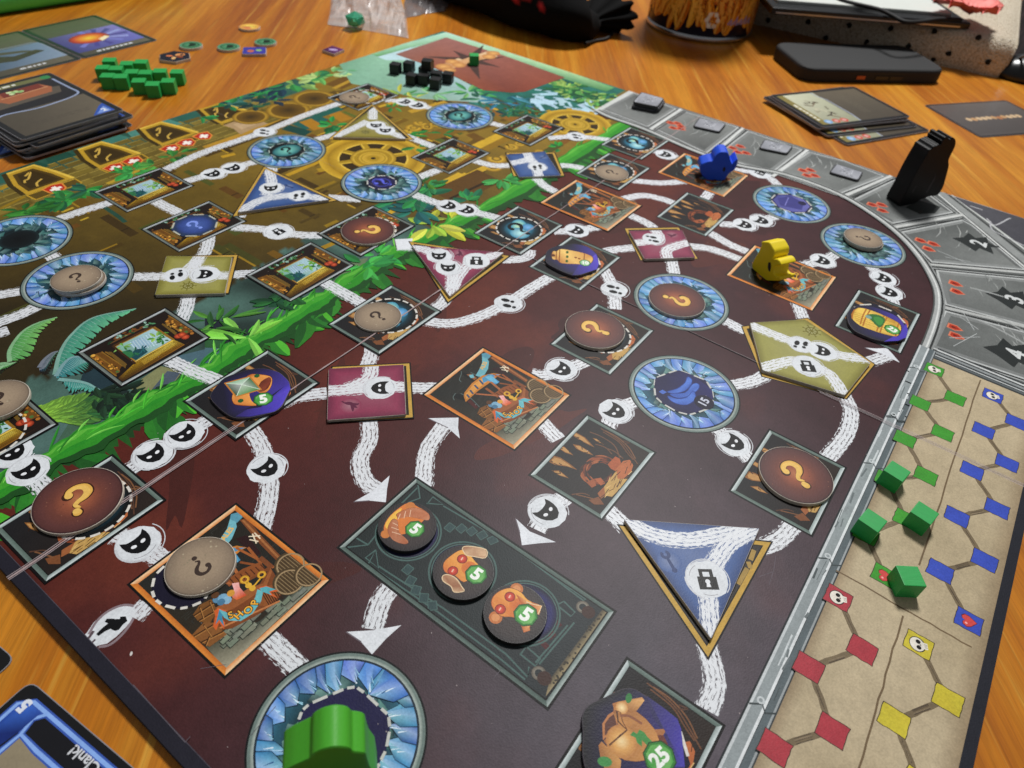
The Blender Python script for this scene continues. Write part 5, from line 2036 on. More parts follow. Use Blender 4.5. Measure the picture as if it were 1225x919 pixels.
rt = random.Random(5)
for colr, L in TRACKS.items():
    S.part('track_links', kind='stuff')
    for a, b in zip(L, L[1:]):
        p, q = B(a[0], a[1]), B(b[0], b[1])
        ln = [(p[0] + (q[0] - p[0]) * t, p[1] + (q[1] - p[1]) * t) for t in (.15, .35, .5, .65, .85)]
        S.strip([(x + rt.uniform(-.001, .001), y + rt.uniform(-.001, .001)) for x, y in ln], [.008, .010, .009, .010, .008], '75664f')
        for k in range(6):
            o = rt.uniform(-.0028, .0028)
            S.strip([(x + o, y + o) for x, y in ln[1:-1]], .0010, rt.choice(['4f4438', '86765f', '5a4c3c']))
for colr, L in TRACKS.items():
    for px, py, kind in L:
        x, y = B(px, py)
        S.part('track_square')
        S.push(x, y, 0)
        rg = ragged(.0176, .0194, rt)
        S.poly([(a * 1.07, b * 1.06) for a, b in rg], '3a3028')
        S.poly(rg, TCOL[colr], [jit(TCOL[colr], .06, rt) for _ in rg])
        if kind == 1:
            S.push(0, 0, .35, .0145)
            S.disc(0, .12, .92, '1d1a18', 22, .86)
            S.disc(0, .14, .82, 'e6e0d4', 22, .76)
            S.poly([(-.42, -.3), (.42, -.3), (.36, -.95), (-.36, -.95)], 'e6e0d4')
            S.disc(-.34, .0, .26, '141210', 12)
            S.disc(.34, .0, .26, '141210', 12)
            S.poly([(-.1, -.28), (.1, -.28), (0, -.05)], '141210')
            for u in (-.18, 0, .18):
                S.line((u, -.6), (u, -.92), .05, '5a544c')
            S.pop()
        if kind == 2:
            S.push(0, 0, .3, .0125)
            hp = [(0, -.95), (-.75, -.15), (-.9, .35), (-.6, .75), (-.2, .72), (0, .42), (.2, .72), (.6, .75), (.9, .35), (.75, -.15)]
            S.poly([(a * 1.12, b * 1.12) for a, b in hp], '5a1c1c')
            S.poly(hp, 'cf4a48')
            S.disc(-.4, .35, .16, 'f0a8a4', 10)
            S.pop()
        S.pop()
S.part('track_divider', kind='stuff')
for a, b in (((1172, 455), (1099, 678)), ((1225 - 3, 640), (1120, 960)), ((1079, 738), (1016, 960)), ((1000, 683), (1162, 776))):
    p, q = B(*a), B(*b)
    if a[0] == 1222:
        continue
    S.strip([(p[0] + (q[0] - p[0]) * t / 14 + rt.uniform(-.0012, .0012), p[1] + (q[1] - p[1]) * t / 14 + rt.uniform(-.0012, .0012)) for t in range(15)], .003, '6f5c44')

# ---------------------------------------------------------------- worn fold lines and dust
S.part('fold_crease', kind='stuff')
S.clip = None
rw = random.Random(9)
for (a, b) in (((BX0, FOLDY), (BX1, FOLDY)), ((FOLDX, BY0), (FOLDX, BY1 - .02))):
    n = 90
    ln, wv = [], []
    for i in range(n + 1):
        t = i / n
        x, y = a[0] + (b[0] - a[0]) * t, a[1] + (b[1] - a[1]) * t
        ln.append((x + (rw.uniform(-.0006, .0006) if a[0] == b[0] else 0), y + (rw.uniform(-.0006, .0006) if a[1] == b[1] else 0)))
        wear = 1.0
        if a[1] == b[1]:
            wear = 1.0 if x < 1.35 else .7
        else:
            wear = .45 if y < .2 else (.3 if y < .95 else .15)
        wv.append(.0034 * wear * rw.uniform(.5, 1.25))
    S.strip(ln, wv, 'a89494' if a[1] == b[1] else '8f8486')
    for off_ in (-.0035, .004):
        S.strip([(p[0] + (off_ if a[0] == b[0] else 0), p[1] + (off_ if a[1] == b[1] else 0)) for p in ln[:16]], .0012, 'a89a9c')
S.part('dust_specks', kind='stuff')
for k in range(170):
    x, y = rw.uniform(BX0 + .01, 2.2), rw.uniform(BY0 + .01, 1.5)
    S.disc(x, y, rw.uniform(.0004, .0011), 'a89c9c', 5)
x, y = B(157, 782)
S.disc(x, y, .0035, 'd8d4d0', 8, .0018, .8)
S.part('scuff_marks', kind='stuff')
for a, b in (((160, 820), (222, 889)), ((222, 889), (228, 882)), ((240, 800), (270, 795)), ((300, 880), (330, 845)), ((920, 700), (926, 680)), ((926, 680), (928, 665)), ((908, 690), (925, 684)), ((590, 812), (600, 800))):
    S.strip(BB([a, b]), .0008, '5f5860')
S.build()


# ================================================================ the table
def mat_table():
    m, nt, p, out = newmat('varnished_wood')
    L = nt.links.new
    tc = nd(nt, 'ShaderNodeTexCoord')
    mp = nd(nt, 'ShaderNodeMapping')
    mp.inputs['Rotation'].default_value = (0, 0, math.radians(-37))
    L(tc.outputs['Object'], mp.inputs[0])
    def stretched(sx, sy, det, rough, dist=0.0):
        m1 = nd(nt, 'ShaderNodeMapping')
        m1.inputs['Scale'].default_value = (sx, sy, 1)
        L(mp.outputs[0], m1.inputs[0])
        n1 = nd(nt, 'ShaderNodeTexNoise')
        setin(n1, Scale=1.0, Detail=det, Roughness=rough, Distortion=dist)
        L(m1.outputs[0], n1.inputs['Vector'])
        return n1
    n1 = stretched(2.2, 34.0, 4.0, .6, .5)         # slow bands of tone
    r1 = nd(nt, 'ShaderNodeValToRGB')
    e = r1.color_ramp.elements
    e[0].position, e[0].color = 0.32, C('9a5212') + (1,)
    e[1].position, e[1].color = 0.70, C('cf8e2a') + (1,)
    k = e.new(0.5)
    k.color = C('b66e16') + (1,)
    L(n1.outputs['Fac'], r1.inputs[0])
    n4 = stretched(5.0, 190.0, 5.0, .6, .3)        # thin pale streaks
    r4_ = nd(nt, 'ShaderNodeMapRange')
    setin(r4_, From_Min=.58, From_Max=.72, To_Min=0.0, To_Max=.45)
    L(n4.outputs['Fac'], r4_.inputs['Value'])
    mxs = nd(nt, 'ShaderNodeMixRGB')
    mxs.inputs[2].default_value = C('ecbc50') + (1,)
    L(r4_.outputs[0], mxs.inputs[0])
    L(r1.outputs[0], mxs.inputs[1])
    n2 = stretched(60.0, 1500.0, 6.0, .75)         # pores
    n3 = stretched(12.0, 420.0, 6.0, .7, .5)
    ad = nd(nt, 'ShaderNodeMath', operation='ADD')
    L(n2.outputs['Fac'], ad.inputs[0])
    L(n3.outputs['Fac'], ad.inputs[1])
    mr = nd(nt, 'ShaderNodeMapRange')
    setin(mr, From_Min=0.6, From_Max=1.4, To_Min=0.62, To_Max=1.36)
    L(ad.outputs[0], mr.inputs['Value'])
    sc = nd(nt, 'ShaderNodeVectorMath', operation='SCALE')
    L(mxs.outputs[0], sc.inputs[0])
    L(mr.outputs[0], sc.inputs['Scale'])
    L(sc.outputs[0], p.inputs['Base Color'])
    setin(p, Roughness=0.38)
    p.inputs['Specular IOR Level'].default_value = 0.25
    p.inputs['Coat Weight'].default_value = 0.18
    p.inputs['Coat Roughness'].default_value = 0.16
    b = nd(nt, 'ShaderNodeBump')
    setin(b, Strength=0.12, Distance=0.0003)
    L(ad.outputs[0], b.inputs['Height'])
    L(b.outputs[0], p.inputs['Normal'])
    return m


M_TABLE = mat_table()
tb = prism('wooden_table', [(-2.2, -2.2), (7.5, -2.2), (7.5, 8.0), (-2.2, 8.0)], TB - .15, TB, M_TABLE, None, bev=0.01)
tag(tb, 'varnished orange brown wooden table under the game board', 'table')


# ================================================================ path tiles
TH = 0.0078                 # thickness of punched card, 1.6 mm


def cen(q):
    return (sum(p[0] for p in q) / len(q), sum(p[1] for p in q) / len(q))


def board_dir(px, v, z=0.011):
    a, b = B(px[0], px[1], z), B(px[0] + v[0], px[1] + v[1], z)
    return math.atan2(b[1] - a[1], b[0] - a[0])


def wheelmark(s, x, y, r, c):
    s.ring(x, y, r * .55, r * .72, c, n=20)
    s.disc(x, y, r * .2, c, 10)
    for k in range(8):
        a = k * math.pi / 4
        s.strip([(x + r * .1 * math.cos(a), y + r * .1 * math.sin(a)), (x + r * math.cos(a), y + r * math.sin(a))], r * .13, c)
        s.disc(x + r * math.cos(a), y + r * math.sin(a), r * .11, c, 8)


def bananamark(s, x, y, r, c, rot):
    s.push(x, y, rot, r)
    for a in (-.5, .15, .8):
        s.strip(smooth_line([(0, .75), (.35 * math.cos(a) - .1, .1 + .2 * a), (.5 * a, -.45), (.95 * a - .1, -.85 + .3 * abs(a))], 4), [.12, .2, .3, .36, .38, .38, .36, .34, .3, .25, .2, .12, .06], c)
    s.strip([(0, .7), (.1, 1.05)], .16, c)
    s.pop()


def wrenchmark(s, x, y, r, c, rot):
    s.push(x, y, rot, r)
    s.strip([(0, .5), (0, -.85)], .30, c)
    s.disc(0, -.9, .26, c, 12)
    s.ring(0, .75, .16, .46, c, n=18, a0=math.radians(120), a1=math.radians(420))
    s.pop()


TILECOL = {'pink': ('8a3350', '6a2440', '5a1c3a'), 'olive': ('96924a', '76702c', '6c661c'), 'blue': ('3c5a92', '2a4070', '22386a'), 'gold': ('8c8238', '6a6024', '5f5a1a')}


def path_tile(px, colr, paths, marks, motif, label, z0=0.0003, th=TH, group='path tiles laid in the gold edged slots', paleside='c4b48a'):
    z = z0 + th
    q = BB(px, z)
    if area2(q) < 0:
        q = q[::-1]
    c = cen(q)
    t = empty('path_tile', c[0], c[1], z0, label=label, cat='path tile', group=group)
    qs = rounded(q, .004, 2)
    loc_q = [(a - c[0], b - c[1]) for a, b in qs]
    body = prism('tile_body', loc_q, 0, th - .0002, M_CUT, t, bev=.0006)
    s = Sheet(body, th - .0001, min(p[0] for p in q) - .01, min(p[1] for p in q) - .01, max(p[0] for p in q) + .01, max(p[1] for p in q) + .01, mat=M_TILE, off=c)
    s.part('tile_face')
    c0, c1, c2 = TILECOL[colr]
    ins = inset(qs, .0008)
    s.poly(ins, c1)
    n = len(ins)
    d = .018
    in2 = inset(q, d)
    in2 = in2 if area2(in2) > 0 else in2[::-1]
    # soft darker rim: quads from the rim to the inner field
    m = len(q)
    qq = inset(q, .0008)
    vs = qq + in2 + [c]
    cols = [c1] * m + [c0] * m + [mixc(c0, 'ffffff', .06)]
    fs = [(i, (i + 1) % m, m + (i + 1) % m, m + i) for i in range(m)] + [(m + i, m + (i + 1) % m, 2 * m) for i in range(m)]
    s.raw(vs, fs, cols)
    s.cvx = inset(q if area2(q) > 0 else q[::-1], .0012)
    kind, mp, mr_, mv = motif
    mx, my = B(mp[0], mp[1], z)
    s.part('tile_emblem')
    s.grad(mx, my, mr_ * 1.1, [(0, mixc(c0, 'ffffff', .14)), (1, c0)], 18)
    rot = board_dir(mp, mv) - math.pi / 2
    {'wheel': lambda: wheelmark(s, mx, my, mr_, c2), 'banana': lambda: bananamark(s, mx, my, mr_, c2, rot), 'wrench': lambda: wrenchmark(s, mx, my, mr_, c2, rot)}[kind]()
    # keep strokes on the tile: pull the ends in a little
    for p in paths:
        s.part('chalk_path', M_CHALK)
        s.strip(smooth_line(BB(p, z), 7), .038, 'ffffff', uv=True)
    for k, mp, mv in marks:
        s.part({'mask': 'mask_mark', 'feet': 'footprint_mark', 'lock': 'lock_mark'}[k])
        x, y = B(mp[0], mp[1], z)
        rot = board_dir(mp, mv) - math.pi / 2
        {'mask': lambda: mask(s, x, y, .0185, rot, .033), 'feet': lambda: feet(s, x, y, .018, rot, .029), 'lock': lambda: lock(s, x, y, .019, rot, .035)}[k]()
    s.build()
    return t


path_tile([(393, 441), (483, 436), (486, 496), (391, 503)], 'pink', [P_((386, 468), (420, 466), (457, 463), (494, 463)), P_((444, 432), (443, 448), (434, 457), (415, 465))], [('mask', (455, 464), (1, -.05))],
          ('banana', (419, 485), .020, (-1, -.4)), 'pink square path tile with a mask mark and banana emblem, left of the middle shop picture')
path_tile([(199, 306), (278, 307), (269, 351), (185, 353)], 'olive', [P_((180, 331), (212, 329), (230, 318), (243, 302)), P_((282, 330), (245, 328), (234, 318), (238, 311))], [('feet', (211, 329), (0, 1)), ('mask', (245, 328), (-1, 0))],
          ('wheel', (225, 342), .017, (0, -1)), 'olive green square path tile with footprints, mask and ship wheel, beside the crystal cavern holding stacked tokens')
path_tile([(752, 276), (816, 275), (832, 308), (771, 310)], 'pink', [P_((780, 270), (789, 284), (781, 288), (750, 292)), P_((828, 289), (806, 295), (797, 301), (801, 314))], [('feet', (781, 286), (1, .2))],
          ('banana', (804, 281), .018, (1, -.2)), 'pink square path tile with footprints and banana emblem, above the brown token on its crystal cavern')
path_tile([(605, 185), (652, 181), (671, 210), (621, 212)], 'blue', [P_((602, 197), (624, 193), (633, 189), (627, 178)), P_((631, 188), (640, 197), (646, 216))], [('feet', (643, 200), (-.2, -1))],
          ('wrench', (650, 188), .014, (1, -.4)), 'blue square path tile with footprints near the far part of the green vine')
path_tile([(492, 293), (603, 302), (538, 355)], 'pink', [P_((488, 292), (525, 306), (538, 321), (541, 334), (538, 360)), P_((610, 301), (569, 312), (551, 326), (541, 345))], [('mask', (525, 306), (0, -1)), ('mask', (536, 320), (0, -1)), ('lock', (570, 312), (0, -1))],
          ('banana', (549, 303), .017, (0, -1)), 'pink triangular path tile with two masks and a padlock, above the grey token by the vine')
path_tile([(746, 621), (909, 632), (851, 765)], 'blue', [P_((742, 622), (785, 641), (825, 646), (860, 640), (890, 633)), P_((915, 628), (875, 648), (859, 668), (848, 684)), P_((846, 700), (848, 720), (851, 770))], [('lock', (846, 693), (-.25, -1))],
          ('wrench', (801, 672), .019, (-.6, -1)), 'blue triangular path tile with padlock and wrench emblem, nearest the parchment tracks')
path_tile([(318, 202), (284, 254), (394, 239)], 'blue', [P_((320, 198), (325, 220), (318, 234)), P_((282, 256), (311, 240), (335, 235), (359, 234), (400, 240))], [('mask', (324, 225), (0, -1)), ('feet', (358, 234), (.3, -1))],
          ('wrench', (345, 223), .015, (-1, -.3)), 'blue triangular path tile with mask and footprints between two far crystal caverns')
path_tile([(447, 128), (398, 164), (486, 166)], 'gold', [P_((446, 124), (446, 143)), P_((392, 167), (422, 154), (440, 145)), P_((448, 146), (461, 156), (495, 169))], [('mask', (450, 150), (0, -1)), ('mask', (461, 156), (0, -1))],
          ('wheel', (437, 158), .016, (0, -1)), 'dull gold triangular path tile with two masks, just above the printed golden ship wheel')
path_tile([(897, 386), (963, 382), (1042, 434), (1011, 473), (912, 443)], 'olive', [P_((890, 386), (935, 404), (957, 412), (986, 421), (1015, 427), (1048, 430)), P_((906, 442), (947, 432), (966, 437), (984, 443), (996, 452), (1014, 480))],
          [('feet', (958, 412), (.5, -1)), ('mask', (984, 420), (-1, -.3)), ('lock', (966, 438), (-.4, -1))], ('wheel', (971, 396), .021, (0, -1)), 'olive five sided path tile with ship wheel emblem next to the stone bar')


# ================================================================ round tokens
M_TOKSIDE = mat_simple('token_card_edge', 'c4baac', 0.8, .3, 900, .3)


def token_disc(name, cx, cy, r, z0, label, cat, group, face, n=56, th=TH, outline=None, side=None, mat=None):
    t = empty(name, cx, cy, z0, label=label, cat=cat, group=group)
    pts = outline if outline else circle(0, 0, r, n)
    pts = pts if area2(pts) > 0 else pts[::-1]
    body = prism('token_body', pts, 0, th - .0002, side or M_TOKSIDE, t, bev=.0009)
    xs = [p[0] for p in pts]
    ys = [p[1] for p in pts]
    s = Sheet(body, th - .0001, min(xs) - .01, min(ys) - .01, max(xs) + .01, max(ys) + .01, mat=mat or M_TILE)
    s.part('token_face')
    face(s, inset(pts, .0011))
    s.build()
    return t


def brown_face(rot):
    def f(s, pts):
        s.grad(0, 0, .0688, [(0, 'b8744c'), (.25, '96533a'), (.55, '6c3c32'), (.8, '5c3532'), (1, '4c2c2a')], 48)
        s.ring(0, 0, .0660, .0688, '3c2224', n=48)
        rr = random.Random(int(rot * 1000))
        for k in range(30):
            a, q = rr.uniform(0, 6.28), .064 * math.sqrt(rr.random())
            s.disc(q * math.cos(a), q * math.sin(a), rr.uniform(.0004, .0012), mixc('6c3c32', rr.choice(['4c2a26', '9a6a54']), .5), 6)
        qmark(s, .0, .0, .056, 'e0ae52', '3a1c12', rot)
        qmark(s, -.001, .001, .050, 'e8bc62', None, rot)
    return f


def grey_face(rot):
    def f(s, pts):
        s.grad(0, 0, .0523, [(0, 'a6927a'), (.6, '988570'), (.93, '847362'), (1, '62564a')], 48)
        rr = random.Random(int(rot * 1000))
        for k in range(26):
            a, q = rr.uniform(0, 6.28), .049 * math.sqrt(rr.random())
            s.disc(q * math.cos(a), q * math.sin(a), rr.uniform(.0006, .0022), mixc('a09278', rr.choice(['7a6e5c', 'b8aa92']), .5), 6)
        qmark(s, .0, .0, .034, '3c2e28', None, rot)
    return f


QG = 'round question mark tokens'
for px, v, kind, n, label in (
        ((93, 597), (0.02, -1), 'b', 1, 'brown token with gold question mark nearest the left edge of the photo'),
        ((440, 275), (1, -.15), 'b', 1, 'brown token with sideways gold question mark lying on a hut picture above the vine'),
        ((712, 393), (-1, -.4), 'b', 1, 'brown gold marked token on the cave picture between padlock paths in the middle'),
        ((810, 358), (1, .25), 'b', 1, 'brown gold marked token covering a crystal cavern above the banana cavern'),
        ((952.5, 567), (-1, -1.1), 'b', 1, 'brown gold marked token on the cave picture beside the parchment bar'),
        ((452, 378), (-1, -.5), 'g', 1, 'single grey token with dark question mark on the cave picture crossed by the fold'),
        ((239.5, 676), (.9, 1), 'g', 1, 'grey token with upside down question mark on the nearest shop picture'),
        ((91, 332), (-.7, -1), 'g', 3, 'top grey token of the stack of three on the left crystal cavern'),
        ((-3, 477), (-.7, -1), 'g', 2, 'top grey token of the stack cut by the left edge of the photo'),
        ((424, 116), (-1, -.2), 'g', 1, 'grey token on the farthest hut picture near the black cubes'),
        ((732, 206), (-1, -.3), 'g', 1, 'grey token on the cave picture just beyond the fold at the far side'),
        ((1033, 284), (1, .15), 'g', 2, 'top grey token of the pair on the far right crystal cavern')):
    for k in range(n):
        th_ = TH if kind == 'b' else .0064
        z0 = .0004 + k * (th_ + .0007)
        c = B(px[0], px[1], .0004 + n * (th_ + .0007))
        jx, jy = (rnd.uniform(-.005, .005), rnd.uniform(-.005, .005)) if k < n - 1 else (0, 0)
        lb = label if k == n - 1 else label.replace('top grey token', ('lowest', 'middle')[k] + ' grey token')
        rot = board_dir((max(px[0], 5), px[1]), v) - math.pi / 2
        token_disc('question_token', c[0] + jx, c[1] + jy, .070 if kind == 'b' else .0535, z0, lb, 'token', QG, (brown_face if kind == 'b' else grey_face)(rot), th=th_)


def oct5(s, x, y, r, txt, rot, size=None, c0='3d9a3a', c1='2c7a2e'):
    o = [(x + a, y + b) for a, b in octo(r, 8)]
    s.poly([(x + (a - x) * 1.08, y + (b - y) * 1.08) for a, b in o], '123a18')
    s.poly(o, c1)
    s.poly([(x + (a - x) * .86, y + (b - y) * .86) for a, b in o], c0, [mixc(c0, 'bce89a', .3 * (k % 3) / 2) for k in range(8)])
    s.text(txt, x, y - r * .02, size or r * 1.7, 'f2f4ee', rot, bold=.045)


def local(zf, c, z):
    return lambda pts: [(p[0] - c[0], p[1] - c[1]) for p in BB(zf(pts), z)]


def monkey(kind):
    zf = zoom(400, 565, 3.2235)
    cpx = {1: (283, 212), 2: (510, 381), 3: (697, 545)}[kind]

    def f(s, pts, c):
        q = local(zf, c, TH + .0005)
        s.grad(0, 0, .0488, [(0, '3f3330'), (.8, '352c2c'), (1, '241f22')], 44)
        ox, oy = cpx
        if kind == 1:
            head = [(190, 220), (205, 180), (240, 145), (285, 118), (325, 135), (360, 160), (330, 200), (290, 230), (260, 240), (215, 245)]
            s.poly(smooth_line(q(head), 3, True), 'd87a34')
            s.poly(smooth_line(q([(195, 205), (220, 165), (260, 138), (240, 180), (215, 220)]), 3, True), 'eeb84a')
            s.disc(*q([(293, 130)])[0], .0085, 'c87838', 12)
            s.disc(*q([(198, 238)])[0], .0085, 'c87838', 12)
            for arm, cc in (([(240, 160), (290, 138), (330, 140), (365, 160), (365, 185), (330, 180), (285, 172), (250, 178)], 'b0623a'),
                            ([(205, 215), (225, 180), (245, 190), (250, 230), (285, 265), (275, 278), (240, 270), (215, 250)], 'a65a34')):
                a = smooth_line(q(arm), 3, True)
                s.poly(a, '5a2a18')
                s.poly([(p[0] * .97 + cen(a)[0] * .03, p[1] * .97 + cen(a)[1] * .03) for p in a], cc, [mixc(cc, 'e8b490', .35 * (k % 7) / 7) for k in range(len(a))])
            for a, b in (((255, 160), (245, 182)), ((275, 150), (268, 178)), ((295, 145), (290, 172)), ((225, 195), (245, 205)), ((220, 212), (248, 222)), ((222, 230), (255, 240))):
                s.line(*q([a, b]), .0012, 'e8c0a0')
            oct5(s, *q([(311, 219)])[0], .0165, '5', rot5)
        else:
            ex = 0
            if kind == 2:
                head = [(425, 385), (420, 350), (450, 320), (490, 298), (520, 315), (545, 345), (560, 365), (530, 400), (500, 425), (465, 400)]
                eyes = ((457, 380), (493, 334))
                ears = ()
                o5 = (547, 394)
            else:
                head = [(605, 515), (610, 480), (640, 455), (680, 445), (720, 462), (745, 490), (790, 520), (770, 560), (745, 615), (720, 590), (690, 560), (640, 555)]
                eyes = ((640, 528), (677, 480))
                ears = ((703, 450), (622, 560))
                o5 = (738, 550)
            for e in ears:
                s.disc(*q([e])[0], .0105, 'c07038', 14)
                s.disc(*q([e])[0], .0065, 'd89058', 12)
            hq = smooth_line(q(head), 3, True)
            s.poly(hq, '6a2e14')
            s.poly([(p[0] * .97 + cen(hq)[0] * .03, p[1] * .97 + cen(hq)[1] * .03) for p in hq], 'dc7c30', [mixc('d0682a', 'f4b850', .8 * abs(math.sin(k * .11))) for k in range(len(hq))])
            mz = q([(520, 370)] if kind == 2 else [(705, 515)])[0]
            s.grad(mz[0], mz[1], .013, [(0, 'c86428'), (1, 'd87830')], 14)
            for e in eyes:
                x, y = q([e])[0]
                s.disc(x, y, .0088, '6a1c10', 16)
                s.grad(x, y, .0078, [(0, 'e8785a'), (.5, 'c83a24'), (1, 'a82a1a')], 14)
                s.line((x - .003, y), (x + .003, y + .001), .0018, 'f0c8b0')
            if kind == 2:
                for hand in ([(495, 290), (520, 285), (585, 298), (582, 330), (540, 325), (510, 320), (498, 305)], [(418, 400), (440, 395), (470, 410), (490, 440), (500, 458), (462, 462), (450, 440), (420, 420)]):
                    a = smooth_line(q(hand), 3, True)
                    s.poly(a, '4a2818')
                    s.poly([(p[0] * .95 + cen(a)[0] * .05, p[1] * .95 + cen(a)[1] * .05) for p in a], 'b88a64', [mixc('9a6444', 'dcb890', (k % 9) / 9) for k in range(len(a))])
                    s.strip(a + [a[0]], .0016, 'e4c8a0')
            else:
                for hand in ([(760, 500), (800, 515), (790, 550), (765, 540)], [(720, 590), (750, 590), (755, 610), (730, 618)], [(700, 470), (745, 497), (770, 510), (745, 530), (715, 500)]):
                    s.poly(q(hand), 'd0783c', ['b85c28', 'e8a868', 'd0783c', 'c06830', 'b85c28'][:len(hand)])
                s.strip(q([(740, 500), (770, 510), (800, 516), (785, 548)]), .0014, 'e8d0a8')
            oct5(s, *q([o5])[0], .0185 if kind == 3 else .0175, '5', rot5)
    return f


rot5 = board_dir((550, 680), (.35, -1)) - math.pi / 2 - .35
for i, (c, kind) in enumerate(zip(MONK, (1, 2, 3))):
    fn = monkey(kind)
    lab = ('round monkey idol token with hands over its eyes, upper one in the long vault picture', 'round monkey token with open hands beside its head, middle of three in the vault',
           'round monkey token, red eyes and hand at its mouth, lowest of three in the vault')[i]
    token_disc('monkey_token', c[0], c[1], .050, .0004, lab, 'token', 'monkey idol tokens in the vault picture', lambda s, pts, fn=fn, c=c: fn(s, pts, c), side=mat_simple('token_dark_edge', '2c2828', .35, .3) if i == 0 else bpy.data.materials['token_dark_edge'])

M_DARKSIDE = mat_simple('artifact_card_edge', '4a444c', .6, .35, 900, .2)


def artifact(px, zf, face, label, name='treasure_token', z0=.0006, col=('241f44', '4638a4', '19172c'), th=TH):
    q = BB(zf(px), z0 + th)
    c = cen(q)
    q = [(a - c[0], b - c[1]) for a, b in q]
    q = smooth_line(rounded(q, .01, 2), 1, True)

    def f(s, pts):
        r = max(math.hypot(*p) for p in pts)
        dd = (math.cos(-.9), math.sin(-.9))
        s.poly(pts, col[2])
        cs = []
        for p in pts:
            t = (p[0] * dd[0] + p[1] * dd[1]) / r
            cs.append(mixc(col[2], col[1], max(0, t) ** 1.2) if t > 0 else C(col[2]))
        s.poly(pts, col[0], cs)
        face(s, local(zf, c, z0 + th), pts)
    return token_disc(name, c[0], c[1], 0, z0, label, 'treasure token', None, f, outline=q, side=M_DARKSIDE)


def face_ring(s, q, pts):
    s.poly(q([(480, 600), (940, 320), (955, 360), (880, 500), (820, 555), (600, 600)]), '4a38b0', ['2c2460', '3c30a0', '5a48cc', '5a48cc', '4a3cb4', '3a2f90'])
    s.poly(q([(500, 560), (560, 540), (700, 520), (900, 340), (700, 480)]), '1c1838')
    o = smooth_line(q([(600, 240), (650, 232), (780, 250), (800, 300), (780, 360), (740, 395), (690, 395), (660, 380), (600, 400), (620, 470), (660, 510), (500, 505), (455, 480), (450, 420), (500, 330), (560, 270)]), 3, True)
    s.poly(o, '5a2410')
    s.poly([(p[0] * .97 + cen(o)[0] * .03, p[1] * .97 + cen(o)[1] * .03) for p in o], 'd07c34', [mixc('b85c24', 'f0a450', abs(math.sin(k * .19))) for k in range(len(o))])
    s.poly(smooth_line(q([(700, 300), (770, 260), (790, 290), (760, 360), (700, 390), (670, 370)]), 2, True), '7a3424', ['5a2418', 'b0603c', '8a4028', '5a2418', '7a3424', '6a2c1c'] * 2)
    g = q([(400, 315), (600, 262), (690, 365), (490, 425)])
    gc = q([(535, 325)])[0]
    s.poly(inset(g if area2(g) > 0 else g[::-1], -.003), 'c07a30')
    for i, cc in enumerate(('8ab894', '2f6a34', '4a8a3c', '1f4a2c')):
        a, b = g[i], g[(i + 1) % 4]
        s.poly([a, b, gc], cc, [cc, mixc(cc, 'ffffff', .12), mixc(cc, 'ffffff', .45)])
    for p in g:
        s.line(gc, p, .0012, 'd8e8d8')
    for p in ((665, 250), (525, 465)):
        x, y = q([p])[0]
        s.disc(x, y, .006, '1f5a2c', 6)
    oct5(s, *q([(720, 450)])[0], .0185, '5', board_dir((315, 477), (-.25, -1)) - math.pi / 2)


def face_lantern(s, q, pts):
    s.poly(q([(560, 560), (640, 440), (830, 320), (860, 430), (840, 490), (650, 550)]), '4638a4', ['2a2460', '3a309a', '5a48c8', '5a48c8', '4a3cb4', '332a80'])
    b = smooth_line(q([(325, 330), (345, 285), (380, 290), (430, 262), (560, 280), (700, 310), (790, 350), (795, 400), (740, 440), (620, 435), (440, 425), (390, 385), (340, 380)]), 3, True)
    s.poly(b, '5a2c10')
    s.poly([(p[0] * .97 + cen(b)[0] * .03, p[1] * .97 + cen(b)[1] * .03) for p in b], 'd89844', [mixc('b86a28', 'f4cc74', abs(math.sin(k * .2))) for k in range(len(b))])
    for a, c_ in (((385, 285), (380, 385)), ((420, 270), (415, 410)), ((700, 315), (690, 430))):
        s.line(*q([a, c_]), .0028, '8a4c1c')
    s.disc(*q([(345, 335)])[0], .006, '5a2c14', 10)
    for p in ((505, 300), (505, 350), (500, 400)):
        x, y = q([p])[0]
        s.disc(x, y, .0068, '2f5a1c', 8, .0038, .5)
    for p in ((600, 360), (640, 372)):
        s.disc(*q([p])[0], .004, '8a4c1c', 8)
    oct5(s, *q([(705, 420)])[0], .0145, '10', board_dir((700, 314), (-.1, -1)) - math.pi / 2, size=.019, c0='9ac8a0', c1='3a8a4a')


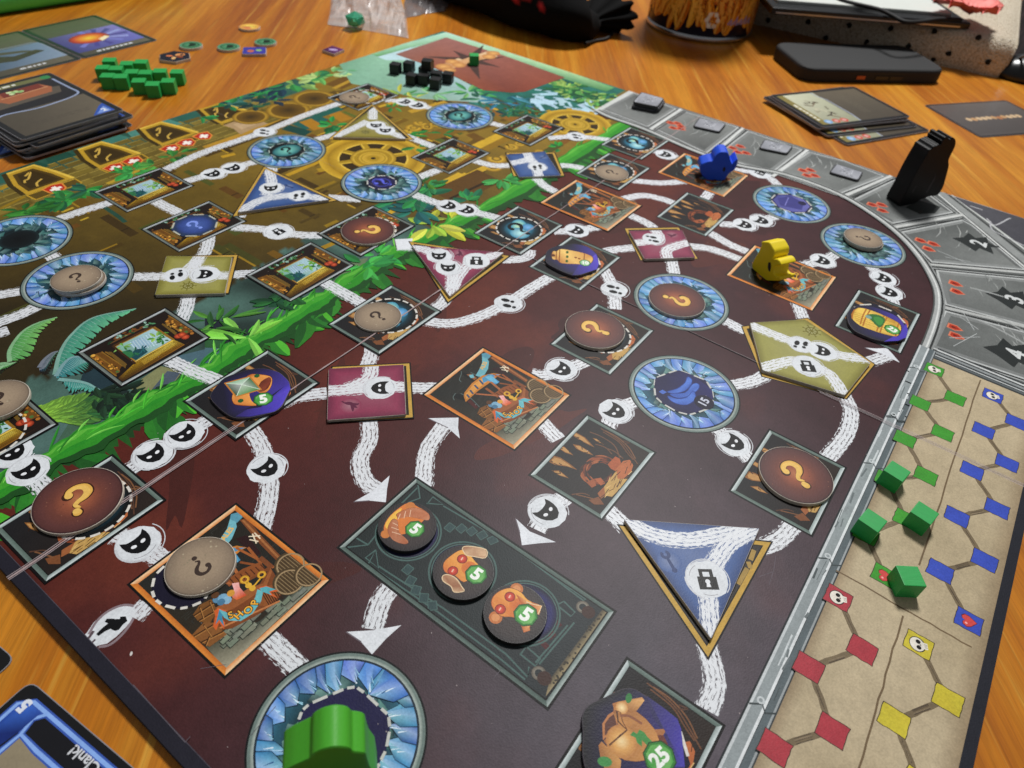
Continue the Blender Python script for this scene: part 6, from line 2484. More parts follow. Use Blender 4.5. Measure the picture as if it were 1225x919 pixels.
def face_barrel(s, q, pts):
    s.poly(q([(690, 700), (880, 600), (960, 480), (980, 570), (960, 650), (860, 690)]), '4638b0')
    b = smooth_line(q([(290, 350), (340, 300), (400, 285), (540, 320), (700, 385), (860, 465), (905, 530), (890, 600), (840, 640), (700, 615), (560, 570), (400, 510), (310, 440), (285, 390)]), 3, True)
    s.poly(b, '4a2c0c')
    s.poly([(p[0] * .97 + cen(b)[0] * .03, p[1] * .97 + cen(b)[1] * .03) for p in b], 'd09a2c', [mixc('b07818', 'f0cc5c', abs(math.sin(k * .23))) for k in range(len(b))])
    for a, c_ in (((330, 310), (300, 420)), ((520, 315), (430, 510)), ((475, 300), (400, 490)), ((730, 400), (640, 590)), ((690, 385), (600, 575)), ((870, 480), (830, 640))):
        s.strip(smooth_line(q([a, ((a[0] + c_[0]) / 2 - 10, (a[1] + c_[1]) / 2), c_]), 3), .0035, 'b06a1c')
    for k in range(5):
        s.line(*q([(310 + 8 * k, 340 + 24 * k), (820 + 5 * k, 470 + 36 * k)]), .0010, '8a5c14')
    s.poly(smooth_line(q([(475, 390), (520, 365), (620, 375), (700, 420), (690, 480), (640, 530), (600, 510), (540, 450)]), 3, True), '2c6a30', None)
    s.poly(smooth_line(q([(560, 410), (620, 400), (680, 440), (650, 500), (600, 480)]), 3, True), '3f8a3c')
    s.disc(*q([(500, 400)])[0], .008, '7a9a90', 8)
    oct5(s, *q([(790, 555)])[0], .0185, '23', board_dir((1067, 396), (.0, -1)) - math.pi / 2 - .6, size=.022)


def face_idol(s, q, pts):
    s.poly(q([(560, 340), (700, 440), (800, 520), (830, 600), (860, 900), (700, 900), (740, 700), (600, 500)]), '3a3080', ['2a2654', '2e2a64', '3c3490', '463ca8', '463ca8', '342e80', '2c2860', '262350'])
    ear = q([(210, 690), (205, 560), (250, 490), (310, 450), (330, 600), (240, 660)])
    s.poly(ear, 'b87848')
    s.poly(q([(225, 650), (225, 560), (260, 510), (300, 480), (325, 600), (260, 640)]), '5a342c')
    hd = smooth_line(q([(290, 440), (470, 455), (620, 600), (660, 700), (640, 780), (560, 850), (380, 850), (260, 740), (215, 690), (320, 620), (330, 560)]), 2, True)
    s.poly(hd, '5a3018')
    s.poly([(p[0] * .985 + cen(hd)[0] * .015, p[1] * .985 + cen(hd)[1] * .015) for p in hd], 'b87c44', [mixc('8a5430', 'cc9050', abs(math.sin(k * .21))) for k in range(len(hd))])
    s.grad(*q([(360, 700)])[0], .022, [(0, 'f4d8a0'), (.5, 'dca45c'), (1, 'b87c44')], 20)
    s.poly(q([(285, 400), (330, 385), (520, 350), (540, 375), (480, 455), (420, 465), (300, 450)]), 'c88a48', ['a86a38', 'b87c44', 'c8905a', 'dca868', 'b07840', 'a06838', 'b87c44'])
    s.grad(*q([(360, 432)])[0], .009, [(0, 'f8e0a8'), (1, 'c88a48')], 12)
    s.disc(*q([(415, 357)])[0], .0075, '2f7a3c', 12, .0045, .3)
    s.strip(q([(320, 460), (330, 540), (400, 610), (260, 730)]), .0022, '4a2814')
    s.strip(q([(310, 455), (350, 470), (365, 540), (402, 608), (345, 650), (262, 735)]), .0014, '6a3c20')
    s.strip(smooth_line(q([(345, 495), (420, 500), (520, 560)]), 4), .0035, '8a5438')
    mz = q([(175, 730), (200, 700), (355, 850), (345, 960), (260, 960), (200, 880)])
    s.poly(mz, 'c08448', ['a06838', 'b87c44', 'd09a58', 'a87040', '9a6438', 'b87c44'])
    s.disc(*q([(225, 860)])[0], .010, '3f8a48', 12, .0065, -1.0)
    # little green creature emblem
    s.poly(q([(425, 650), (450, 620), (480, 640), (500, 605), (540, 630), (560, 660), (600, 700), (610, 720), (570, 745), (540, 710), (520, 690), (520, 740), (480, 710), (470, 670)]), '3f8a44')
    s.poly(q([(615, 605), (690, 600), (705, 620), (680, 665), (650, 660)]), 'a86c40')
    s.poly(q([(640, 650), (690, 650), (725, 720), (700, 760), (660, 700)]), '6a3428')
    oct5(s, *q([(660, 830)])[0], .0215, '25', board_dir((790, 905), (-.6, -1)) - math.pi / 2 + .2, size=.027)


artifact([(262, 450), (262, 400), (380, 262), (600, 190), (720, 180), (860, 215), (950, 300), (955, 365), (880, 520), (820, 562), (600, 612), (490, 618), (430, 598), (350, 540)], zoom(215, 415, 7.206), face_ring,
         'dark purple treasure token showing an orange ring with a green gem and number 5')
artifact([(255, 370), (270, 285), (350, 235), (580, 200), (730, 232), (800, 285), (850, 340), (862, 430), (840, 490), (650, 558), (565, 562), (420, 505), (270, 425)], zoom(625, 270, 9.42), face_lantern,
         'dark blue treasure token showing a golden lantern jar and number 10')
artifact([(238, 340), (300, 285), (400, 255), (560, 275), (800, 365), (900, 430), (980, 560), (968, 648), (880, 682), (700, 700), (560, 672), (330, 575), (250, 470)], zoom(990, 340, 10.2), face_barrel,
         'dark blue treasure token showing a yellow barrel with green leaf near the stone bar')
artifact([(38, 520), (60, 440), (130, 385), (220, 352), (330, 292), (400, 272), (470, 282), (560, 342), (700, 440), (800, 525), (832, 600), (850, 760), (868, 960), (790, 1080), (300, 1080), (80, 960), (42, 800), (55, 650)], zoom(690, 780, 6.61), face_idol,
         'large dark treasure token with bronze idol head and number 25 at the near edge', th=.0115, col=('1c1a34', '3a3080', '121118'))


# ================================================================ wooden cubes
CS = 0.0375
M_GREEN = mat_woodpiece('green_painted_wood', '23a04c', .22)
M_BLACK = mat_woodpiece('black_painted_wood', '0a0b0d', .25, .45)


def cube_mesh(name, mat):
    bm = bmesh.new()
    bmesh.ops.create_cube(bm, size=CS * U)
    bmesh.ops.bevel(bm, geom=list(bm.edges), offset=CS * U * .035, segments=2, profile=.6, affect='EDGES')
    bmesh.ops.translate(bm, verts=bm.verts, vec=(0, 0, CS * U / 2))
    me = bpy.data.meshes.new(name)
    bm.to_mesh(me)
    bm.free()
    me.materials.append(mat)
    return me


ME_G = cube_mesh('green_cube', M_GREEN)
ME_B = cube_mesh('black_cube', M_BLACK)


def cube(me, name, x, y, z, rot, label, group):
    o = bpy.data.objects.new(name, me)
    o.location = (x * U, y * U, z * U)
    o.rotation_euler = (0, 0, rot)
    link(o)
    return tag(o, label, 'cube', group)


zc = zoom(980, 552, 5)
for top, lab in (([(440, 0), (553, 70), (490, 120), (388, 45)], 'green wooden cube farthest up the green track on the parchment'), ([(590, 232), (720, 315), (680, 380), (540, 305)], 'green wooden cube nearest the dotted divider of the green track'),
                 ([(288, 275), (415, 360), (355, 430), (230, 345)], 'green wooden cube next to the stone bar on the green track'), ([(462, 618), (592, 625), (642, 760), (505, 742)], 'green wooden cube half covering the red heart square')):
    q = BB(zc(top), CS)
    c = cen(q)
    a = math.atan2(q[1][1] - q[0][1], q[1][0] - q[0][0])
    cube(ME_G, 'green_cube', c[0], c[1], .0004, a, lab, 'green wooden cubes on the parchment track')


def relax(pts, d, it=60):
    P = [list(p) for p in pts]
    for _ in range(it):
        for i in range(len(P)):
            for j in range(i):
                dx, dy = P[i][0] - P[j][0], P[i][1] - P[j][1]
                l = math.hypot(dx, dy) + 1e-9
                if l < d:
                    m = (d - l) / 2
                    P[i][0] += dx / l * m
                    P[i][1] += dy / l * m
                    P[j][0] -= dx / l * m
                    P[j][1] -= dy / l * m
    return P


gp = [B(x, y, TB) for x, y in ((133, 105), (149, 105), (170, 111), (187, 115), (204, 111), (215, 100), (127, 95), (143, 96), (161, 101), (178, 101), (195, 99), (156, 90), (172, 88), (135, 86))]
rc = random.Random(4)
base_rot = board_dir((150, 105), (1, 0), 0)
def relax_sq(pts, rot, d, it=200):
    """push aligned squares apart until they just touch"""
    ca, sa = math.cos(rot), math.sin(rot)
    P = [[x * ca + y * sa, -x * sa + y * ca] for x, y in pts]
    for _ in range(it):
        for i in range(len(P)):
            for j in range(i):
                dx, dy = P[i][0] - P[j][0], P[i][1] - P[j][1]
                if abs(dx) < d and abs(dy) < d:
                    k = 0 if abs(dx) > abs(dy) else 1
                    v = (dx, dy)[k]
                    m = (d - abs(v)) / 2 * (1 if v > 0 else -1)
                    P[i][k] += m
                    P[j][k] -= m
    return [(x * ca - y * sa, x * sa + y * ca) for x, y in P]


for i, (x, y) in enumerate(relax_sq(gp, base_rot, CS * 1.15 * 1.04)):
    o_ = cube(ME_G, 'green_cube', x, y, TB + .0003, base_rot + rc.choice((0.03, -.03, .045, .0)), 'green wooden cube in the huddle on the table beside the card pile', 'green wooden cubes huddled on the table')
    o_.scale = (1.15, 1.15, 1.15)
c = B(567, 77)
cube(ME_G, 'green_cube', c[0], c[1], .0004, 0.75, 'lone green wooden cube on the red corner field of the board', None)
bp = [B(x, y) for x, y in ((474, 88), (489, 86), (493, 101), (508, 92), (507, 101), (522, 98), (521, 106), (536, 99), (512, 84))]
for i, (x, y) in enumerate(relax_sq(bp, .4, CS * 1.10)):
    cube(ME_B, 'black_cube', x, y, .0004, .4 + rc.uniform(-.08, .08), 'black wooden cube in the huddle at the far corner of the board', 'black wooden cubes at the far corner')
x, y = B(511, 84, CS)
cube(ME_B, 'black_cube', x, y, CS + .0008, .5, 'black wooden cube lying on top of the black huddle', None)


# ================================================================ standing wooden figures
def standing(name, zf, outline, anchor, ev, mat, label, cat, zt=.09, depth=None, holes=(), group=None, zmin=0.0004, bevel=.0016, extra=()):
    """front outline read from the photo on an upright plane through the anchor, given its real thickness"""
    anchor = zf([anchor])[0]
    a3 = B(anchor[0], anchor[1], 0)
    tp = zf([ev[0]])[0]
    p0 = B(tp[0], tp[1], zt)
    tp2 = zf([ev[1]])[0]
    p1 = B(tp2[0], tp2[1], zt)
    e = np.array([p1[0] - p0[0], p1[1] - p0[1]])
    dlen = depth or float(np.linalg.norm(e))
    e = e / np.linalg.norm(e)
    side = np.array([-e[1], e[0]])

    def on_plane(px):
        x, y = zf([px])[0]
        r = np.array([x - CX, CY - y, -FPX])
        w = np.array([r.dot(D1), r.dot(D2), r.dot(N)])
        t = (a3[0] * e[0] + a3[1] * e[1]) / (w[0] * e[0] + w[1] * e[1])
        P = w * t
        return (float((P[0] - a3[0]) * side[0] + (P[1] - a3[1]) * side[1]), max(zmin, float(1 + P[2])))
    pts = [on_plane(p) for p in outline] + [tuple(p) for p in extra]
    if area2(pts) < 0:
        pts = pts[::-1]
    pts = rounded(pts, .006 if name != 'black_dragon_figure' else .014, 4)
    o = empty(name, a3[0], a3[1], 0, label=label, cat=cat, group=group)
    n = len(pts)
    ins = inset(pts, bevel)
    V, Fc = [], []
    rings = [(ins, 0), (pts, bevel), (pts, dlen - bevel), (ins, dlen)]
    for ring, d in rings:
        for u, z in ring:
            V.append((side[0] * u + e[0] * d, side[1] * u + e[1] * d, max(zmin, z)))
    for r in range(3):
        for i in range(n):
            j = (i + 1) % n
            Fc.append((r * n + i, r * n + j, (r + 1) * n + j, (r + 1) * n + i))
    Fc.append(tuple(range(n))[::-1])
    Fc.append(tuple(range(3 * n, 4 * n)))
    b = mesh_obj('figure_body', V, Fc, mat, o)
    bm = bmesh.new()
    bm.from_mesh(b.data)
    bmesh.ops.recalc_face_normals(bm, faces=bm.faces)
    bm.to_mesh(b.data)
    bm.free()
    # carved slots on the front
    for h in holes:
        hp = [on_plane(p) for p in h]
        hp = hp if area2(hp) > 0 else hp[::-1]
        m = len(hp)
        V = [(side[0] * u - e[0] * .0003, side[1] * u - e[1] * .0003, z) for u, z in hp] + [(side[0] * u + e[0] * .004, side[1] * u + e[1] * .004, z) for u, z in hp]
        Fc = [tuple(range(m))] + [tuple(range(m, 2 * m))] + [(i, (i + 1) % m, m + (i + 1) % m, m + i) for i in range(m)]
        mesh_obj('carved_slot', V, Fc, M_BLACKEDGE, o)
    return o


M_YEL = mat_woodpiece('yellow_painted_wood', 'f0d612', .10)
M_BLU = mat_woodpiece('blue_painted_wood', '1a50d8', .12)
M_GRN2 = mat_woodpiece('light_green_painted_wood', '4aa82c', .12)
standing('yellow_figure', zoom(855, 270, 8.167), [(452, 156), (500, 158), (535, 162), (560, 205), (582, 245), (580, 290), (560, 328), (610, 325), (635, 350), (652, 390), (610, 388), (580, 398), (574, 470), (600, 498), (640, 503), (632, 540), (500, 555), (482, 545),
                                                 (440, 515), (428, 480), (415, 490), (368, 432), (358, 390), (380, 340), (420, 270), (458, 190)], (520, 552), ((535, 162), (690, 128)), M_YEL,
         'yellow wooden adventurer figure standing on a shop picture', 'game figure', zt=.12, holes=([(525, 360), (545, 358), (552, 400), (540, 450), (525, 440), (518, 400)],))
standing('blue_figure', zoom(810, 165, 12.25), [(330, 455), (350, 400), (375, 378), (468, 348), (530, 345), (548, 285), (590, 238), (640, 208), (735, 210), (768, 260), (782, 330), (805, 392), (850, 340), (893, 305), (890, 370), (862, 440),
                                               (830, 485), (762, 520), (722, 580), (700, 622), (580, 640), (558, 610), (520, 630), (430, 635), (425, 600), (380, 572), (340, 500)], (560, 630), ((640, 208), (600, 92)), M_BLU,
         'blue wooden adventurer figure with raised arms on a far shop picture', 'game figure', zt=.10, holes=([(672, 440), (700, 425), (712, 460), (690, 500), (668, 480)],))
M_DRAGON = mat_woodpiece('dull_black_painted_wood', '060607', .2, .5)
M_DRAGON.node_tree.nodes['Principled BSDF'].inputs['Specular IOR Level'].default_value = .22
standing('black_dragon_figure', zoom(1050, 150, 8.755), [(212, 862), (240, 800), (300, 700), (400, 500), (470, 380), (520, 300), (535, 262), (565, 250), (590, 222), (625, 215), (645, 200), (655, 205), (668, 200), (672, 165), (690, 158), (700, 132), (722, 122), (742, 130), (752, 152), (768, 150), (782, 128), (806, 136), (824, 165), (815, 225), (775, 300), (742, 370),
                                                         (752, 420), (715, 560), (690, 650), (640, 725), (600, 745), (560, 740), (500, 765), (450, 780), (400, 815), (330, 832)], (330, 845), ((720, 125), (600, 55)), M_DRAGON,
         'tall black wooden dragon figure standing on the stone track', 'game figure', zt=.2, depth=.060, holes=([(500, 700), (560, 600), (612, 500), (600, 560), (560, 640), (515, 712)], [(355, 700), (400, 630), (408, 640), (370, 705)]))
zg = zoom(295, 775, 5.568)
standing('green_figure', zg, [(234, 835), (300, 797), (400, 752), (426, 740), (434, 716), (500, 682), (560, 666), (600, 661), (660, 665), (690, 676), (704, 696), (735, 698), (792, 706), (806, 760), (820, 800), (862, 850), (880, 960), (240, 960)], (560, 1010), ((600, 664), (600, 398)), M_GRN2,
         'light green wooden adventurer figure at the near edge on a crystal cavern', 'game figure', zt=.10)

# stone marker tiles on the track
M_STN = mat_simple('stone_marker_side', '2a2a2c', .6, .3)


def marker(pxs, n, label):
    th = .009
    q = BB(pxs, n * th)
    c = cen(q)
    q = [(a - c[0], b - c[1]) for a, b in q]
    q = q if area2(q) > 0 else q[::-1]
    for k in range(n):
        rr = random.Random(n * 7 + k)
        jx, jy = (0, 0) if k == n - 1 else (rr.uniform(-.006, .006), rr.uniform(-.006, .006))

        def f(s, pts, rr=rr):
            s.poly(pts, '3a3b40')
            s.poly(inset(pts, .003), 'a4a6ae', [mixc('80828a', 'c4c6ce', rr.random()) for _ in pts])
            for i in range(34):
                x, y = rr.uniform(-.026, .026), rr.uniform(-.02, .02)
                s.strip([(x, y), (x + rr.uniform(-.012, .012), y + rr.uniform(-.01, .01))], rr.uniform(.001, .0035), rr.choice(['2c2d33', 'c8cad2', '6a6c74', 'dadce2', '3a3b42']))
        lb = label if k == n - 1 else label.replace('top', ('lowest', 'second')[k])
        token_disc('stone_marker', c[0] + jx, c[1] + jy, 0, .0005 + k * th, lb, 'marker', 'grey stone patterned markers on the track', f, outline=rounded(q, .012, 3), side=M_STN, th=th)


marker([(767, 110), (795, 118), (787, 128), (757, 122)], 3, 'top grey stone marker of the small stack at the far end of the track')
marker([(836, 141), (869, 148), (861, 158), (829, 151)], 1, 'grey stone marker lying alone on the second track cell')
marker([(914, 167), (949, 175), (942, 184), (908, 177)], 1, 'grey stone marker beyond the blue figure on the third track cell')
marker([(1000, 196), (1033, 206), (1027, 216), (992, 206)], 1, 'grey stone marker on the track cell before the black dragon')


# ================================================================ cards
CW, CH = .315, .44
M_SLEEVE = mat_simple('card_edge', '8a8a90', .35, .2)


def frame_from(px, z):
    """origin and axes of a card from two px corners: a -> b is the short side, going on to the long side"""
    a, b = B(*px[0], z), B(*px[1], z)
    return a, math.atan2(b[1] - a[1], b[0] - a[0])


def card(x, y, rot, z0, label, art, cat='card', group=None, name='playing_card', th=.0022, w=CW, h=CH):
    """x, y the centre"""
    t = empty(name, x, y, z0, rot, label=label, cat=cat, group=group)
    pts = rounded([(-w / 2, -h / 2), (w / 2, -h / 2), (w / 2, h / 2), (-w / 2, h / 2)], .016, 4)
    body = prism('card_body', pts, 0, th - .0001, M_SLEEVE, t)
    s = Sheet(body, th, -w / 2 - .01, -h / 2 - .01, w / 2 + .01, h / 2 + .01, mat=M_CARD)
    s.part('card_print')
    s.poly(inset(pts, .0012), '141416')
    if art:
        s.clip = (-w / 2 + .003, -h / 2 + .003, w / 2 - .003, h / 2 - .003)
        art(s, w, h)
    s.build()
    return t


def textlines(s, x0, x1, y, n, col='4a4238', dy=.013, wd=.0032):
    rr = random.Random(int(abs(y) * 999))
    for k in range(n):
        a = x0
        while a < x1 - .02:
            L = rr.uniform(.008, .024)
            s.line((a, y - k * dy), (min(a + L, x1), y - k * dy), wd, col)
            a += L + .006


def art_item(kind):
    def f(s, w, h):
        rr = random.Random(kind)
        x, y = w / 2 - .019, h / 2 - .019
        s.poly([(-x, -y), (x, -y), (x, y), (-x, y)], '5f5647', ['4c4438', '6a604f', '5f5647', '4f473a'])
        if kind == 1:      # crate with green glow, dark room
            s.poly([(-x, -.02), (x, -.02), (x, y - .03), (-x, y - .03)], '1a171c')
            s.poly([(-x, y - .028), (x, y - .028), (x, y), (-x, y)], '6f7040')
            textlines(s, -x, .05, y - .014, 1, 'e8e8dc', wd=.012)
            s.disc(x - .014, y - .014, .016, '2f8a4a', 12)
            s.poly([(-.11, .02), (.10, .04), (.12, .09), (.02, .12), (-.09, .10), (-.14, .05)], '5a5044')
            s.poly([(-.06, .05), (.08, .06), (.10, .10), (.08, .15), (-.05, .14), (-.08, .09)], 'a8623c')
            s.poly([(-.05, .10), (.08, .11), (.08, .15), (-.045, .145)], '7a2c1c')
            s.strip([(-.06, .098), (.09, .108)], .004, 'd8a070')
            for k in range(9):
                s.disc(-.02 + .05 * rr.random(), .118 + .02 * rr.random(), .008, rr.choice(['b8d890', '8ab870', 'd8e8b0']), 7)
            s.strip(smooth_line([(-x, -.03), (-.10, -.02), (-.02, -.035), (.05, -.03), (.10, -.02), (x - .005, .0), (x - .004, .05), (x - .004, y - .04)], 3), .007, '9aa8c8')
            textlines(s, -.08, .11, -.13, 2)
        elif kind == 2:    # driftwood on pale blue
            s.poly([(-x, -.15), (x, -.15), (x, .05), (-x, .05)], '6a7c94', ['4a5c74', '8a9cb4', '7488a4', '3c485c'])
            s.poly([(-.11, -.06), (-.02, -.09), (.11, -.05), (.09, -.02), (0, -.04), (-.07, .01), (-.12, .0)], '3a3420')
            s.poly([(-.10, .03), (-.03, .0), (.10, -.04), (.05, -.0), (-.05, .035)], '4f4630')
            s.strip([(-x, .05), (-.10, .06), (.12, .06), (x, .03), (x, -.15)], .006, '8a94a8')
            textlines(s, -.05, .06, -.175, 1, 'e0e0e4', wd=.012)
            textlines(s, -.09, .09, .15, 2)
        elif kind == 3:    # red orb on violet
            s.poly([(-x, -.16), (x, -.16), (x, .06), (-x, .06)], '5a4a9a', ['3c3a80', '6a6ac0', '8a7ac8', '4a3a80'])
            for k in range(10):
                a = -2.4 + k * .45
                s.strip([(0, -.04), (.13 * math.cos(a), -.04 + .10 * math.sin(a))], [.004, .022], rr.choice(['7a7ad0', '9aa0e0', '4a3a90']))
            s.grad(-.02, -.03, .078, [(0, 'ffd83a'), (.45, 'f08a20'), (.8, 'c8301c'), (1, '7a1818')], 24, .06)
            s.poly([(.0, -.09), (.05, -.06), (.04, -.04), (.0, -.06)], 'fff0c0')
            textlines(s, -.08, .09, -.182, 1, 'e8e8ec', wd=.012)
            textlines(s, -.07, .07, .14, 2)
        elif kind == 4:    # pale blue scene
            s.poly([(-x, -.17), (x, -.17), (x, .08), (-x, .08)], '5a8090', ['2a5064', '4a7a8c', '8ab0bc', '6a98a4'])
            s.poly([(-.02, -.12), (.10, -.14), (.12, -.06), (.06, -.03)], '3c6a9c')
            s.poly([(.02, -.19), (.13, -.17), (.13, -.10), (.06, -.10)], '3a4a9a', ['2c3a7a', '4c6ac0', '5a8ad8', '3a4a9a'])
            s.disc(.125, -.19, .016, 'dcdce0', 12)
            textlines(s, -.13, -.05, -.182, 1, 'e8e8ec', wd=.012)
        elif kind == 5:    # skeletal ruin on pale green
            s.poly([(-x, .02), (x, .02), (x, y - .02), (-x, y - .02)], 'b4b69a', ['98997e', 'c4c6aa', 'd4d4ba', 'a0a088'])
            s.poly([(-x, y - .03), (x, y - .03), (x, y), (-x, y)], '8a7c40')
            textlines(s, -.10, .06, y - .014, 1, 'e8e4d0', wd=.012)
            for k in range(26):
                a = (rr.uniform(-.09, .08), rr.uniform(.06, .14))
                s.strip([a, (a[0] + rr.uniform(-.04, .04), a[1] + rr.uniform(-.03, .03))], rr.uniform(.002, .007), rr.choice(['4a3a28', '6a5038', '3a2e22', 'c8c4a8']))
            s.strip([(-x, .02), (-.08, .012), (.06, .012), (.11, .03), (x, .03)], .006, 'a8b0c0')
            for k, c in enumerate(('7aa8d8', 'c8503c', 'c8503c')):
                s.disc(-x + .02, .17 - .055 * (k + 0) * .7 - .01, .017, c, 10)
                s.disc(-x + .02, .17 - .055 * (k + 0) * .7 - .01, .009, mixc(c, 'ffffff', .35), 8)
            textlines(s, -.08, .10, -.06, 3, '6a6252')
        # blue corner badge
        if kind in (1, 6):
            s.poly([(x - .07, -y + .002), (x, -y + .002), (x, -y + .075), (x - .02, -y + .06)], '2c54b0')
            s.poly([(x - .055, -y + .008), (x - .008, -y + .008), (x - .01, -y + .052)], '7a9ae0')
            s.text('2', x - .022, -y + .024, .03, 'f0f4ff', bold=.04)
        if kind == 6:
            textlines(s, -.09, .08, -.13, 2)
    return f


def at_corner(px, z, rot, cx, cy):
    """card centre so that its local corner (cx, cy) lies at the pixel"""
    x, y = B(px[0], px[1], z)
    return (x - (cx * math.cos(rot) - cy * math.sin(rot)), y - (cx * math.sin(rot) + cy * math.cos(rot)))


ROWROT = 0.02
zt_ = TB + .0022
for i, (kind, lab) in enumerate(((3, 'card with glowing red and yellow orb, right end of the card row'), (2, 'card with dark driftwood on pale blue in the card row'), (4, 'card with a pale blue scene cut by the left photo edge'))):
    x, y = at_corner((189, 48), zt_, ROWROT, CW / 2 + i * (CW + .004), -CH / 2)
    card(x, y, ROWROT, TB + .0003, lab, art_item(kind), group='cards laid in a row behind the green cubes')
# the pile
prot = 0.0
base = at_corner((160, 150), TB + .002, -.02, CW / 2, -CH / 2)
card(base[0], base[1], -.02, TB + .0003, 'lowest card sticking out on the right side of the pile', art_item(6), group='cards of the loose pile at the left edge')
top = at_corner((149, 132), .045, 0.0, CW / 2, -CH / 2)
rp = random.Random(12)
NP = 9
for k in range(NP):
    z = TB + .003 + .0062 * k
    last = k == NP - 1
    j = (0, 0) if last else (rp.uniform(-.02, .014), rp.uniform(-.024, .012))
    rt_ = 0.0 if last else rp.uniform(-.05, .05)
    lab = 'top card of the pile, crate picture over a beige text field' if last else 'sleeved card inside the loose pile below the crate card'
    card(top[0] + j[0], top[1] + j[1], rt_, z, lab, art_item(1 if last else 6), group='cards of the loose pile at the left edge', th=.0058)
x, y = B(-2, 152, TB)
card(x - .18, y + .0, .05, TB + .0003, 'dark card corner just entering at the left edge below the pile', art_item(6))

# pile on the right
r_rot = board_dir((1028, 100), (72, 46), .02) + math.pi / 2
q = BB([(916, 112), (1028, 100), (1100, 146), (975, 148)], .022)
c0 = cen(q)
ang = math.atan2(q[3][1] - q[0][1], q[3][0] - q[0][0])
for k, (dx, dy, dr, kind, lab) in enumerate(((.05, -.05, .05, 5, 'lower card with blue mark at the front of the right pile'), (.03, -.012, -.03, 5, 'second lowest card in the right pile'), (-.01, .02, .04, 6, 'middle card in the right pile'),
                                             (.02, .02, -.04, 6, 'upper card under the ruin card of the right pile'), (0, 0, 0, 5, 'top card of the right pile with a pale ruin picture'))):
    card(c0[0] + dx * math.cos(ang) * 1.0 + dy * 0, c0[1] + dx * math.sin(ang) + dy, ang + dr + math.pi, TB + .0004 + .0062 * k, lab, art_item(kind), group='cards of the pile in front of the phone', th=.0058)


def art_back(s, w, h):
    s.poly([(-w / 2 + .01, -h / 2 + .01), (w / 2 - .01, -h / 2 + .01), (w / 2 - .01, h / 2 - .01), (-w / 2 + .01, h / 2 - .01)], '5a5350', ['4e4846', '665f5b', '5f5855', '4c4644'])
    s.outline([(-w / 2 + .02, -h / 2 + .02), (w / 2 - .02, -h / 2 + .02), (w / 2 - .02, h / 2 - .02), (-w / 2 + .02, h / 2 - .02)], .002, '6a6260')
    s.push(0, 0, math.pi / 2)
    rr = random.Random(3)
    for k in range(11):
        s.disc(-.13 + .026 * k, rr.uniform(-.004, .004), .013, rr.choice(['c89a6a', 'b87848', 'd8b890']), 7, .016)
    s.pop()


srot = board_dir((1098, 126), (102, -6), TB) + math.pi / 2
x, y = at_corner((1176, 166), zt_, srot, CW / 2, -CH / 2) if False else (3.462, .024)
card(x, y, math.radians(-37 + 90), TB + .0003, 'single face down dark card with a small orange line, right of the card pile', art_back)

# cards at the near left corner
M_CLEAR = None


def art_blue(s, w, h):
    x, y = w / 2, h / 2
    s.poly([(-x + .014, -y), (x - .014, -y), (x - .014, y - .014), (-x + .014, y - .014)], '15151a')
    s.poly([(-x + .045, -y + .04), (x - .05, -y + .04), (x - .05, y - .055), (-x + .045, y - .055)], '847862', ['6f6450', '8c806a', '93876f', '7a6f5a'])
    for lw, c in ((.010, '3a5ab0'), (.005, '8ab0f0')):
        s.strip([(x - .016, -y), (x - .016, y - .03), (x - .028, y - .015), (-x, y - .015)], lw, c)
        s.strip([(x - .05, -y), (x - .052, y - .09), (x - .05, y - .055), (x - .085, y - .052), (-x, y - .056)], lw, c)
        s.strip([(x - .05, y - .055), (x - .03, y - .05), (x - .017, y - .060)], lw * .9, c)
    s.poly([(x - .075, y - .018), (x - .030, y - .018), (x - .020, y - .03), (x - .020, y - .052), (x - .05, y - .05), (x - .075, y - .045)], '1f3c90', ['1a3078', '2c54b8', '3c6cd0', '2c4ca0', '16286a', '1a3078'])


card_sl = empty('card_at_corner', 0, 0, 0)
bpy.data.objects.remove(card_sl)
qa, qb, qc = B(42, 818, zt_), B(168, 925, zt_), B(-20, 868, zt_)
rr_ = math.atan2(qb[1] - qa[1], qb[0] - qa[0]) + math.pi / 2      # long side runs down the photo
cx_, cy_ = at_corner((37, 814), zt_, rr_, CW / 2, CH / 2)
blue = card(cx_, cy_, rr_, TB + .0003, 'black framed card with blue edge lines, number 5 and lettering at the near left corner', art_blue)
s = Sheet(blue, .0026, -.17, -.23, .17, .23, mat=M_CARD)
s.part('card_lettering')
def in_card(px):
    x, y = B(px[0], px[1], zt_)
    x, y = x - cx_, y - cy_
    return (x * math.cos(rr_) + y * math.sin(rr_), -x * math.sin(rr_) + y * math.cos(rr_))


tx_, ty_ = in_card((30, 844))
s.text('5', tx_, ty_, .024, 'dfe4f0', rot=math.radians(90), bold=.06)
tx_, ty_ = in_card((86, 895))
s.text('Clank!', tx_, ty_, .020, 'd8dae0', rot=math.radians(90), bold=.02, align='RIGHT')
s.build()
x, y = B(10, 772, zt_)
cx_, cy_ = at_corner((19, 789), zt_, rr_, CW / 2, -CH / 2)
card(cx_, cy_, rr_, TB + .0003, 'black card corner at the left photo edge above the blue edged card', None)


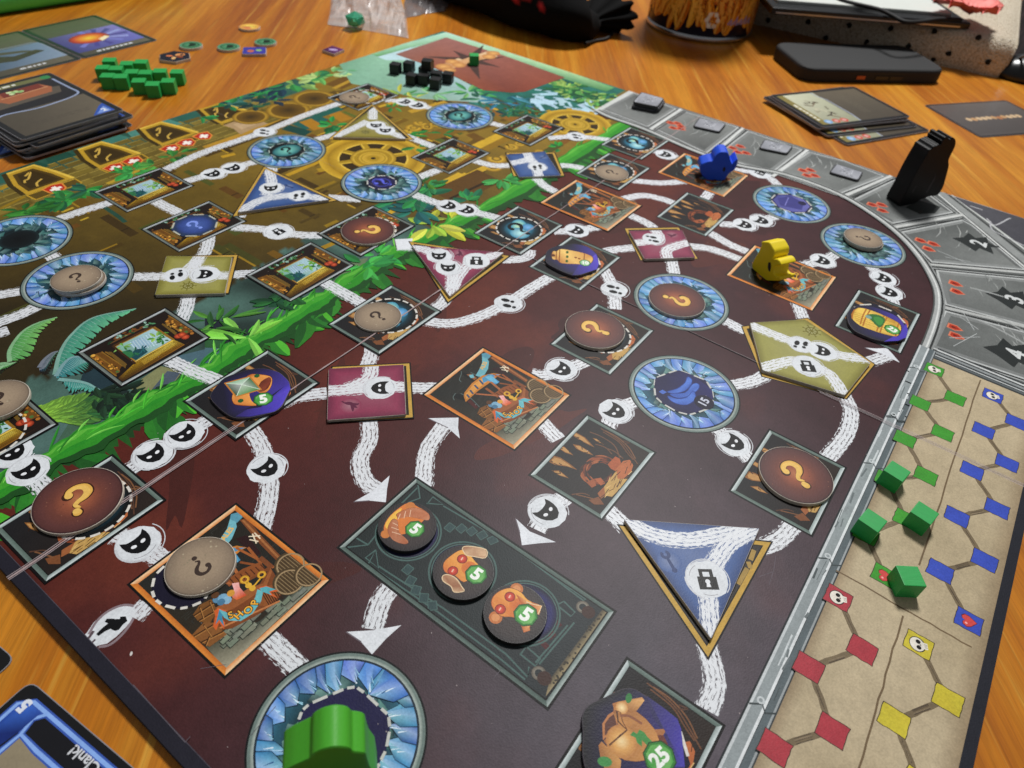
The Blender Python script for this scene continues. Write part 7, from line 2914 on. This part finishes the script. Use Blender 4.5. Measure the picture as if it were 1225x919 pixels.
# ================================================================ small tokens on the table
def t_face(kind):
    def f(s, pts):
        rr = random.Random(len(kind))
        if kind == 'green':
            s.grad(0, 0, .043, [(0, '5a9a70'), (.6, '3f7a54'), (.75, '1f4a30'), (.85, '6aa880'), (1, '2a5a3c')], 26)
            s.poly([(-.02, -.01), (.01, .02), (.024, .005), (.01, -.02), (-.01, -.016)], '16301f')
        elif kind == 'yellow':
            s.grad(0, 0, .043, [(0, 'f4e06a'), (.7, 'e0b04a'), (1, 'c88040')], 24)
            s.poly([(-.03, .02), (0, 0), (-.01, -.03), (-.03, -.02)], 'd88050')
            s.line((-.02, .02), (.02, -.02), .005, 'a06a30')
        elif kind == 'hex':
            s.poly(pts, '1c1c2c')
            for a, c in ((0.4, 'e8a060'), (2.2, 'd87848'), (3.9, 'e8b878'), (5.2, '8a4020')):
                s.disc(.02 * math.cos(a), .02 * math.sin(a), .014, c, 12, .008, a)
            s.ring(.028, 0, .009, .014, 'e09050', n=14)
        elif kind == 'blue':
            s.poly(pts, '3c3c9a')
            s.disc(-.015, .005, .014, 'c86a3c', 10)
            s.disc(.015, -.008, .012, '8ab870', 10)
        else:
            s.poly(pts, '4a1850', ['4a1850', '6a2a6a', '5a2058', '3a1040'])
            s.disc(0, 0, .012, 'b8a0d0', 8, .02, .5)
    return f


GT = 'small green medal tokens on the table'
for px, kind, lab in (((229, 57), 'green', 'small green round medal nearest the dark hexagon token'), ((274, 59), 'green', 'small green round medal left of the blue square token'), ((318, 53), 'green', 'small green round medal behind the blue square token'),
                      ((299, 35), 'yellow', 'small yellow round token lying alone behind the green medals')):
    x, y = B(px[0], px[1], TB)
    token_disc('medal_token', x, y, .044, TB + .0003, lab, 'token', GT if kind == 'green' else None, t_face(kind), n=30, th=.010)
for px, kind, out, lab, rot in (((210, 71), 'hex', octo(.062, 6), 'dark hexagonal token with an orange curl beside the green medals', .5), ((305, 64), 'blue', rounded([(-.045, -.04), (.045, -.04), (.045, .04), (-.045, .04)], .01), 'small blue square token among the green medals', -.7),
                                ((399, 63), 'purple', [(-.05, -.0), (0, -.045), (.05, 0), (0, .045)], 'small purple diamond token beside the edge of the board', .9)):
    x, y = B(px[0], px[1], TB)
    o = [(a * math.cos(rot) - b * math.sin(rot), a * math.sin(rot) + b * math.cos(rot)) for a, b in out]
    token_disc('small_token', x, y, 0, TB + .0003, lab, 'token', None, t_face(kind), outline=o, th=.011)


# ================================================================ phone
M_CASE = mat_simple('phone_case_rubber', '151618', .7, .1, 900, .25, 2500)
q = BB([(923, 50), (1084, 54), (1134, 84), (966, 83)], .046)
c = cen(q)
ra = math.atan2(q[1][1] - q[0][1], q[1][0] - q[0][0])
L_ = (math.dist(q[0], q[1]) + math.dist(q[3], q[2])) / 2
W_ = (math.dist(q[0], q[3]) + math.dist(q[1], q[2])) / 2
ph = empty('mobile_phone', c[0], c[1], TB, ra, label='mobile phone in a black rubber case lying face down behind the cards', cat='phone')
pts = rounded([(-L_ / 2, -W_ / 2), (L_ / 2, -W_ / 2), (L_ / 2, W_ / 2), (-L_ / 2, W_ / 2)], .075, 7)
H_ = .046 - TB
n = len(pts)
V, Fc = [], []
pts = pts if area2(pts) > 0 else pts[::-1]
rings = [(inset(pts, .008), .0005), (inset(pts, .001), .005), (pts, .014), (pts, H_ - .012), (inset(pts, .003), H_ - .004), (inset(pts, .009), H_), (inset(pts, .012), H_ - .0012), (inset(pts, .015), H_ - .0012)]
for r_, z in rings:
    V += [(x, y, z) for x, y in r_]
for r_ in range(len(rings) - 1):
    for i in range(n):
        j = (i + 1) % n
        Fc.append((r_ * n + i, r_ * n + j, (r_ + 1) * n + j, (r_ + 1) * n + i))
Fc.append(tuple(range(n))[::-1])
Fc.append(tuple(range((len(rings) - 1) * n, len(rings) * n)))
phc = mesh_obj('phone_case', V, Fc, M_CASE, ph)
M_BTN = mat_simple('phone_button', '18181a', .4, .1)
yb_ = -W_ / 2
for x0, x1, mat_, nm in ((.00, .06, M_BTN, 'volume_button'), (.07, .13, M_BTN, 'volume_button'), (-.09, -.05, mat_simple('copper_power_key', '9a5a44', .3, .1, metal=.6), 'power_key')):
    V = []
    for x in (x0, x1):
        for y in (yb_ - .003, yb_ + .004):
            for z in (.017, .031):
                V.append((x, y, z))
    mesh_obj(nm, V, [(0, 1, 3, 2), (4, 6, 7, 5), (0, 4, 5, 1), (2, 3, 7, 6), (1, 5, 7, 3), (0, 2, 6, 4)], mat_, phc)

# ================================================================ snack tin with a print of orange curls
p3 = BB([(774, 22), (843, 52), (898, 43)], TB)
A_ = np.array([[2 * x, 2 * y, 1] for x, y in p3])
sol = np.linalg.solve(A_, np.array([x * x + y * y for x, y in p3]))
tcx, tcy = float(sol[0]), float(sol[1])
TR = float(math.sqrt(sol[2] + tcx ** 2 + tcy ** 2))
print('tin', tcx, tcy, TR)
tin = empty('snack_tin', tcx, tcy, TB, label='round snack tin printed with orange corn curls on dark blue, cut by the top edge', cat='tin')
nS = 96
HT = .75


def lathe(name, prof, mat, parent, n=nS, smooth=True):
    V, Fc = [], []
    for r_, z in prof:
        V += [(r_ * math.cos(2 * math.pi * i / n), r_ * math.sin(2 * math.pi * i / n), z) for i in range(n)]
    for k in range(len(prof) - 1):
        for i in range(n):
            j = (i + 1) % n
            Fc.append((k * n + i, k * n + j, (k + 1) * n + j, (k + 1) * n + i))
    Fc.append(tuple(range(n))[::-1])
    Fc.append(tuple(range((len(prof) - 1) * n, len(prof) * n)))
    return mesh_obj(name, V, Fc, mat, parent, smooth)


lathe('tin_body', [(TR * .985, .03), (TR * .985, HT)], mat_simple('tin_navy', '16143a', .3, .1), tin)
lathe('bottom_rim', [(TR * .96, 0), (TR, .004), (TR * 1.004, .012), (TR, .022), (TR * .985, .028)], mat_simple('bare_tin_metal', 'b8b8bc', .25, .1, metal=1.0), tin)
lathe('top_rim', [(TR * .985, HT), (TR, HT + .01), (TR * .98, HT + .02), (TR * .9, HT + .02)], bpy.data.materials['bare_tin_metal'], tin)


def cyl(x, y, z):
    """sheet x = arc length round the tin, y = height, z = distance out of the wall"""
    a = x / TR
    r_ = TR * .985 + z
    return (r_ * math.cos(a) * U, r_ * math.sin(a) * U, y * U)


a_cam = math.atan2(-tcy, -tcx)
s = Sheet(tin, .0006, (a_cam - 1.9) * TR, 0, (a_cam + 1.9) * TR, HT, mat=M_TIN, space=cyl)
s.part('label_print', kind='stuff')
rk = random.Random(8)
for k in range(760):
    x = (a_cam + rk.uniform(-1.7, 1.7)) * TR
    y = .58 - .55 * k / 760 + rk.uniform(-.02, .02)
    if y < .07 and rk.random() < .35:
        continue
    a = rk.uniform(1.0, 2.2)
    L = rk.uniform(.08, .16)
    w = rk.uniform(.026, .040)
    cc = rk.choice(['e08a1c', 'f09c28', 'd0701a', 'f4b038', 'c85c18'])
    p0 = np.array([x, y])
    d = np.array([math.cos(a), math.sin(a)]) * L
    bow = rk.uniform(-.015, .015)
    ln = [tuple(p0 + d * t + np.array([-d[1], d[0]]) / L * bow * math.sin(t * 3.14)) for t in (0, .12, .3, .5, .7, .88, 1.0)]
    wv = [.3 * w, .8 * w, w, w, w, .8 * w, .3 * w]
    s.strip(ln, [q_ * 1.2 for q_ in wv], '5a2408')
    s.strip(ln, wv, cc)
    s.strip([(p[0] - w * .18, p[1]) for p in ln], [q_ * .35 for q_ in wv], mixc(cc, 'ffd060', .55))
s.part('label_marks')
mx = (a_cam - .12) * TR
for px_, off_ in (((862, 25), 0), ((885, 31), 1)):
    pass
wx = (a_cam + .22) * TR
s.disc(wx, .10, .03, 'ece6dc', 20, .034)
s.disc(wx, .10, .012, 'b85a24', 12)
for k in range(6):
    s.disc(wx + .026 * math.cos(k * 1.05), .10 + .028 * math.sin(k * 1.05), .010, 'f2ece2', 8)
for k in range(5):
    s.strip([(wx + .08 + k * .03, .085), (wx + .095 + k * .03, .105 + .01 * (k % 2)), (wx + .10 + k * .03, .08)], .012, 'a898c8')
s.poly([(wx + .03, .22), (wx + .055, .22), (wx + .055, .62), (wx + .03, .62)], '141014')
s.poly([(wx - .02, .22), (wx + .0, .22), (wx + .0, .40), (wx - .02, .40)], '141014')
s.poly([(wx - .02, .20), (wx + .055, .20), (wx + .055, .235), (wx - .02, .235)], '141014')
s.build()

# ================================================================ black cloth pouch with a red print
M_POUCH = mat_print('pouch_cloth', rough=.9, linen=False, amount=.15, spec=.15)
axis = [(B(470, -60, .05), .02), (B(505, -42, .06), .14), (B(545, -26, .07), .19), (B(585, -12, .07), .215), (B(625, 2, .07), .215), (B(660, 14, .07), .195), (B(684, 21, .07), .155), (B(701, 24, .06), .09), (B(708, 22, .06), .045), (B(716, 17, .07), .07), (B(731, 8, .09), .13), (B(738, 4, .10), .125)]
AX = smooth_line([(p[0][0], p[0][1], p[1]) for p in axis], 6)
po = empty('drawstring_pouch', AX[30][0], AX[30][1], TB, label='black cloth drawstring pouch with a red print and cord loop, lying at the top edge', cat='pouch')
V, Fc, cols = [], [], []
m = 40
for i, (x, y, r_) in enumerate(AX):
    a, b = AX[max(i - 1, 0)], AX[min(i + 1, len(AX) - 1)]
    d = np.array([b[0] - a[0], b[1] - a[1]])
    d = d / np.linalg.norm(d)
    nn = np.array([-d[1], d[0]])
    hgt = min(r_ * .78, .14) if i < 46 else r_ * .55
    zc_ = hgt * .9 if i < 40 else .055 + (i - 40) * .001
    for k in range(m):
        t = 2 * math.pi * k / m
        wr = 1 + .035 * math.sin(5 * t + i * .5) + .05 * (fbm(i * .35, k * .45, 3, 5) - .5) + (.22 * math.sin(9 * t) if i >= 44 else 0) * min(1, (i - 43) / 8)
        u = r_ * wr * math.cos(t)
        w = hgt * wr * math.sin(t)
        z = max(0.001, zc_ + w)
        V.append((x + nn[0] * u - AX[30][0], y + nn[1] * u - AX[30][1], z))
        # red print: a few flame like strokes on the upper side facing the camera
        on = 18 < i < 34 and 1.9 < t < 3.0 and (math.sin(i * 1.1 + t * 7) + .5 * math.sin(i * .5 - t * 3) > .35)
        cols.append(C('b82a2c') if on else C('060607'))
for i in range(len(AX) - 1):
    for k in range(m):
        j = (k + 1) % m
        Fc.append((i * m + k, i * m + j, (i + 1) * m + j, (i + 1) * m + k))
Fc.append(tuple(range(m)))
pb = mesh_obj('pouch_body', V, Fc, M_POUCH, po, smooth=True)
at = pb.data.attributes.new('Col', 'FLOAT_COLOR', 'POINT')
at.data.foreach_set('color', np.array([c_ + (1.0,) for c_ in cols], np.float32).ravel())


def tube(name, pts, r, mat, parent=None, seg=5, n=8, off=(0, 0, 0)):
    P3 = smooth_line(pts, seg)
    V, Fc = [], []
    for i, p in enumerate(P3):
        a, b = np.array(P3[max(i - 1, 0)]), np.array(P3[min(i + 1, len(P3) - 1)])
        d = b - a
        d = d / (np.linalg.norm(d) + 1e-9)
        up = np.array([0, 0, 1.0]) if abs(d[2]) < .9 else np.array([1.0, 0, 0])
        u = np.cross(d, up)
        u /= np.linalg.norm(u)
        w = np.cross(u, d)
        for k in range(n):
            t = 2 * math.pi * k / n
            q_ = np.array(p) + (u * math.cos(t) + w * math.sin(t)) * r - np.array(off)
            V.append(tuple(float(v) for v in q_))
    for i in range(len(P3) - 1):
        for k in range(n):
            j = (k + 1) % n
            Fc.append((i * n + k, i * n + j, (i + 1) * n + j, (i + 1) * n + k))
    return mesh_obj(name, V, Fc, mat, parent, smooth=True)


def on(px, z):
    x, y = B(px[0], px[1], z)
    return (x, y, z)


M_CORD = mat_simple('black_cord', '0c0c0e', .7, .2)
tube('cord_loop', [on((706, 30), .03), on((715, 36), .0), on((726, 34), TB + .008), on((733, 38), TB + .008), on((726, 46), TB + .008), on((712, 49), TB + .008), on((700, 52), TB + .02)], .007, M_CORD, po, off=(AX[30][0], AX[30][1], TB))

# ================================================================ clear plastic bag with a green gem in it
def mat_film(name, tint, alpha_lo=.25):
    m, nt, p, out = newmat(name)
    L = nt.links.new
    p.inputs['Base Color'].default_value = C(tint) + (1,)
    setin(p, Roughness=.18)
    p.inputs['Specular IOR Level'].default_value = .9
    tr = nd(nt, 'ShaderNodeBsdfTransparent')
    tc = nd(nt, 'ShaderNodeTexCoord')
    n1 = nd(nt, 'ShaderNodeTexNoise')
    setin(n1, Scale=60.0, Detail=3.0)
    L(tc.outputs['Object'], n1.inputs['Vector'])
    mr = nd(nt, 'ShaderNodeMapRange')
    setin(mr, From_Min=.35, From_Max=.65, To_Min=alpha_lo, To_Max=.62)
    L(n1.outputs['Fac'], mr.inputs['Value'])
    mx_ = nd(nt, 'ShaderNodeMixShader')
    L(mr.outputs[0], mx_.inputs[0])
    L(tr.outputs[0], mx_.inputs[1])
    L(p.outputs[0], mx_.inputs[2])
    L(mx_.outputs[0], out.inputs[0])
    return m


M_FILM = mat_film('clear_bag_film', 'e4dcd8', .26)


def film(name, quad, zh, seed, mat, parent, n=34, off=(0, 0)):
    """crumpled double sheet over a four cornered footprint"""
    a, b, c_, d = [np.array(p) for p in quad]
    obs = []
    for lay in (0, 1):
        V, Fc = [], []
        for i in range(n + 1):
            for j in range(n + 1):
                u, v = i / n, j / n
                p = (a * (1 - u) + b * u) * (1 - v) + (d * (1 - u) + c_ * u) * v
                e = min(u, 1 - u, v, 1 - v)
                k = min(1, e * 5) ** .6
                z = .002 + (zh * (.35 + .9 * abs(fbm(u * 6 + seed, v * 6, 4, seed) - .5) * 2) * k if lay else .001)
                V.append((float(p[0]) + .02 * (fbm(u * 4, v * 4, 2, seed + 3) - .5) - off[0], float(p[1]) + .02 * (fbm(u * 4, v * 4, 2, seed + 5) - .5) - off[1], z))
        for i in range(n):
            for j in range(n):
                q0 = i * (n + 1) + j
                Fc.append((q0, q0 + n + 1, q0 + n + 2, q0 + 1))
        obs.append(mesh_obj(name, V, Fc, mat, parent, smooth=False))
    return obs


bq = BB([(394, 30), (489, 47), (474, -40), (398, -45)], TB)
bc = cen(bq)
bag = empty('plastic_bag', bc[0], bc[1], TB, label='clear plastic bag with a green glass gem inside, behind the board', cat='bag')
film('bag_film', bq, .13, 3, M_FILM, bag, off=bc)
gq = BB([(485, 22), (532, 14), (560, -30), (480, -30)], TB)
gc_ = cen(gq)
bag2 = empty('plastic_bag', gc_[0], gc_[1], TB, label='grey crumpled plastic bag partly under the black pouch', cat='bag')
film('bag_film', gq, .06, 9, mat_film('grey_bag_film', '8f8a8c', .35), bag2, off=gc_)
# the gem: faceted, a thing of its own inside the bag
gm = bpy.data.materials.new('green_glass')
gm.use_nodes = True
gp_ = gm.node_tree.nodes['Principled BSDF']
gp_.inputs['Base Color'].default_value = C('4fc49a') + (1,)
gp_.inputs['Roughness'].default_value = .06
gp_.inputs['Transmission Weight'].default_value = .55
bm = bmesh.new()
bmesh.ops.create_icosphere(bm, subdivisions=1, radius=.048 * U)
for v in bm.verts:
    v.co.z = v.co.z * .7 + .034 * U
me = bpy.data.meshes.new('glass_gem')
bm.to_mesh(me)
bm.free()
me.materials.append(gm)
ge = bpy.data.objects.new('glass_gem', me)
x, y = B(425, 26, TB + .03)
ge.location = (x * U, y * U, (TB + .006) * U)
link(ge)
tag(ge, 'faceted green glass gem inside the clear plastic bag', 'gem')

# ================================================================ rolled green mat at the top left
ga, gb = B(-40, 28, TB), B(150, -2, TB)
gd = np.array([gb[0] - ga[0], gb[1] - ga[1]])
gn = np.array([-gd[1], gd[0]]) / np.linalg.norm(gd)
R_ = .062
V, Fc = [], []
nn_, mm_ = 30, 26
for i in range(nn_ + 1):
    t = i / nn_ * 1.5 - .1
    for k in range(mm_):
        a = 2 * math.pi * k / mm_
        V.append((ga[0] + gd[0] * t + gn[0] * (R_ + R_ * math.cos(a)), ga[1] + gd[1] * t + gn[1] * (R_ + R_ * math.cos(a)), TB + R_ + R_ * math.sin(a)))
for i in range(nn_):
    for k in range(mm_):
        j = (k + 1) % mm_
        Fc.append((i * mm_ + k, i * mm_ + j, (i + 1) * mm_ + j, (i + 1) * mm_ + k))
Fc.append(tuple(range(mm_)))
Fc.append(tuple(range(nn_ * mm_, (nn_ + 1) * mm_)))
g_ = mesh_obj('rolled_mat', V, Fc, mat_simple('green_foam', '4fe072', .6, .12, 300, .3), None, smooth=True)
tag(g_, 'bright green rolled foam mat at the top left corner of the photo', 'mat')
dk = prism('dark_box', [(ga[0] - .3, ga[1] + .16), (ga[0] + .55, ga[1] + .13), (ga[0] + .55, ga[1] + .8), (ga[0] - .3, ga[1] + .8)], TB, TB + .12, mat_simple('dark_box_card', '1c2420', .6, .2), None, bev=.004)
tag(dk, 'dark green box behind the rolled green mat', 'box')

# ================================================================ spotted cushion with a tray of papers, right background
def mat_boucle():
    m, nt, p, out = newmat('beige_looped_cloth')
    L = nt.links.new
    tc = nd(nt, 'ShaderNodeTexCoord')
    v = nd(nt, 'ShaderNodeTexVoronoi')
    setin(v, Scale=760.0)
    L(tc.outputs['Object'], v.inputs['Vector'])
    n1 = nd(nt, 'ShaderNodeTexNoise')
    setin(n1, Scale=900.0, Detail=3.0)
    L(tc.outputs['Object'], n1.inputs['Vector'])
    r = nd(nt, 'ShaderNodeValToRGB')
    r.color_ramp.elements[0].position = .0
    r.color_ramp.elements[0].color = C('fff6e6') + (1,)
    r.color_ramp.elements[1].position = .8
    r.color_ramp.elements[1].color = C('b4a284') + (1,)
    L(v.outputs['Distance'], r.inputs[0])
    L(r.outputs[0], p.inputs['Base Color'])
    setin(p, Roughness=.95)
    b = nd(nt, 'ShaderNodeBump')
    setin(b, Strength=.9, Distance=.002)
    b.invert = True
    L(v.outputs['Distance'], b.inputs['Height'])
    L(b.outputs[0], p.inputs['Normal'])
    return m


e0, e1 = np.array(B(880, 24, TB)), np.array(B(1198, 95, TB))
ed = (e1 - e0) / np.linalg.norm(e1 - e0)
en = np.array([-ed[1], ed[0]])
if en[0] < 0:
    en = -en
Lc = float(np.linalg.norm(e1 - e0))
CHT = .155
cu = empty('spotted_cushion', e0[0], e0[1], TB, label='beige looped cloth cushion with black spots at the back of the table', cat='cushion')
# rounded block: profile across, lofted along
prof = [(.0, .0), (-.006, .03), (.0, CHT * .6), (.012, CHT * .85), (.035, CHT * .98), (.08, CHT), (.6, CHT * .98), (1.6, CHT * .97), (1.7, 0)]
V, Fc = [], []
nl = 60
for i in range(nl + 1):
    t = i / nl
    e_ = min(1, (1 - t) * Lc / .06) ** .5
    for d_, z in prof:
        wob = .006 * (fbm(t * 30, z * 30, 2, 4) - .5)
        p = e0 + ed * (t * Lc - (1 - e_) * .0) + en * (d_ + wob + (1 - e_) * .03)
        V.append((float(p[0] - e0[0]), float(p[1] - e0[1]), max(0, z * (.86 + .14 * e_))))
mp_ = len(prof)
for i in range(nl):
    for k in range(mp_ - 1):
        Fc.append((i * mp_ + k, (i + 1) * mp_ + k, (i + 1) * mp_ + k + 1, i * mp_ + k + 1))
Fc.append(tuple(nl * mp_ + k for k in range(mp_)))
mesh_obj('cushion_body', V, Fc, mat_boucle(), cu, smooth=True)
M_TUFT = mat_simple('black_wool_tuft', '0e0f0e', .95, .3, 900, .5)


def ray_front(px):
    """pixel to the front face of the cushion"""
    r = np.array([px[0] - CX, CY - px[1], -FPX])
    w = np.array([r.dot(D1), r.dot(D2), r.dot(N)])
    t = (e0.dot(en)) / (w[0] * en[0] + w[1] * en[1])
    return (w[0] * t, w[1] * t, 1 + w[2] * t)


rz = random.Random(2)
for px in ((919, 24), (967, 26), (1016, 30), (1066, 34), (1118, 38), (1170, 46), (1135, 64), (1182, 74), (988, 45), (1037, 50), (1087, 55), (1117, 71)):
    p = ray_front(px)
    bm = bmesh.new()
    bmesh.ops.create_icosphere(bm, subdivisions=2, radius=.0125 * U)
    for v in bm.verts:
        k = 1 + .45 * (rz.random() - .5)
        v.co = Vector((v.co.x * k, v.co.y * .45 * k, v.co.z * k))
    me = bpy.data.meshes.new('black_tuft')
    bm.to_mesh(me)
    bm.free()
    me.materials.append(M_TUFT)
    o = bpy.data.objects.new('black_tuft', me)
    zz = p[2]
    push = -.004
    if zz > CHT * .8 + TB:
        push = .02 * (zz - TB - CHT * .8) / (CHT * .2)
        zz = min(zz, TB + CHT * .97)
    o.location = ((p[0] + en[0] * push - e0[0]) * U, (p[1] + en[1] * push - e0[1]) * U, (zz - TB) * U)
    o.rotation_euler = (0, 0, math.atan2(ed[1], ed[0]))
    link(o, cu)

ZT = TB + CHT
tr0, tr1 = np.array(B(927, 18, ZT)), np.array(B(1158, 36, ZT))
td = (tr1 - tr0) / np.linalg.norm(tr1 - tr0)
tn = np.array([-td[1], td[0]])
if tn[0] < 0:
    tn = -tn
tl = float(np.linalg.norm(tr1 - tr0))
trc = tr0
tray = empty('paper_tray', tr0[0], tr0[1], ZT, label='flat black tray with pale papers resting on the spotted cushion', cat='tray')


def tquad(u0, u1, v0, v1):
    return [tuple((tr0 + td * u + tn * v - tr0).tolist()) for u, v in ((u0, v0), (u1, v0), (u1, v1), (u0, v1))]


prism('tray_body', tquad(-.02, tl, 0, 1.1), .003, .030, mat_simple('black_gloss_plastic', '0c0c0e', .25, .1), tray, bev=.006)
prism('silver_strip', tquad(.0, tl * .95, -.004, .0), .008, .014, mat_simple('silver_trim', 'b8bac0', .25, .1, metal=.9), tray)
prism('paper_stack', tquad(.03, tl - .05, .10, 1.05), .0305, .040, mat_simple('pale_paper', 'c8ccc6', .6, .05), tray, bev=.002)
zc0 = ZT + .045
cab = tube('black_cable', [on((985, -14), zc0), on((1006, 0), zc0), on((1050, 11), zc0), on((1066, 18), zc0 - .004), on((1082, 26), ZT + .036), on((1102, 26), ZT + .036), on((1124, 23), ZT + .036), on((1150, 24), ZT + .036)], .009, M_CORD)
tag(cab, 'thick black cable running over the paper tray', 'cable')

# pink cloth flower and dark patterned cloth in the corner
M_PINK = mat_simple('pink_petals', 'f47c74', .6, .35, 120, .4, 300)
fl = empty('pink_flower', *on((1158, 20), ZT + .035)[:2], ZT + .035, label='pink cloth flower beside the tray at the top right', cat='flower')
rf = random.Random(6)
for k in range(9):
    a = k * 2 * math.pi / 9 + rf.uniform(-.2, .2)
    L, W = rf.uniform(.12, .19), rf.uniform(.05, .08)
    V, Fc = [], []
    for i in range(7):
        t = i / 6
        for j in range(5):
            v = j / 4 - .5
            ww = W * math.sin(math.pi * min(1, t * .85 + .12)) * 2
            x = L * t
            y = v * ww
            z = .006 + .07 * t * (1 - t * .5) + .05 * abs(v) + .012 * rf.random()
            V.append((x * math.cos(a) - y * math.sin(a), x * math.sin(a) + y * math.cos(a), z))
    for i in range(6):
        for j in range(4):
            Fc.append((i * 5 + j, (i + 1) * 5 + j, (i + 1) * 5 + j + 1, i * 5 + j + 1))
    mesh_obj('petal', V, Fc, M_PINK, fl, smooth=True)


def mat_darkcloth():
    m, nt, p, out = newmat('dark_patterned_cloth')
    L = nt.links.new
    tc = nd(nt, 'ShaderNodeTexCoord')
    n1 = nd(nt, 'ShaderNodeTexNoise')
    setin(n1, Scale=28.0, Detail=5.0, Roughness=.7)
    L(tc.outputs['Object'], n1.inputs['Vector'])
    r = nd(nt, 'ShaderNodeValToRGB')
    e = r.color_ramp.elements
    e[0].position, e[0].color = .45, C('0c090a') + (1,)
    e[1].position, e[1].color = .72, C('6a5458') + (1,)
    k = e.new(.58)
    k.color = C('281a1c') + (1,)
    L(n1.outputs['Fac'], r.inputs[0])
    L(r.outputs[0], p.inputs['Base Color'])
    setin(p, Roughness=.85)
    return m


dc0 = on((1212, 60), TB)
V, Fc = [], []
nn_ = 40
cx0, cy0 = B(1222, 76, TB)
# lies behind and beyond the cushion's end
b0 = e1 + ed * .10 + en * .16
dirx = ed
for i in range(nn_ + 1):
    for j in range(nn_ + 1):
        u, v = i / nn_, j / nn_
        p = e1 + ed * (.03 + 1.1 * u) + en * (.10 + 1.5 * v)
        hgt = .34 * min(1, u * 5, v * 6, ) ** .7 * (.75 + .5 * fbm(u * 7, v * 7, 4, 8))
        V.append((float(p[0]), float(p[1]), TB + .001 + hgt))
for i in range(nn_):
    for j in range(nn_):
        q0 = i * (nn_ + 1) + j
        Fc.append((q0, q0 + nn_ + 1, q0 + nn_ + 2, q0 + 1))
dcl = mesh_obj('folded_cloth', V, Fc, mat_darkcloth(), None, smooth=True)
tag(dcl, 'dark crumpled patterned cloth behind the cushion at the right edge', 'cloth')
# mouse with grey cable
mo = on((1236, 100), TB)
mouse = empty('computer_mouse', mo[0] + .10, mo[1] - .03, TB, math.atan2(ed[1], ed[0]) + .4, label='black computer mouse with a grey cable at the right edge', cat='mouse')
bm = bmesh.new()
bmesh.ops.create_uvsphere(bm, u_segments=32, v_segments=18, radius=1.0)
for v in bm.verts:
    x, y, z = v.co
    v.co = Vector((x * .24 * U, y * .13 * U, (max(-.15, z) * .085 * (1 - .25 * x) + .014) * U))
me = bpy.data.meshes.new('mouse_shell')
bm.to_mesh(me)
bm.free()
for p in me.polygons:
    p.use_smooth = True
me.materials.append(mat_simple('black_mouse_plastic', '0d0e10', .28, .1))
o = bpy.data.objects.new('mouse_shell', me)
link(o, mouse)
tube('mouse_cable', [on((1228, 66), .10), on((1216, 71), .06), on((1205, 76), .02), on((1198, 84), TB + .01), on((1204, 92), TB + .01)], .006, mat_simple('grey_cable', '8a8c8e', .5, .1), mouse, off=(mo[0] + .10, mo[1] - .03, TB))
mouse.rotation_euler = (0, 0, 0)
o.rotation_euler = (0, 0, math.atan2(ed[1], ed[0]) + .4)
